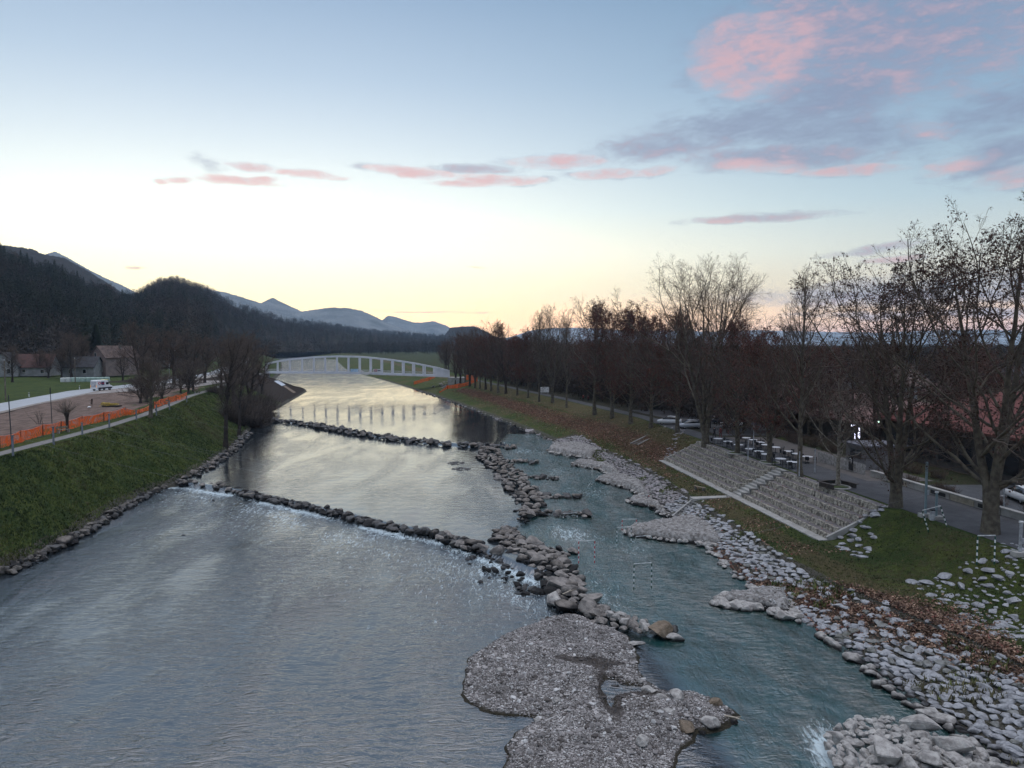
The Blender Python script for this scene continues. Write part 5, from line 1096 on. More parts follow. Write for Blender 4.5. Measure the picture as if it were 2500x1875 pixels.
for i in range(len(topx)-1):
    p0,p1=rel(bp(topx[i],dky(topx[i])))+OFF*.5,rel(bp(topx[i+1],dky(topx[i+1])))+OFF*.5; b.bar(p0,p1,4.0,.3)
b.build('deck',CONC,br)
for of in (np.array((0,.35,0)),OFF-np.array((0,.35,0))):
    b=MB(); 
    for zz in (.9,1.25):
        b.tube([rel(bp(x,dky(x)))+of+np.array((0,0,zz)) for x in topx],.03,4)
    b.build('railing',mat('rail_grey',(.42,.43,.46),.5),br)
b=MB(); c=rel(bp(1105,921)); b.box((c[0]+1.5,c[1]+2,c[2]-1.6),(6.5,7,3.0)); b.build('abutment',CONC,br)
b=MB(); c=rel(bp(642,914)); b.box((c[0]-2.5,c[1]+2,c[2]-1.3),(7,7,3.0)); b.build('abutment',CONC,br)
def banner(x0,x1,y0,y1,m_,lab):
    a=np.array(bp(x0,y0));b_=np.array(bp(x1,y1)); e=empty('banner',(a[0],a[1]-.35,b_[2]),0,lab,'banner'); w_=b_[0]-a[0]; h=a[2]-b_[2]
    n=10; X=np.linspace(0,w_,n)[None].repeat(4,0); Zz=np.linspace(0,h,4)[:,None].repeat(n,1); Yy=.05*np.sin(X*2.1+Zz)
    V=np.concatenate([np.stack([X,Yy,Zz],-1).reshape(-1,3),np.stack([X,Yy+.02,Zz],-1).reshape(-1,3)]); idx=np.arange(4*n).reshape(4,n)
    F=np.stack([idx[:-1,:-1],idx[:-1,1:],idx[1:,1:],idx[1:,:-1]],-1).reshape(-1,4); F=np.vstack([F,F[:,::-1]+4*n])
    link(bpy.data.objects.new('cloth',mesh_np('cloth',V,[F],m_)),e); return e,w_,h
e,w_,h=banner(856,875,900.5,908,mat('banner_blue',(.22,.42,.62),.7,scale=1.2,col2=(.55,.65,.75)),'pale blue banner tied to the bridge railing, left of the others')
e,w_,h=banner(912,932,901,908.5,mat('banner_white',(.62,.62,.62),.7,var=.05),'white banner with a red ring emblem on the bridge railing')
b=MB(); ang=np.linspace(0,2*math.pi,17); b.tube([(w_*.27+.42*math.cos(a),-.09,h*.5+.42*math.sin(a)) for a in ang],.12,5,False); b.build('emblem',mat('emblem_red',(.45,.03,.05),.6),e)
b=MB(); b.box((w_*.68,-.09,h*.5),(1.1,.03,.35)); b.build('lettering',mat('ink_dark',(.05,.05,.08),.7),e)
e=empty('tarpaulin',bp(895,911)-np.array((0,.5,0)),0,'white sheet sagging over the bridge edge beam between the banners','tarpaulin')
b=MB(); xs_=np.linspace(-2.2,2.2,9)
for i in range(8):
    f0,f1=(xs_[i]/2.2)**2,(xs_[i+1]/2.2)**2
    b.hexa([(xs_[i],-.1,.1+.9*f0-.75),(xs_[i+1],-.1,.1+.9*f1-.75),(xs_[i+1],.1,.1+.9*f1-.75),(xs_[i],.1,.1+.9*f0-.75),(xs_[i],-.05,1.0*f0+.45),(xs_[i+1],-.05,1.0*f1+.45),(xs_[i+1],.05,1.0*f1+.45),(xs_[i],.05,1.0*f0+.45)])
b.build('sheet',mat('sheet_white',(.60,.58,.56),.7,var=.1),e)
# tarp and track on the soil bank
def draped(name,pxs,z,m_,label,cat,kind=None):
    q=[hit(*p) for p in pxs]; V=[(a,b_,c+z) for a,b_,c in q]+[(a,b_,c-.1) for a,b_,c in q]; n=len(q)
    F3=[[0,i,i+1] for i in range(1,n-1)]; F4=[(i,n+i,n+(i+1)%n,(i+1)%n) for i in range(n)]
    o=link(bpy.data.objects.new(name,mesh_np(name,V,[np.array(F3),np.array(F4)],m_))); return tag(o,label,cat,kind=kind)
draped('tarpaulin',[(669,931),(680,929),(697,940),(688,943)],.12,mat('tarp_pale',(.50,.55,.62),.6,scale=1.5,col2=(.36,.40,.46)),'pale plastic sheet lying on the dark soil bank under the bridge','tarpaulin')
draped('track',[(692,944),(697,942),(722,958),(716,960)],.08,mat('track_soil',(.17,.13,.095),.95),'narrow light track running down the soil bank','track',kind='structure')

# ---- orange safety netting
NET=bpy.data.materials.new('orange_net'); NET.use_nodes=True; T=NT(NET.node_tree); T.n.clear()
uv=T.add('ShaderNodeTexCoord').outputs['Object']; sN=T.add('ShaderNodeSeparateXYZ',{0:uv})
gr=lambda s,w_:T.m('LESS_THAN',T.m('FRACT',T.m('MULTIPLY',s,w_)),.42)
hole=T.m('MAXIMUM',T.m('MAXIMUM',gr(sN.outputs[0],9.0),gr(sN.outputs[2],9.0)),T.m('GREATER_THAN',T.noise(uv,1.1,4,.6),.54))
bs=T.add('ShaderNodeBsdfPrincipled',{'Base Color':(.78,.12,.025,1),'Roughness':.6}); tr_=T.add('ShaderNodeBsdfTranslucent',{'Color':(.85,.16,.03,1)}); m0=T.add('ShaderNodeMixShader',{0:.35,1:bs.outputs[0],2:tr_.outputs[0]})
tp=T.add('ShaderNodeBsdfTransparent'); m1=T.add('ShaderNodeMixShader',{0:hole,1:tp.outputs[0],2:m0.outputs[0]}); T.add('ShaderNodeOutputMaterial',{0:m1.outputs[0]})
def netting(px,h,label,post_m=None,sag=.18,hts=None):
    q=[hit(*p) for p in px]; b0=q[0]; e=empty('safety_net',b0,0,label,'safety net','orange safety netting'); r=random.Random(int(px[0][0]))
    n_=MB(); top=[];bot=[]
    for i in range(len(q)-1):
        m_=8; hh0=h*(hts[i] if hts else 1); hh1=h*(hts[i+1] if hts else 1)
        for k in range(m_+(i==len(q)-2)):
            f=k/m_; x=q[i][0]*(1-f)+q[i+1][0]*f-b0[0]; y=q[i][1]*(1-f)+q[i+1][1]*f-b0[1]; z=q[i][2]*(1-f)+q[i+1][2]*f-b0[2]
            j=r.uniform(-.12,.12); bot.append((x+j,y+j,z+.04+r.uniform(0,.08))); top.append((x+r.uniform(-.05,.05),y,z+(hh0*(1-f)+hh1*f)-sag*math.sin(math.pi*f)-r.uniform(0,.05)))
    mid=[((a[0]+b_[0])/2+r.uniform(-.1,.1),(a[1]+b_[1])/2+r.uniform(-.1,.1),(a[2]+b_[2])/2) for a,b_ in zip(bot,top)]
    V=bot+mid+top; n=len(bot); F=[(i,i+1,n+i+1,n+i) for i in range(n-1)]+[(n+i,n+i+1,2*n+i+1,2*n+i) for i in range(n-1)]
    link(bpy.data.objects.new('net',mesh_np('net',V,[np.array(F)],NET)),e)
    b=MB(); b.tube(top,.035,4); b.build('top_cord',mat('cord_orange',(.72,.16,.07),.6),e)
    for i,(x,y,z) in enumerate(q):
        b=MB(); b.box((x-b0[0],y-b0[1],z-b0[2]+h*.5),(.09,.09,h+.1)); b.build('stake',post_m or mat('stake_rusty',(.10,.05,.035),.8),e)
    return e
netting([(-60,1118),(0,1096),(51,1081),(105,1064),(150,1055),(201,1041),(254,1030),(306,1016)],1.45,'long orange safety net sagging along the left path, left of the stout bank tree')
netting([(306,1016),(340,1010),(372,1000)],1.0,'low collapsed stretch of orange net beside the stout bank tree',hts=[1.3,.7,1.1])
netting([(376,999),(392,992),(412,985),(430,980),(456,973)],1.35,'far orange net stretch right of the stout bank tree')
netting([(1010,940),(1030,934),(1048,929),(1063,922)],1.5,'orange net hanging under the right end of the bridge',sag=.1)
netting([(1072,960),(1092,950),(1120,948),(1140,942),(1160,934)],1.4,'red-orange net on the grass slope right of the bridge',sag=.2,hts=[.3,1,1.2,1,1])
netting([(1138,928),(1150,930),(1166,932)],2.2,'bright orange net between the tree trunks by the bridge end',sag=.1)

# ---- cable posts, signs, small things on the left
WOODB=mat('post_bluegrey',(.16,.18,.21),.7,var=.15,scale=1.0)
def cpost(px,pb,pt,label,thin=None):
    x,y,z=hit(px,pb); d=ray(px,pt); h=CAMZ+d[2]*y/d[1]-z; h=min(max(h,1.2),3)
    e=empty('cable_post',(x,y,z),0,label,'post','posts along the left path'); b=MB(); b.tube([(0,0,0),(0,0,h)],.11,8); b.build('post',WOODB,e)
    b=MB(); b.box((0,0,h+.03),(.3,.26,.07)); b.build('cap',CONCD,e)
    b=MB(); b.box((-.14,0,h*.55),(.10,.12,.3)); b.build('winch',mat('black_metal',(.02,.02,.022),.5),e)
    if thin:
        z2=CAMZ+ray(px,thin)[2]*y/d[1]-z; b=MB(); b.tube([(-.1,0,h*.5),(-.25,0,z2)],.05,6); b.build('mast',mat('mast_dark',(.035,.04,.045),.6),e)
    return (x,y,z+h)
CPO=[cpost(32,1116,1064,'thick post with a tall thin mast, nearest on the left path',964),cpost(131,1087,1043,'second post along the left path, under the pollard willow'),cpost(201,1062,1033,'grey post by the left path, before a net stake'),cpost(267,1045,1012,'grey post at the path where the net sags lowest'),
     cpost(333,1027,1002,'grey post just left of the stout bank tree'),cpost(382,1016,988,'grey post just right of the stout bank tree'),cpost(414,1001,979,'grey post beside the far net stretch'),cpost(456,983,967,'last short post near the end of the left net')]
x,y,z=hit(127,1033); e=empty('mast',(x,y,z),0,'tall thin dark mast standing behind the orange net','mast'); b=MB(); h=CAMZ+ray(126,946)[2]*y/ray(126,946)[1]-z; b.tube([(0,0,0),(-.1,0,h)],[.06,.04],6); b.build('mast',mat('mast_dark',(.035,.04,.045),.6),e); b=MB(); b.box((-.1,0,h-.5),(.12,.12,.8)); b.build('head',mat('mast_dark',(.035,.04,.045),.6),e)
WOODP=mat('pole_wood',(.15,.125,.10),.9,scale=2,bump=.3)
def upole(px,pb,pt,label):
    x,y,z=hit(px,pb); d=ray(px,pt); h=CAMZ+d[2]*y/d[1]-z; e=empty('utility_pole',(x,y,z),0,label,'utility pole'); b=MB(); b.tube([(0,0,0),(0,0,h)],[.15,.10],8); b.build('pole',WOODP,e)
    b=MB(); b.box((0,0,h-.3),(1.1,.1,.1)); b.build('crossarm',WOODP,e); b=MB(); b.cyl((0,0,h),.09,.18,8); b.build('cap',mat('cap_white',(.6,.6,.6),.5),e); return e,(x,y,z+h-.2)
u1=upole(14,978,880,'wooden utility pole by the road at the left edge of the photo'); u2=upole(184,935,875,'wooden utility pole in the meadow in front of the wrapped bales')
def wire(e,a,b_,sag,r=.025,name='wire'):
    e0=e.location; m=MB(); n=14; m.tube([tuple((a[i]*(1-f)+b_[i]*f-e0[i]-(sag*4*f*(1-f) if i==2 else 0)) for i in range(3)) for f in np.linspace(0,1,n)],r,4); return m.build(name,mat('wire_dark',(.03,.03,.03),.6),e)
wire(u2[0],u2[1],PD(68,896,255),1.2); wire(u2[0],u2[1],PD(262,883,258),1.0)
x,y,z=hit(414,938); e=empty('street_lamp',(x,y,z),0,'grey street lamp with a short arm between the tall bare trees on the left','street lamp'); h=CAMZ+ray(414,857)[2]*y/ray(414,857)[1]-z
b=MB(); b.tube([(0,0,0),(0,0,h)],[.12,.08],8); b.build('pole',mat('galv',(.32,.33,.35),.5),e); b=MB(); b.bar((0,0,h),(1.3,0,h+.15),.08); b.build('arm',mat('galv',(.32,.33,.35),.5),e); b=MB(); b.box((1.6,0,h+.16),(.8,.3,.14)); b.build('lamp_head',mat('lamp_pale',(.55,.56,.6),.4),e)
for px,py,l in ((71,969,'white roadside marker post near the left edge'),(194,951,'white roadside marker post near the van')):
    x,y,z=hit(px,py); e=empty('delineator',(x,y,z),0,l,'marker post','roadside marker posts'); b=MB(); b.box((0,0,.5),(.14,.12,1.0),taper=.85); b.build('post',mat('plastic_white',(.72,.72,.72),.5),e); b=MB(); b.box((0,-.01,.8),(.145,.13,.16)); b.build('reflector',mat('black_metal',(.02,.02,.022),.5),e)
x,y,z=hit(225,992); e=empty('site_sign',(x,y,z),0,'small leaning board sign in the dirt beside the yellow heap','sign'); b=MB(); b.bar((0,0,0),(-.1,0,1.1),.07); b.build('stake',WOODP,e); b=MB(); b.box((-.05,0,.9),(.35,.05,1.0),ry=.12); b.build('board',mat('board_dark',(.07,.045,.04),.7),e)
x,y,z=hit(218,996); b=MB(); b.box((0,0,.12),(.6,.4,.24)); e=empty('bucket',(x,y,z),0,'small white bag lying in the dirt by the leaning sign','bag'); b=MB(); b.ell((0,0,.15),(.32,.25,.18),10,7); b.build('bag',mat('plastic_white',(.72,.72,.72),.5),e,True)
x,y,z=hit(268,992); e=empty('timber_pile',(x,y,z),0,'heap of yellow formwork boards on the dirt behind the net','timber pile','')
r_=random.Random(3); b=MB()
for k in range(16): b.box((r_.uniform(-.9,.9),r_.uniform(-.5,.5),.12+k*.035),(r_.uniform(1.4,2.4),.2,.08),rz=r_.uniform(-.5,.5),ry=r_.uniform(-.15,.15))
b.build('boards',mat('board_yellow',(.42,.30,.06),.7,var=.2),e)
b=MB(); b.box((.5,-.2,.1),(3.2,1.2,.2)); b.build('pallet',mat('dark_soil_wood',(.04,.03,.025),.9),e)
for k,(px,py,l) in enumerate(((155,1057,'bench in the grass behind the net, under the willow'),(481,960,'small pale bench beside the left path, near the spreading trees'),(405,988,'bench hidden behind the far net stretch'))):
    x,y,z=hit(px,py); e=empty('bench',(x,y,z),1.2,l,'bench','benches along the left path'); b=MB()
    for j in (-.18,0,.18): b.box((0,j,.46),(1.7,.14,.05))
    b.build('seat',mat('bench_wood',(.20,.16,.12),.8),e)
    b=MB(); b.box((0,.30,.75),(1.7,.05,.28)); b.build('backrest',mat('bench_wood',(.20,.16,.12),.8),e)
    for s_ in (-.7,.7): b=MB(); b.box((s_,0,.22),(.10,.42,.44)); b.build('leg',CONC,e)
# wrapped bales
BAL=[mat('bale_white',(.55,.57,.56),.35,var=.08,scale=1,spec=.5),mat('bale_green',(.36,.47,.42),.35,var=.08,scale=1,spec=.5)]
x0,y0,_=P(155,933,ZL); x1,y1,_=P(262,931,ZL)
for k in range(10):
    f=k/9; x=x0*(1-f)+x1*f; y=y0*(1-f)+y1*f+rng.uniform(-.2,.2)
    e=empty('wrapped_bale',(x,y,GZ(x,y)-.02),rng.uniform(-.1,.1),'%s wrapped hay bale, %s in the meadow row'%('white' if k<2 else 'pale green',['leftmost','second from the left','third, just left of the pole','just right of the pole','middle one','sixth along','seventh along','last one clear of the van','half hidden by the van','hidden behind the van roof'][k]),'hay bale','wrapped bales in a row')
    b=MB(); b.tube([(0,0,0),(0,0,.1),(0,0,1.25),(0,0,1.38)],[.70,.76,.76,.66],16); b.build('wrap',BAL[0 if k<2 else 1],e,False)

# ---- vehicles
GLS=mat('car_glass',(.015,.018,.022),.08,var=0,spec=.8); TYR=mat('tyre',(.018,.018,.018),.9,var=.1); RIM=mat('rim',(.35,.35,.36),.35,var=.1,metal=.6)
def loft(b,secs):
    """secs: list of closed rings (n,3), same n"""
    V=np.vstack(secs); n=len(secs[0]); m=len(secs)
    F=[(i*n+j,i*n+(j+1)%n,(i+1)*n+(j+1)%n,(i+1)*n+j) for i in range(m-1) for j in range(n)]; b.raw(V,F)
    for s,rv in ((secs[0],1),(secs[-1],0)):
        c=np.mean(s,0); W=np.vstack([c,s]); b.raw(W,[(0,1+j,1+(j+1)%n)[::(-1 if rv else 1)] for j in range(n)])
def ring(x,w_,z0,z1,tw):   # cross-section at x: lower width w_, top width tw, rounded shoulders
    return np.array([(x,-w_*.94,z0),(x,-w_,z0+.15),(x,-w_,(z0+z1)/2),(x,-tw,z1-.06),(x,-tw*.9,z1),(x,tw*.9,z1),(x,tw,z1-.06),(x,w_,(z0+z1)/2),(x,w_,z0+.15),(x,w_*.94,z0)])
def wheels(e,L,wb,w_,r):
    for sx in (-wb/2,wb/2):
        for sy in (-1,1):
            b=MB(); b.tube([(sx,sy*(w_-.20),r),(sx,sy*(w_+.01),r)],r,16); o=b.build('wheel',TYR,e); b=MB(); b.tube([(sx,sy*(w_-.0),r),(sx,sy*(w_+.03),r)],r*.6,12); b.build('rim',RIM,o)
def car(x,y,z,rz,paint,label,group=None):
    e=empty('parked_car',(x,y,z),rz,label,'car',group); b=MB()
    loft(b,[ring(a,w_,.28 if abs(a)<2.0 else .38,t,w_*.93) for a,w_,t in ((-2.15,.74,.72),(-2.05,.84,.92),(-1.3,.88,.97),(0,.89,.96),(1.0,.88,.93),(1.8,.84,.80),(2.1,.76,.66))]); b.build('body',paint,e,True)
    b=MB(); loft(b,[ring(a,w_,.85,t,tw) for a,w_,t,tw in ((-1.85,.78,.96,.74),(-1.25,.80,1.36,.62),(-.2,.81,1.46,.62),(.35,.80,1.40,.60),(1.15,.78,.95,.72))]); b.build('windows',GLS,e,True)
    b=MB(); loft(b,[np.array([(a,-w_,t-.03),(a,w_,t-.03),(a,w_,t+.015),(a,-w_,t+.015)]) for a,w_,t in ((-1.15,.60,1.40),(-.2,.61,1.465),(.32,.59,1.415))]); b.build('roof',paint,e)
    for s_ in (-1,1):
        b=MB(); b.box((2.02,s_*.60,.62),(.14,.30,.13)); b.build('headlight',mat('lamp_glass',(.6,.62,.65),.2),e)
        b=MB(); b.box((-2.08,s_*.66,.76),(.12,.22,.14)); b.build('tail_light',mat('tail_red',(.25,.01,.01),.3),e)
    wheels(e,4.2,2.5,.82,.31); return e
PW=mat('paint_white',(.62,.63,.65),.25,var=.03,spec=.6); PS=mat('paint_silver',(.34,.36,.40),.25,var=.03,spec=.6); PDK=mat('paint_dark',(.05,.06,.08),.2,var=.05,spec=.6)
for px,py,rz,pt,l in ((1634,1036,2.9,PW,'white parked car furthest left beyond the promenade trees'),(1684,1046,3.3,PS,'light parked car behind the tree at the head of the slope stair'),(1752,1034,.5,PDK,'dark parked car with a sky-bright windscreen'),(1790,1044,.35,PW,'white parked car just right of the dark one'),(2338,1132,.2,PS,'silver car in the car park behind the two big planes'),(2498,1225,1.4,PW,'car cut by the right edge of the photo')):
    x,y,_=P(px,py,ZR); car(x,y,ZR+.03,rz,pt,l,'parked cars beyond the promenade')
# van
x,y,_=P(249,953,ZL); z=GZ(x,y)+.04
van=empty('delivery_van',(x,y,z),R(78),'white delivery van with red and blue emblems driving on the pale road','van')
b=MB(); loft(b,[ring(a,w_,.42,t,tw) for a,w_,t,tw in ((-2.75,.92,2.45,.84),(-2.6,.98,2.6,.88),(-.5,.99,2.62,.88),(.9,.98,2.60,.86),(1.35,.96,2.15,.82),(1.75,.96,1.35,.90),(2.5,.93,1.10,.86),(2.7,.82,.9,.74))]); b.build('body',mat('van_white',(.66,.66,.68),.35,var=.03),van,False)
b=MB(); b.box((1.05,0,2.62),(.9,1.5,.10)); b.build('roof_cap',mat('van_yellow',(.72,.62,.12),.4,var=.05),van)
b=MB(); b.hexa([(1.36,-.80,1.5),(1.80,-.84,1.42),(1.80,.84,1.42),(1.36,.80,1.5),(1.10,-.78,2.25),(1.42,-.76,2.12),(1.42,.76,2.12),(1.10,.78,2.25)]); b.build('windscreen',GLS,van)
for s_ in (-1,1):
    b=MB(); b.box((.75,s_*.965,1.75),(.95,.06,.62)); b.build('side_window',GLS,van)
    b=MB(); b.box((0,s_*1.0,.62),(4.6,.03,.35)); b.build('sill',mat('van_dark',(.03,.03,.04),.6),van)
    b=MB(); a_=np.linspace(0,2*math.pi,19); b.tube([(-1.85+.42*math.cos(t),s_*1.0,1.85+.26*math.sin(t)) for t in a_],.07,5,False); b.build('emblem',mat('emblem_red',(.45,.03,.05),.6),van)
    b=MB(); b.box((-.75,s_*.99,1.8),(1.0,.03,.85)); o=b.build('panel',mat('panel_blue',(.04,.05,.12),.5),van); b=MB(); b.box((-.72,s_*1.01,1.8),(.5,.03,.3)); b.build('panel_emblem',mat('emblem_red',(.45,.03,.05),.6),o)
    b=MB(); b.box((-2.72,s_*.82,1.15),(.10,.16,.5)); b.build('tail_light',mat('tail_orange',(.75,.30,.05),.4,emit=((1,.4,.08),.5)),van)
    b=MB(); b.box((2.62,s_*.66,.95),(.16,.3,.2)); b.build('headlight',mat('lamp_glass',(.6,.62,.65),.2),van)
b=MB(); b.box((-2.77,0,1.6),(.03,1.5,1.4)); b.build('rear_doors',mat('van_grey',(.42,.42,.45),.4),van)
wheels(van,5.4,3.3,.93,.36)

# ---- houses
def house(px,py,w_,d_,hw,hr,rz,wm,rm,label,ax='x',wins=(),D=None,z=None,door=None,group=None,chim=True,cat='house',name='house'):
    if D is None: x,y,z0=P(px,py,ZL+.8 if px<1200 else ZR); z=z0 if z is None else z
    else: x,y,_=PD(px,py,D)
    e=empty(name,(x,y,z-.3),rz,label,cat,group); b=MB()
    b.box((0,0,(hw+.3)/2),(w_,d_,hw+.3))
    hb=hw+.3
    if ax=='x':  # ridge along x, gables at +-x
        for s_ in (-1,1): b.hexa([(s_*w_/2-.1,-d_/2,hb),(s_*w_/2+.0,-d_/2,hb),(s_*w_/2+.0,d_/2,hb),(s_*w_/2-.1,d_/2,hb),(s_*w_/2-.1,-.01,hb+hr),(s_*w_/2,-.01,hb+hr),(s_*w_/2,.01,hb+hr),(s_*w_/2-.1,.01,hb+hr)])
    else:
        for s_ in (-1,1): b.hexa([(-w_/2,s_*d_/2-.05,hb),(w_/2,s_*d_/2-.05,hb),(w_/2,s_*d_/2,hb),(-w_/2,s_*d_/2,hb),(-.01,s_*d_/2-.05,hb+hr),(.01,s_*d_/2-.05,hb+hr),(.01,s_*d_/2,hb+hr),(-.01,s_*d_/2,hb+hr)])
    b.build('wall',wm,e); b=MB(); ov=.45; t_=.18
    if ax=='x':
        for s_ in (-1,1): 
            a=[(-w_/2-ov,s_*(d_/2+ov),hb-ov*hr/(d_/2)),(w_/2+ov,s_*(d_/2+ov),hb-ov*hr/(d_/2)),(w_/2+ov,0,hb+hr),(-w_/2-ov,0,hb+hr)]
            b.hexa([*a,*[(p[0],p[1],p[2]+t_) for p in a]])
    else:
        for s_ in (-1,1):
            a=[(s_*(w_/2+ov),-d_/2-ov,hb-ov*hr/(w_/2)),(s_*(w_/2+ov),d_/2+ov,hb-ov*hr/(w_/2)),(0,d_/2+ov,hb+hr),(0,-d_/2-ov,hb+hr)]
            b.hexa([*a,*[(p[0],p[1],p[2]+t_) for p in a]])
    ro=b.build('roof',rm,e)
    if chim: b=MB(); b.box((w_*.15,d_*.1,hb+hr*.8+.5),(.6,.6,1.5)); b.build('chimney',CONCD,ro)
    for (wx,wz,ww,wh) in wins:
        b=MB(); b.box((wx,-d_/2-.03,wz+.3),(ww+.24,.05,wh+.24)); f=b.build('window',mat('frame_pale',(.45,.44,.42),.6),e); b=MB(); b.box((wx,-d_/2-.06,wz+.3),(ww,.03,wh)); b.build('pane',GLS,f)
    if door: b=MB(); b.box((door,-d_/2-.05,1.3),(1.0,.08,2.0)); b.build('door',mat('door_brown',(.06,.04,.03),.6),e)
    return e
WA=mat('plaster_white',(.27,.27,.27),.9,scale=.8,col2=(.18,.18,.18)); WB=mat('plaster_pink',(.25,.19,.17),.9,scale=.8,col2=(.17,.13,.12)); WC=mat('plaster_cream',(.42,.36,.26),.9,var=.15,scale=.6)
RO=mat('roof_dark',(.035,.035,.04),.8,scale=1,bump=.4); RR=mat('roof_red',(.085,.040,.034),.85,scale=1,bump=.4,col2=(.05,.028,.025)); RT_=mat('roof_brown',(.10,.07,.06),.85,scale=1,bump=.4)
W2w=lambda w_:((-w_*.28,1.5,.9,1.3),(w_*.05,1.5,.9,1.3),(w_*.33,1.5,.9,1.3))
house(22,916,9,10,3.6,4.2,.25,WA,RO,'white gabled house with dark roof at the left edge of the photo','y',((-2.4,1.6,1,1.5),(1.8,1.6,1,1.5),(2.0,4.6,.8,1.1)))
house(8,905,17,9,4.6,3.0,.1,WB,RR,'long house with faded red roof behind the white gabled one','x',((-5,1.8,1,1.4),(0,1.8,1,1.4),(5,1.8,1,1.4)))
house(90,915,12,9,3.0,4.2,.18,WA,RR,'low white cottage with a big red roof behind the garden trees','x',((-4.2,1.3,1.2,1.4),(-2.2,1.6,.9,1.0),(3.6,1.3,1,1.2)),door=-5.2)
house(205,917,10,8,3.2,3.2,.1,WA,RO,'pale small house half hidden left of the dark conifer','x',((-2.5,1.6,1,1.3),(2,1.6,1,1.3)))
house(281,914,7.5,14,6.3,3.8,-.35,WB,RT_,'old pinkish barn with a steep brown roof and small gable window','y',((-.9,7.0,.8,1.3),(1.6,2.0,1.0,1.2)))
# sports hall and town on the right
HALLW=mat('hall_wall',(.05,.045,.042),.8,var=.3,scale=.6); RHR=mat('roof_hall_red',(.145,.048,.040),.9,scale=.8,col2=(.085,.030,.026),bump=.5,stretch=(1,6,1)); RHP=mat('roof_hall_pink',(.19,.12,.108),.9,scale=1.0,col2=(.12,.075,.068),bump=.5)  # pinkish roof paled: sky reflection is put into its colour
def hall(Y0,Y1,o0,o1,ze,zr_,rm,label,wn=True,hip=True):
    ym=(Y0+Y1)/2; x=Cx(ym)+(o0+o1)/2; rz=math.atan(.1186); L=(Y1-Y0)/math.cos(rz); w_=o1-o0
    e=empty('sports_hall',(x,ym,ZR),rz,label,'building'); b=MB(); b.box((0,0,(ze-ZR)/2),(w_,L,ze-ZR)); b.build('wall',HALLW,e)
    b=MB(); ov=1.2; W=w_/2+ov; H=L/2+ov; i=W if hip else 0.01; z0=ze-ZR; z1=zr_-ZR
    V=[(-W,-H,z0),(W,-H,z0),(W,H,z0),(-W,H,z0),(0,-H+i,z1),(0,H-i,z1),(0,0,z0-.02)]
    b.raw(V,[(0,1,4),(1,2,5),(2,3,5),(3,0,4),(1,5,4),(3,4,5)]); b.raw([(-W,-H,z0-.25),(W,-H,z0-.25),(W,H,z0-.25),(-W,H,z0-.25),(-W,-H,z0),(W,-H,z0),(W,H,z0),(-W,H,z0)],[(0,3,2,1),(0,1,5,4),(1,2,6,5),(2,3,7,6),(3,0,4,7)])
    b.build('roof',rm,e)
    if wn:
        for k in range(int(L//3.2)):
            yy=-L/2+2+k*3.2; b=MB(); b.box((-w_/2-.03,yy,1.9),(.06,2.2,2.2)); f=b.build('window',mat('frame_dark',(.03,.03,.03),.6),e); b=MB(); b.box((-w_/2-.07,yy,1.9),(.03,1.9,1.9)); b.build('pane',GLS,f)
    return e
hl=hall(70,96,18.5,37,10.0,13.8,RHR,'sports hall with a big red hipped roof behind the large planes')
hall(97,150,20,36,8.4,11.6,RHP,'long low building with a pale pinkish roof left of the red-roofed hall',wn=False)
# lit entrance lights of the hall
for k,(px,p0,p1,w_) in enumerate(((2087,1058,1072,.10),(2097,1056,1070,.22),(2083,1037,1041,.5),(2098,1038,1056,.12),(2146,1028,1032,.25))):
    a=PD(px,p0,92.0); b_=PD(px,p1,92.0); b=MB(); b.box((0,0,0),(w_,.06,max(.12,abs(a[2]-b_[2])))); e=empty('entrance_lamp',((a[0]+b_[0])/2,a[1],(a[2]+b_[2])/2),0,['lower left white light strip at the hall entrance','brightest white light strip at the hall entrance','short bluish light above the entrance strips','upper white light strip at the hall entrance','single greenish lamp under the hall eaves'][k],'lamp','lit lamps at the hall entrance'); b.build('tube',mat('lit_green' if k==4 else 'lit_white',(.8,.8,.9),.4,emit=(((.6,1,.75) if k==4 else (.75,.75,1)),2.2)),e)
for k,(Y,o,w_,d_,hw,hr,wm,rm,l) in enumerate(((118,48,14,10,6,3,WC,RR,'cream house with reddish roof behind the hall'),(150,55,12,10,6,3.5,WA,RT_,'white house behind the pink-roofed building'),(135,72,16,10,7,3,WC,RO,'cream block with yellow gable at the right of the town'),(170,30,12,9,5,3.2,WA,RR,'pale house showing between the planes over the parked cars'),(185,42,14,10,6,3,WB,RR,'pink house in the second line behind the planes'),(210,30,12,10,5.5,3.5,WA,RO,'white house left of the pink one behind the planes'),(200,75,14,10,6,3.4,WA,RR,'white house deep in the town behind the hall'),(240,60,13,10,6,3.2,WC,RT_,'cream house deep in the town, left part'),(110,90,16,11,7,3,WA,RO,'white house at the right edge behind the hall'),(95,66,14,10,6,3,WB,RT_,'brown house behind the hall, right of its ridge'),(260,100,16,11,7,3,WA,RR,'distant white house in the right plain'),(300,70,16,11,6,3,WC,RR,'distant cream house in the right plain'))):
    x=Cx(Y)+o; e=house(*proj((x,Y,ZR))[:2],w_,d_,hw,hr,.15+.2*(k%3),wm,rm,l,'x' if k%2 else 'y',W2w(w_),group='town houses on the right plain')
    e.location=(x,Y,ZR-.3)
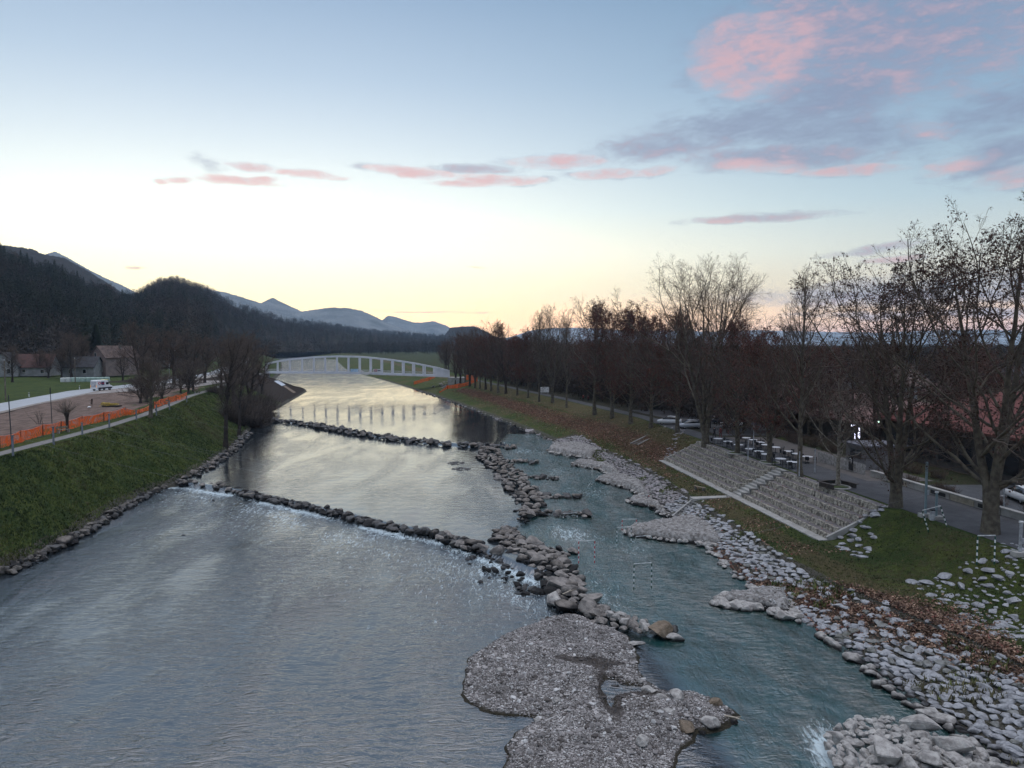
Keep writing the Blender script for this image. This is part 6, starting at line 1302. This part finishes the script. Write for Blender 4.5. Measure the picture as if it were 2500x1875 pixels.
# ---- stepped terrace
U=np.array([-.1186,1,0]); U/=np.linalg.norm(U); Nn=np.array([1,.1186,0]); Nn/=np.linalg.norm(Nn)
MAS=mat('masonry_stone',(.47,.43,.36),.9,scale=3.6,bump=.9,bscale=10,col2=(.10,.088,.075),stretch='world'); TRD=mat('tread_stone',(.18,.165,.165),.92,scale=1.6,bump=.6,bscale=8,col2=(.11,.10,.10),stretch='world')
O0=np.array([Cx(64.6),64.6,0.]); LT=(108.2-64.6)/U[1]
def tp(s,o,z): return O0+U*s+Nn*o*.993+np.array((0,0,z))
te=empty('stone_terrace',O0+np.array((0,0,2.1)),0,'wide stepped stone terrace with six seating tiers and a stair down its middle','terrace'); tb=np.array(te.location[:])
sA,sB=17.6,20.2; TW=.93; TH=.482
def seg(b,s0,s1,o0,o1,z0,z1):
    q=[tp(s0,o0,z0),tp(s0,o1,z0),tp(s1,o1,z0),tp(s1,o0,z0)]; q=[p-tb for p in q]
    b.hexa([q[0],q[1],q[2],q[3],*[p+np.array((0,0,z1-z0)) for p in q]])
rr=random.Random(4)
for k in range(6):
    o_k=-5.7+TW*k; z1=2.1+TH*(k+1)
    for (s0,s1) in ((0,sA),(sB,LT)):
        lim=LT-.0-(5-k)*.0
        b=MB(); seg(b,s0,s1,o_k+.12,o_k+TW+.10,z1-TH-.1,z1-.03); b.build('tread',TRD,te)
        b=MB(); s=s0
        while s<s1-.05:
            w_=min(rr.uniform(.2,.5),s1-s); pr=rr.uniform(.0,.16); hz_=rr.uniform(-.05,.03)
            q=[tp(s+.03,o_k-pr+rr.uniform(0,.05),z1-TH-.06),tp(s+.012,o_k+.2,z1-TH-.06),tp(s+w_-.012,o_k+.2,z1-TH-.06),tp(s+w_-.03,o_k-pr+rr.uniform(0,.05),z1-TH-.06)]
            t4=[tp(s+.06,o_k-pr*.4+rr.uniform(0,.06),z1+hz_),tp(s+.02,o_k+.22,z1+hz_*.5),tp(s+w_-.02,o_k+.22,z1+hz_*.5),tp(s+w_-.06,o_k-pr*.4+rr.uniform(0,.06),z1+hz_)]
            b.hexa([p-tb for p in q]+[p-tb for p in t4]); s+=w_
        b.build('riser',MAS,te)
    for s_ in (sA-.35,sB-.05):
        b=MB(); seg(b,s_,s_+.42,o_k-.1,o_k+.75,z1-.2,z1+.10); b.build('end_block',CONCD if s_<sB-.2 else MAS,te)
b=MB()
for k in range(12): seg(b,sA+.05,sB-.05,-5.7+TW*k/2,-.1,2.1+TH*k/2-.3,2.1+TH*(k+1)/2)
b.build('stair',CONC,te)
for s_ in (-.28,LT):
    b=MB()
    q0=[tp(s_,-5.9,1.7),tp(s_+.28,-5.9,1.7),tp(s_+.28,.2,4.4),tp(s_,.2,4.4)]; h_=np.array((0,0,.72)); b.hexa([p-tb for p in q0]+[p-tb+h_ for p in q0]); b.build('side_kerb',CONC,te)
b=MB(); seg(b,-.3,LT+.3,-6.7,-5.72,1.7,2.16); b.build('foot_slab',CONC,te)
nL=1100; ks=rng.integers(0,6,nL); ss=rng.uniform(0,LT,nL); LL=np.array([tp(a_,-5.7+TW*k_+.2+rng.random()*.7,2.1+TH*(k_+1)) for a_,k_ in zip(ss,ks)]); okl=((ss<sA)|(ss>sB))&(rng.random(nL)<.35+.65*(np.sin(ss*.5)>0)); LL=LL[okl]
leafswarm('fallen_leaves',LL[:,0],LL[:,1],LL[:,2],rng.uniform(.05,.11,len(LL)),LM,rng.choice(4,len(LL)),'dry leaves blown onto the tiers of the stone terrace','fallen leaves')
# tree pits
for k,(px,py,l) in enumerate(((2045,1190,'planted pit round the young plane'),(1879,1130,'round kerbed pit of the plane between the tables'),(1798,1107,'kerbed pit of the plane at the head of the steps'))):
    x,y,_=P(px,py,ZR); e=empty('tree_pit',(x,y,ZR),0,l,'tree pit','kerbed tree pits'); b=MB(); b.tube([(1.15*math.cos(a),1.15*math.sin(a),.05) for a in np.linspace(0,2*math.pi,21)],.11,5,False); b.build('kerb',CONC,e); b=MB(); b.ell((0,0,-.02),(1.1,1.1,.14),16,6); b.build('soil',GM[0],e,True)
x,y,_=P(2045,1190,ZR); e=empty('tree_bench',(x,y,ZR+.02),.3,'square dark bench round the young plane','bench'); 
for k in range(3): b=MB(); a=k*math.pi/2; b.box((1.35*math.cos(a),1.35*math.sin(a),.46),(.36,2.4,.06),rz=a); b.build('seat',mat('bench_dark',(.05,.04,.035),.7),e); b=MB(); b.box((1.35*math.cos(a),1.35*math.sin(a),.22),(.12,2.0,.42),rz=a); b.build('leg',mat('bench_dark',(.05,.04,.035),.7),e)
# cross path, little stairs
b=MB(); s0=18.2; q=[tp(s0,-11.2,0),tp(s0,-6.7,0),tp(s0+1.1,-6.7,0),tp(s0+1.1,-11.2,0)]; b.hexa([(p[0],p[1],1.7) for p in q]+[(p[0],p[1],2.02+.06*(i in (1,2))) for i,p in enumerate(q)]); tag(b.build('cross_path',CONC),None,None,kind='structure')
def stair(pa,pb,w_,n,label,rails=True):
    a=np.array(hit(*pa)); c=np.array(hit(*pb)); d=c-a; dh=np.array([d[0],d[1],0]); L=np.linalg.norm(dh); dh/=L; e=empty('slope_stair',a,math.atan2(dh[1],dh[0]),label,'stair'); b=MB()
    for k in range(n): b.box(((k+.5)*L/n,0,(k+.5)*d[2]/n-.02),(L/n*.62,w_,.16))
    b.build('steps',CONCD,e)
    for s_ in (-1,1): b=MB(); b.bar((0,s_*w_/2,0.06),(L,s_*w_/2,d[2]+.08),.16,.2); b.build('stringer',CONC,e)
stair((1548,1086),(1634,1044),1.7,15,'small concrete stair climbing the leafy slope left of the terrace')
stair((1634,1283),(1706,1222),1.5,12,'rough stair through the stone pitching below the lawn path')
x,y,z=hit(1708,1197); e=empty('bench',(x,y,z),2.2,'low plank bench on the lawn above the stone slope','bench'); b=MB(); b.box((0,0,.38),(1.7,.34,.08)); b.build('seat',mat('bench_wood',(.20,.16,.12),.8),e); 
for s_ in (-.6,.6): b=MB(); b.box((s_,0,.17),(.12,.3,.34)); b.build('leg',CONCD,e)
# ---- cafe tables and chairs
TT=mat('table_white',(.66,.66,.68),.35,var=.04,spec=.5); CHB=mat('chair_black',(.022,.022,.025),.6,var=.2)
tabs=[(1753,1071),(1777,1078),(1803,1086),(1831,1096),(1853,1102),(1871,1109),(1906,1120),(1934,1128),(1822,1069),(1838,1074),(1856,1080),(1870,1086),(1893,1092),(1925,1102),(1946,1108),(1971,1115)]
tprot=None;cprot=None
def mk_table():
    e=empty('cafe_table',(0,0,0),0,'x','table','cafe tables'); b=MB(); b.tube([(0,0,.72),(0,0,.755)],.62,18); b.build('tabletop',TT,e); b=MB(); b.tube([(0,0,.03),(0,0,.72)],.04,6); b.build('leg',CHB,e); b=MB(); b.tube([(0,0,0),(0,0,.04)],.26,10); b.build('base',CHB,e); return e
def mk_chair():
    e=empty('cafe_chair',(0,0,0),0,'x','chair','cafe chairs'); b=MB(); b.box((0,0,.45),(.46,.44,.05)); b.build('seat',CHB,e); b=MB(); b.box((-.21,0,.68),(.04,.44,.42),ry=-.15); b.build('backrest',CHB,e)
    for sx in (-.19,.19):
        for sy in (-.19,.19): b=MB(); b.box((sx,sy,.22),(.035,.035,.44)); b.build('leg',CHB,e)
    for sy in (-.24,.24): b=MB(); b.box((0,sy,.63),(.4,.035,.035)); b.build('armrest',CHB,e)
    return e
for k,(px,py) in enumerate(tabs):
    x,y,_=P(px,py,ZR+.75); rowl='river-side' if k<8 else 'inner'; pos_=['first from the far end','second from the far end','third from the far end','fourth from the far end','fourth from the near end','third from the near end','second from the near end','nearest'][k%8]
    t_=mk_table() if tprot is None else copy_tree(tprot); tprot=tprot or t_
    t_.location=(x,y,ZR+.035); t_['label']='round white cafe table, %s in the %s row'%(pos_,rowl); t_['group']='cafe tables on the promenade'
    for j,a in enumerate((.3+k,.3+k+math.pi,.3+k+math.pi/2)[:3 if k%2 else 2]):
        c_=mk_chair() if cprot is None else copy_tree(cprot); cprot=cprot or c_
        c_.location=(x+.85*math.cos(a),y+.85*math.sin(a),ZR+.035); c_.rotation_euler=(0,0,a+math.pi); c_['label']='black cafe chair at the %s row of white tables'%rowl; c_['group']='black chairs of the %s row'%rowl
# ---- low wall with planters, fence, kiosk
wl_=empty('low_wall',(Cx(60)+7.3,60,ZR),0,'low pale wall with dark recesses between promenade and car park','wall'); w0=np.array(wl_.location[:])
Yw=np.arange(46,79.1,3.0)
for k in range(len(Yw)-1):
    a=np.array((Cx(Yw[k])+7.3,Yw[k],ZR))-w0; c=np.array((Cx(Yw[k+1])+7.3,Yw[k+1],ZR))-w0; d=c-a
    b=MB(); b.bar(a+np.array((0,0,.28)),a+d*.97+np.array((0,0,.28)),.42,.56); o=b.build('block',CONC if k%3 else mat('wall_tan',(.33,.29,.23),.9,var=.15),wl_)
    if k%2: b=MB(); b.bar(a+d*.15+np.array((-.24,0,.3)),a+d*.8+np.array((-.24,0,.3)),.05,.34); b.build('recess',mat('recess_dark',(.03,.03,.03),.9),o)
b=MB(); b.bar(np.array((Cx(46)+7.3,46,ZR+.62))-w0,np.array((Cx(79)+7.3,79,ZR+.62))-w0,.5,.1); b.build('coping',CONC,wl_)
fe=empty('picket_fence',(Cx(84)+6.6,84,ZR),0,'pale vertical slat fence with a dark poster beside the promenade','fence'); f0=np.array(fe.location[:])
b=MB()
for k in range(44): yy=79.5+k*.22; b.box((Cx(yy)+6.8-f0[0],yy-f0[1],.6),(.05,.10,1.2))
b.build('slats',mat('slat_pale',(.38,.37,.36),.8),fe); b=MB(); b.bar(np.array((Cx(79.5)+6.9,79.5,ZR+.3))-f0,np.array((Cx(89)+6.9,89,ZR+.3))-f0,.06,.08); b.bar(np.array((Cx(79.5)+6.9,79.5,ZR+1))-f0,np.array((Cx(89)+6.9,89,ZR+1))-f0,.06,.08); b.build('rail',mat('slat_pale',(.38,.37,.36),.8),fe)
b=MB(); yy=82.0; b.box((Cx(yy)+6.72-f0[0],yy-f0[1],1.0),(.06,1.0,1.7)); po=b.build('poster',mat('poster_black',(.015,.015,.018),.5),fe)
b=MB(); b.tube([(Cx(yy)+6.66-f0[0],yy-f0[1]+.25*math.cos(a),1.2+.28*math.sin(a)) for a in np.linspace(.6,4.2,9)],.035,4); b.tube([(Cx(yy)+6.66-f0[0],yy-f0[1]-.1,1.2),(Cx(yy)+6.66-f0[0],yy-f0[1]+.25,1.15)],.03,4); b.build('emblem',mat('banner_white',(.62,.62,.62),.7,var=.05),po)
ki=empty('kiosk',(Cx(84)+11,85,ZR),.12,'small grey kiosk with a flat dark roof behind the slat fence','kiosk'); b=MB(); b.box((0,0,1.3),(4.5,4,2.6)); b.build('wall',mat('kiosk_grey',(.17,.165,.17),.8,var=.15),ki); b=MB(); b.box((0,0,2.7),(5.3,4.8,.2)); b.build('roof',mat('kiosk_roof',(.12,.12,.14),.7),ki); b=MB(); b.box((-2.27,0,1.6),(.05,2.2,1.0)); b.build('window',GLS,ki)
for k in range(9):
    y=47+k*3.6+rng.uniform(-1,1); shrub(Cx(y)+9+rng.uniform(-.3,.8),y,ZR,rng.uniform(.8,1.3),1.3,'clipped dark shrub in the bed behind the low wall','shrubs behind the low wall',TWIGR,n=90)
for k in range(14):
    y=78+k*2.6; shrub(Cx(y)+13+rng.uniform(-.8,.8),y,ZR,rng.uniform(1.2,2.2),1.6,'brown shrub in the hedge behind the cafe terrace','hedge behind the cafe terrace',TWIGR,n=80)
# ---- lamp posts, gate stands
GAL=mat('galv',(.32,.33,.35),.5); GRN=mat('stand_greenish',(.16,.22,.24),.5,var=.1)
for px,pb,pt,l,sg in ((1826,1124,1069,'short pale lamp post at the terrace edge in front of the tables',0),(1839,1113,1030,'tall thin post with a small board beside the tables',1),(1951,1164,1102,'pale post touching the slender white-trunked tree',0),(1989,1155,1095,'thin grey post just behind the middle stair of the terrace',0),(2450,1250,1180,'dark thin post at the car park edge',0)):
    x,y,_=P(px,pb,ZR); d=ray(px,pt); h=CAMZ+d[2]*y/d[1]-ZR; e=empty('lamp_post',(x,y,ZR),0,l,'post','posts on the promenade'); b=MB(); b.tube([(0,0,0),(0,0,h)],[.07,.05],7); b.build('pole',GAL,e); b=MB(); b.cyl((0,0,0),.16,.06,10); b.build('base',CONCD,e)
    b=MB(); b.box((0,0,h-.25),(.6 if sg else .2,.06,.4 if sg else .12)); b.build('board' if sg else 'head',mat('board_grey',(.10,.10,.13),.6),e)
def stand(px,pb,pt,l,col_,cap=True,block=True):
    x,y,z=hit(px,pb); d=ray(px,pt); h=CAMZ+d[2]*y/d[1]-z; e=empty('cable_stand',(x,y,z),0,l,'post','gate cable stands on the right bank'); b=MB(); b.tube([(0,0,.1),(0,0,h)],.10,8); b.build('pole',col_,e)
    if block: b=MB(); b.box((0,0,.15),(.95,.6,.32)); b.build('foot_block',CONC,e)
    if cap: b=MB(); b.cyl((0,0,h),.15,.10,10); b.build('cap',mat('cap_white',(.6,.6,.6),.5),e)
    b=MB(); b.box((.16,0,h*.45),(.16,.14,.4)); b.build('winch',GAL,e); return (x,y,z+h)
ST=[stand(2259,1263,1128,'tall greenish cable stand on the grass by the promenade',GRN,False),stand(2285,1269,1203,'shorter cable stand with a white cap next to the tall one',GRN),stand(2490,1358,1276,'cable stand on a concrete block at the right edge',GAL)]
x,y,z=hit(2283,1268); e=empty('litter_bin',(x-.4,y-.3,z),0,'slim grey litter bin with a black lid beside the capped stand','bin'); b=MB(); b.cyl((0,0,0),.2,.8,12); b.build('body',GAL,e); b=MB(); b.cyl((0,0,.8),.21,.1,12); b.build('lid',CHB,e)
# ---- slalom gates
RW=mat('pole_red',(.40,.02,.03),.5,var=.05); GW=mat('pole_green',(.008,.055,.036),.5,var=.05); WWt=mat('pole_white',(.72,.72,.72),.5,var=.03)
def gate(xl,yl,xr,yr,yb,D,colr,label,cable=None,swing=0,right=None):
    a=np.array(PD(xl,yl,D)); c=np.array(PD(xr,yr,D+.0)); zb=PD(xl,yb,D)[2]; e=empty('slalom_gate',a,0,label,'slalom gate','slalom gates hung over the channel')
    b=MB(); b.tube([(0,0,0),tuple(c-a)],.035,6); b.build('crossbar',mat('bar_pale',(.50,.52,.52),.5),e); L=min(a[2]-zb,2.2)
    for p0 in (np.zeros(3),c-a):
        b=MB(); n=9
        for k in range(n):
            if k%2==0: b.tube([p0+np.array((swing*k/n,0,-.08-L*k/n)),p0+np.array((swing*(k+1)/n,0,-.08-L*(k+1)/n))],.045,6)
        o=b.build('pole',RW if colr=='r' else GW,e); b=MB()
        for k in range(n):
            if k%2==1: b.tube([p0+np.array((swing*k/n,0,-.08-L*k/n)),p0+np.array((swing*(k+1)/n,0,-.08-L*(k+1)/n))],.045,6)
        b.build('white_bands',WWt,o)
    if cable is not None:
        l0,r0=cable; m=MB(); mid_=(a+c)/2+np.array((0,0,.45)); pts_=[np.array(l0)+(mid_-np.array(l0))*f-np.array((0,0,1))*(1.2*4*f*(1-f)) for f in np.linspace(0,1,12)]+[mid_+(np.array(r0)-mid_)*f for f in np.linspace(.1,1,6)]
        m.tube([p-a for p in pts_],.006,3); m.build('cable',mat('cable_grey',(.16,.165,.18),.5),e)
        m=MB(); 
        for p0 in (np.zeros(3),c-a): m.tube([p0,mid_-a],.010,3)
        m.build('hanger',mat('cable_grey',(.16,.165,.18),.5),e)
    return e
def shore(y,h=4.5): return (Cx(y)+.2,y,ZR+h-2.5)
gate(1548,1377,1591,1374,1437,56,'g','green and white gate nearest over the channel',(CPO[0],ST[1]))
gate(1413,1320,1452,1319,1373,62,'r','red and white gate beside the wide rock wall',None)
gate(1506,1288,1541,1286,1336,70,'g','green gate in front of the large whitish spur',(CPO[1],shore(76)))
gate(1519,1268,1554,1267,1313,74,'r','red gate over the tip of the large whitish spur',None)
gate(1375,1254,1409,1252,1295,79,'g','green gate in front of the lowest wall spur',(CPO[2],shore(86)))
gate(1375,1232,1405,1230,1268,88,'g','green gate above the lowest wall spur',(CPO[2],shore(95)))
gate(1552,1310,1590,1307,1316,67,'g','bare crossbar gate with poles drawn up, before the whitish spur',None)
gate(1508,1215,1541,1212,1222,92,'g','crossbar with raised poles near the fourth right spur',None)
gate(1430,1195,1444,1176,1222,97,'g','slanting green gate in mid channel',None)
gate(1461,1166,1476,1164,1188,112,'r','small red gate at the third right spur',(CPO[4],shore(118)))
gate(1486,1168,1500,1166,1190,110,'g','small green gate over the third right spur',None)
gate(1372,1145,1381,1144,1177,118,'g','narrow green gate over the second wall spur',None)
gate(1349,1106,1357,1105,1124,134,'g','tiny green gate by the second right spur',(CPO[6],shore(140)))
gate(1322,1092,1334,1092,1122,140,'r','tiny red gate at the top of the whitewater course',None)
gate(1556,1210,1584,1208,1238,88,'r','red gate beside the rocky fourth right spur',None)
gate(2387,1308,2430,1307,1376,48.6,'g','green and white gate hung over the grass at the right',None)
gate(2252,1246,2297,1235,1296,57,'g','slanting green and white gate hung beside the cable stands',None,swing=.55)
# ---- people
SKIN=mat('skin',(.42,.26,.19),.6,var=.05); HAIR=mat('hair_dark',(.03,.022,.018),.8)
def person(x,y,z,rz,label,top,legs,h=1.74,stride=.22,sit=False):
    k=h/1.74
    J={'pel':(0,0,.95),'wai':(0,0,1.12),'che':(.01,0,1.34),'nec':(.01,0,1.50),'hed':(.03,0,1.60),'crn':(.02,0,1.70)}
    E=[('pel','wai'),('wai','che'),('che','nec'),('nec','hed'),('hed','crn')]; Rd={'pel':.145,'wai':.125,'che':.15,'nec':.055,'hed':.095,'crn':.06}
    for s_,t in ((1,'l'),(-1,'r')):
        f=stride*s_
        if sit: J.update({'hip'+t:(0,.10*s_,.92),'kne'+t:(.42,.13*s_,1.0),'ank'+t:(.85,.10*s_,.88),'toe'+t:(.95,.10*s_,.98)})
        else: J.update({'hip'+t:(0,.095*s_,.90),'kne'+t:(.06+f*.55,.10*s_,.50),'ank'+t:(f-.02,.10*s_,.09),'toe'+t:(f+.17,.11*s_,.045)})
        J.update({'sho'+t:(0,.19*s_,1.42),'elb'+t:(-.03-f*.5,.25*s_,1.14),'wri'+t:(.10-f*.9,.25*s_,.92),'han'+t:(.13-f*1.0,.25*s_,.83)})
        if sit: J['elb'+t]=(.12,.30*s_,1.18); J['wri'+t]=(.36,.26*s_,1.22); J['han'+t]=(.42,.24*s_,1.23)
        E+=[('pel','hip'+t),('hip'+t,'kne'+t),('kne'+t,'ank'+t),('ank'+t,'toe'+t),('che','sho'+t),('sho'+t,'elb'+t),('elb'+t,'wri'+t),('wri'+t,'han'+t)]
        Rd.update({'hip'+t:.105,'kne'+t:.065,'ank'+t:.045,'toe'+t:.04,'sho'+t:.075,'elb'+t:.05,'wri'+t:.035,'han'+t:.04})
    names=list(J); me=bpy.data.meshes.new('person'); me.from_pydata([tuple(c*k for c in J[n]) for n in names],[(names.index(a),names.index(b_)) for a,b_ in E],[])
    o=bpy.data.objects.new('tmp',me); COL.objects.link(o); md=o.modifiers.new('s','SKIN')
    for i,n in enumerate(names): v=me.skin_vertices[0].data[i]; v.radius=(Rd[n]*k*(1.15 if n in('pel','che','wai') else 1),Rd[n]*k*(.85 if n in('pel','che','wai') else 1)); v.use_root=(n=='pel')
    sb=o.modifiers.new('d','SUBSURF'); sb.levels=1; sb.render_levels=1
    dg=bpy.context.evaluated_depsgraph_get(); m2=bpy.data.meshes.new_from_object(o.evaluated_get(dg)); bpy.data.objects.remove(o)
    m2.materials.clear()
    for m_ in (legs,top,SKIN,CHB): m2.materials.append(m_)
    for p in m2.polygons:
        c=p.center; zz=c.z/k; hand=abs(c.y/k)>.2 and ((zz<.93) if not sit else (c.x/k>.33 and zz>1.1))
        p.material_index=2 if (zz>1.49 or hand) else (1 if zz>.93 else (3 if zz<.10 and not sit else 0)); p.use_smooth=True
    r=empty('person',(x,y,z),rz,label,'person'); link(bpy.data.objects.new('body',m2),r)
    b=MB(); b.ell((.0,0,1.665*k),(.105*k,.088*k,.085*k),10,7); b.build('hair',HAIR,r,True)
    b=MB(); b.box((.125*k,0,1.60*k),(.035,.03,.04)); b.build('nose',SKIN,r)
    return r
x,y,_=P(1744,1071,ZR); person(x,y,ZR+.03,2.0,'person in black walking past the cafe tables, left of a pair',mat('coat_black',(.02,.02,.024),.8),mat('trousers_black',(.015,.015,.02),.8))
x,y,_=P(1759,1070,ZR); person(x,y,ZR+.03,1.8,'person in dark red jacket walking beside the one in black',mat('coat_red',(.16,.03,.03),.8),mat('trousers_red',(.12,.025,.03),.8),1.7)
x,y,_=P(1424,980,ZR); person(x,y,ZR+.03,1.9,'distant walker in dark red on the promenade, left of a pair',mat('coat_red',(.16,.03,.03),.8),mat('trousers_black',(.015,.015,.02),.8))
x,y,_=P(1436,982,ZR); person(x,y,ZR+.03,1.9,'distant walker in dark clothes on the promenade, right of a pair',mat('coat_wine',(.09,.025,.03),.8),mat('trousers_black',(.015,.015,.02),.8),1.65)
x,y,z=hit(525,957); person(x,y,z,1.2,'person in dark clothes at the end of the left path, below the ramp',mat('coat_black',(.02,.02,.024),.8),mat('trousers_black',(.015,.015,.02),.8))
x,y,_=P(1224,1088,.8); ka=empty('kayak',(x,y,.85),.2,'dark slalom kayak at the top of the whitewater course','kayak'); b=MB(); loft(b,[np.array([(a,w_*math.cos(t),.10+h_*math.sin(t)) for t in np.linspace(0,2*math.pi,12,endpoint=False)]) for a,w_,h_ in ((-1.75,.02,.02),(-1.2,.18,.08),(-.4,.30,.13),(.3,.30,.13),(1.1,.18,.09),(1.75,.02,.02))]); b.build('hull',mat('kayak_dark',(.03,.035,.05),.35),ka,True); b=MB(); b.ell((-.1,0,.22),(.42,.26,.06),12,6); b.build('cockpit',CHB,ka)
person(x-.1,y,.85-.78,.2,'kayaker in dark gear sitting in the slalom kayak',mat('coat_black',(.02,.02,.024),.8),mat('trousers_black',(.015,.015,.02),.8),1.7,sit=True)
pd=empty('paddle',(x+.35,y,.85+.42),.2,'paddle held across by the kayaker','paddle'); b=MB(); b.tube([(0,-1.0,.2),(0,1.0,-.2)],.03,5); b.build('shaft',CHB,pd)
for s_ in (-1,1): b=MB(); b.box((0,s_*1.0,-s_*.2),(.04,.36,.2)); b.build('blade',WWt,pd)
# white box by the far path, info boards
x,y,_=P(1330,962,ZR); e=empty('notice_board',(x,y,ZR),.1,'white boxy notice board by the promenade among the far trees','notice board'); b=MB(); b.box((0,0,1.25),(2.4,.4,1.5)); b.build('panel',mat('plastic_white',(.72,.72,.72),.5),e)
for s_ in (-.9,.9): b=MB(); b.box((s_,0,.3),(.12,.12,.6)); b.build('leg',GAL,e)
# rubble under the right end of the bridge
q=[hit(*p) for p in ((1050,946),(1130,920),(1150,926),(1085,948))]
for k in range(70):
    f=rng.random();g=rng.random(); x=(q[0][0]*(1-f)+q[1][0]*f)*(1-g)+(q[3][0]*(1-f)+q[2][0]*f)*g; y=(q[0][1]*(1-f)+q[1][1]*f)*(1-g)+(q[3][1]*(1-f)+q[2][1]*f)*g
    s=rng.uniform(.3,.7); V,F=GEO2[k%NV]; o=bpy.data.objects.new('rubble_stone',meshcache.setdefault(('rub',k%NV),mesh_np('rubble_stone',V,[F],M_rip2))); o.location=(x,y,GZ(x,y)+.1); o.scale=(s,s,s*.7); o.rotation_euler=(0,0,k); link(o); tag(o,'grey stone in the rubble apron under the right end of the bridge','stone','rubble under the bridge end')
# driftwood
for px,py,l,w_,a in ((1390,1447,'pale stick lying on the rock wall boulders',1.3,.6),(1793,1742,'thin pale stick poking off the end of the island',1.1,-.8),(610,1207,'dark driftwood caught in the near weir',1.6,.1)):
    x,y,_=P(px,py,.6); e=empty('driftwood',(x,y,.62 if px<1500 else .3),a,l,'stick'); b=MB(); b.tube([(-w_/2,0,0),(0,.05,.08),(w_/2,0,.12)],[.05,.04,.02],5); b.tube([(0,.05,.08),(w_*.25,.2,.16)],[.03,.012],4); b.build('wood',mat('driftwood',(.36,.31,.25) if px!=610 else (.06,.05,.045),.9),e)
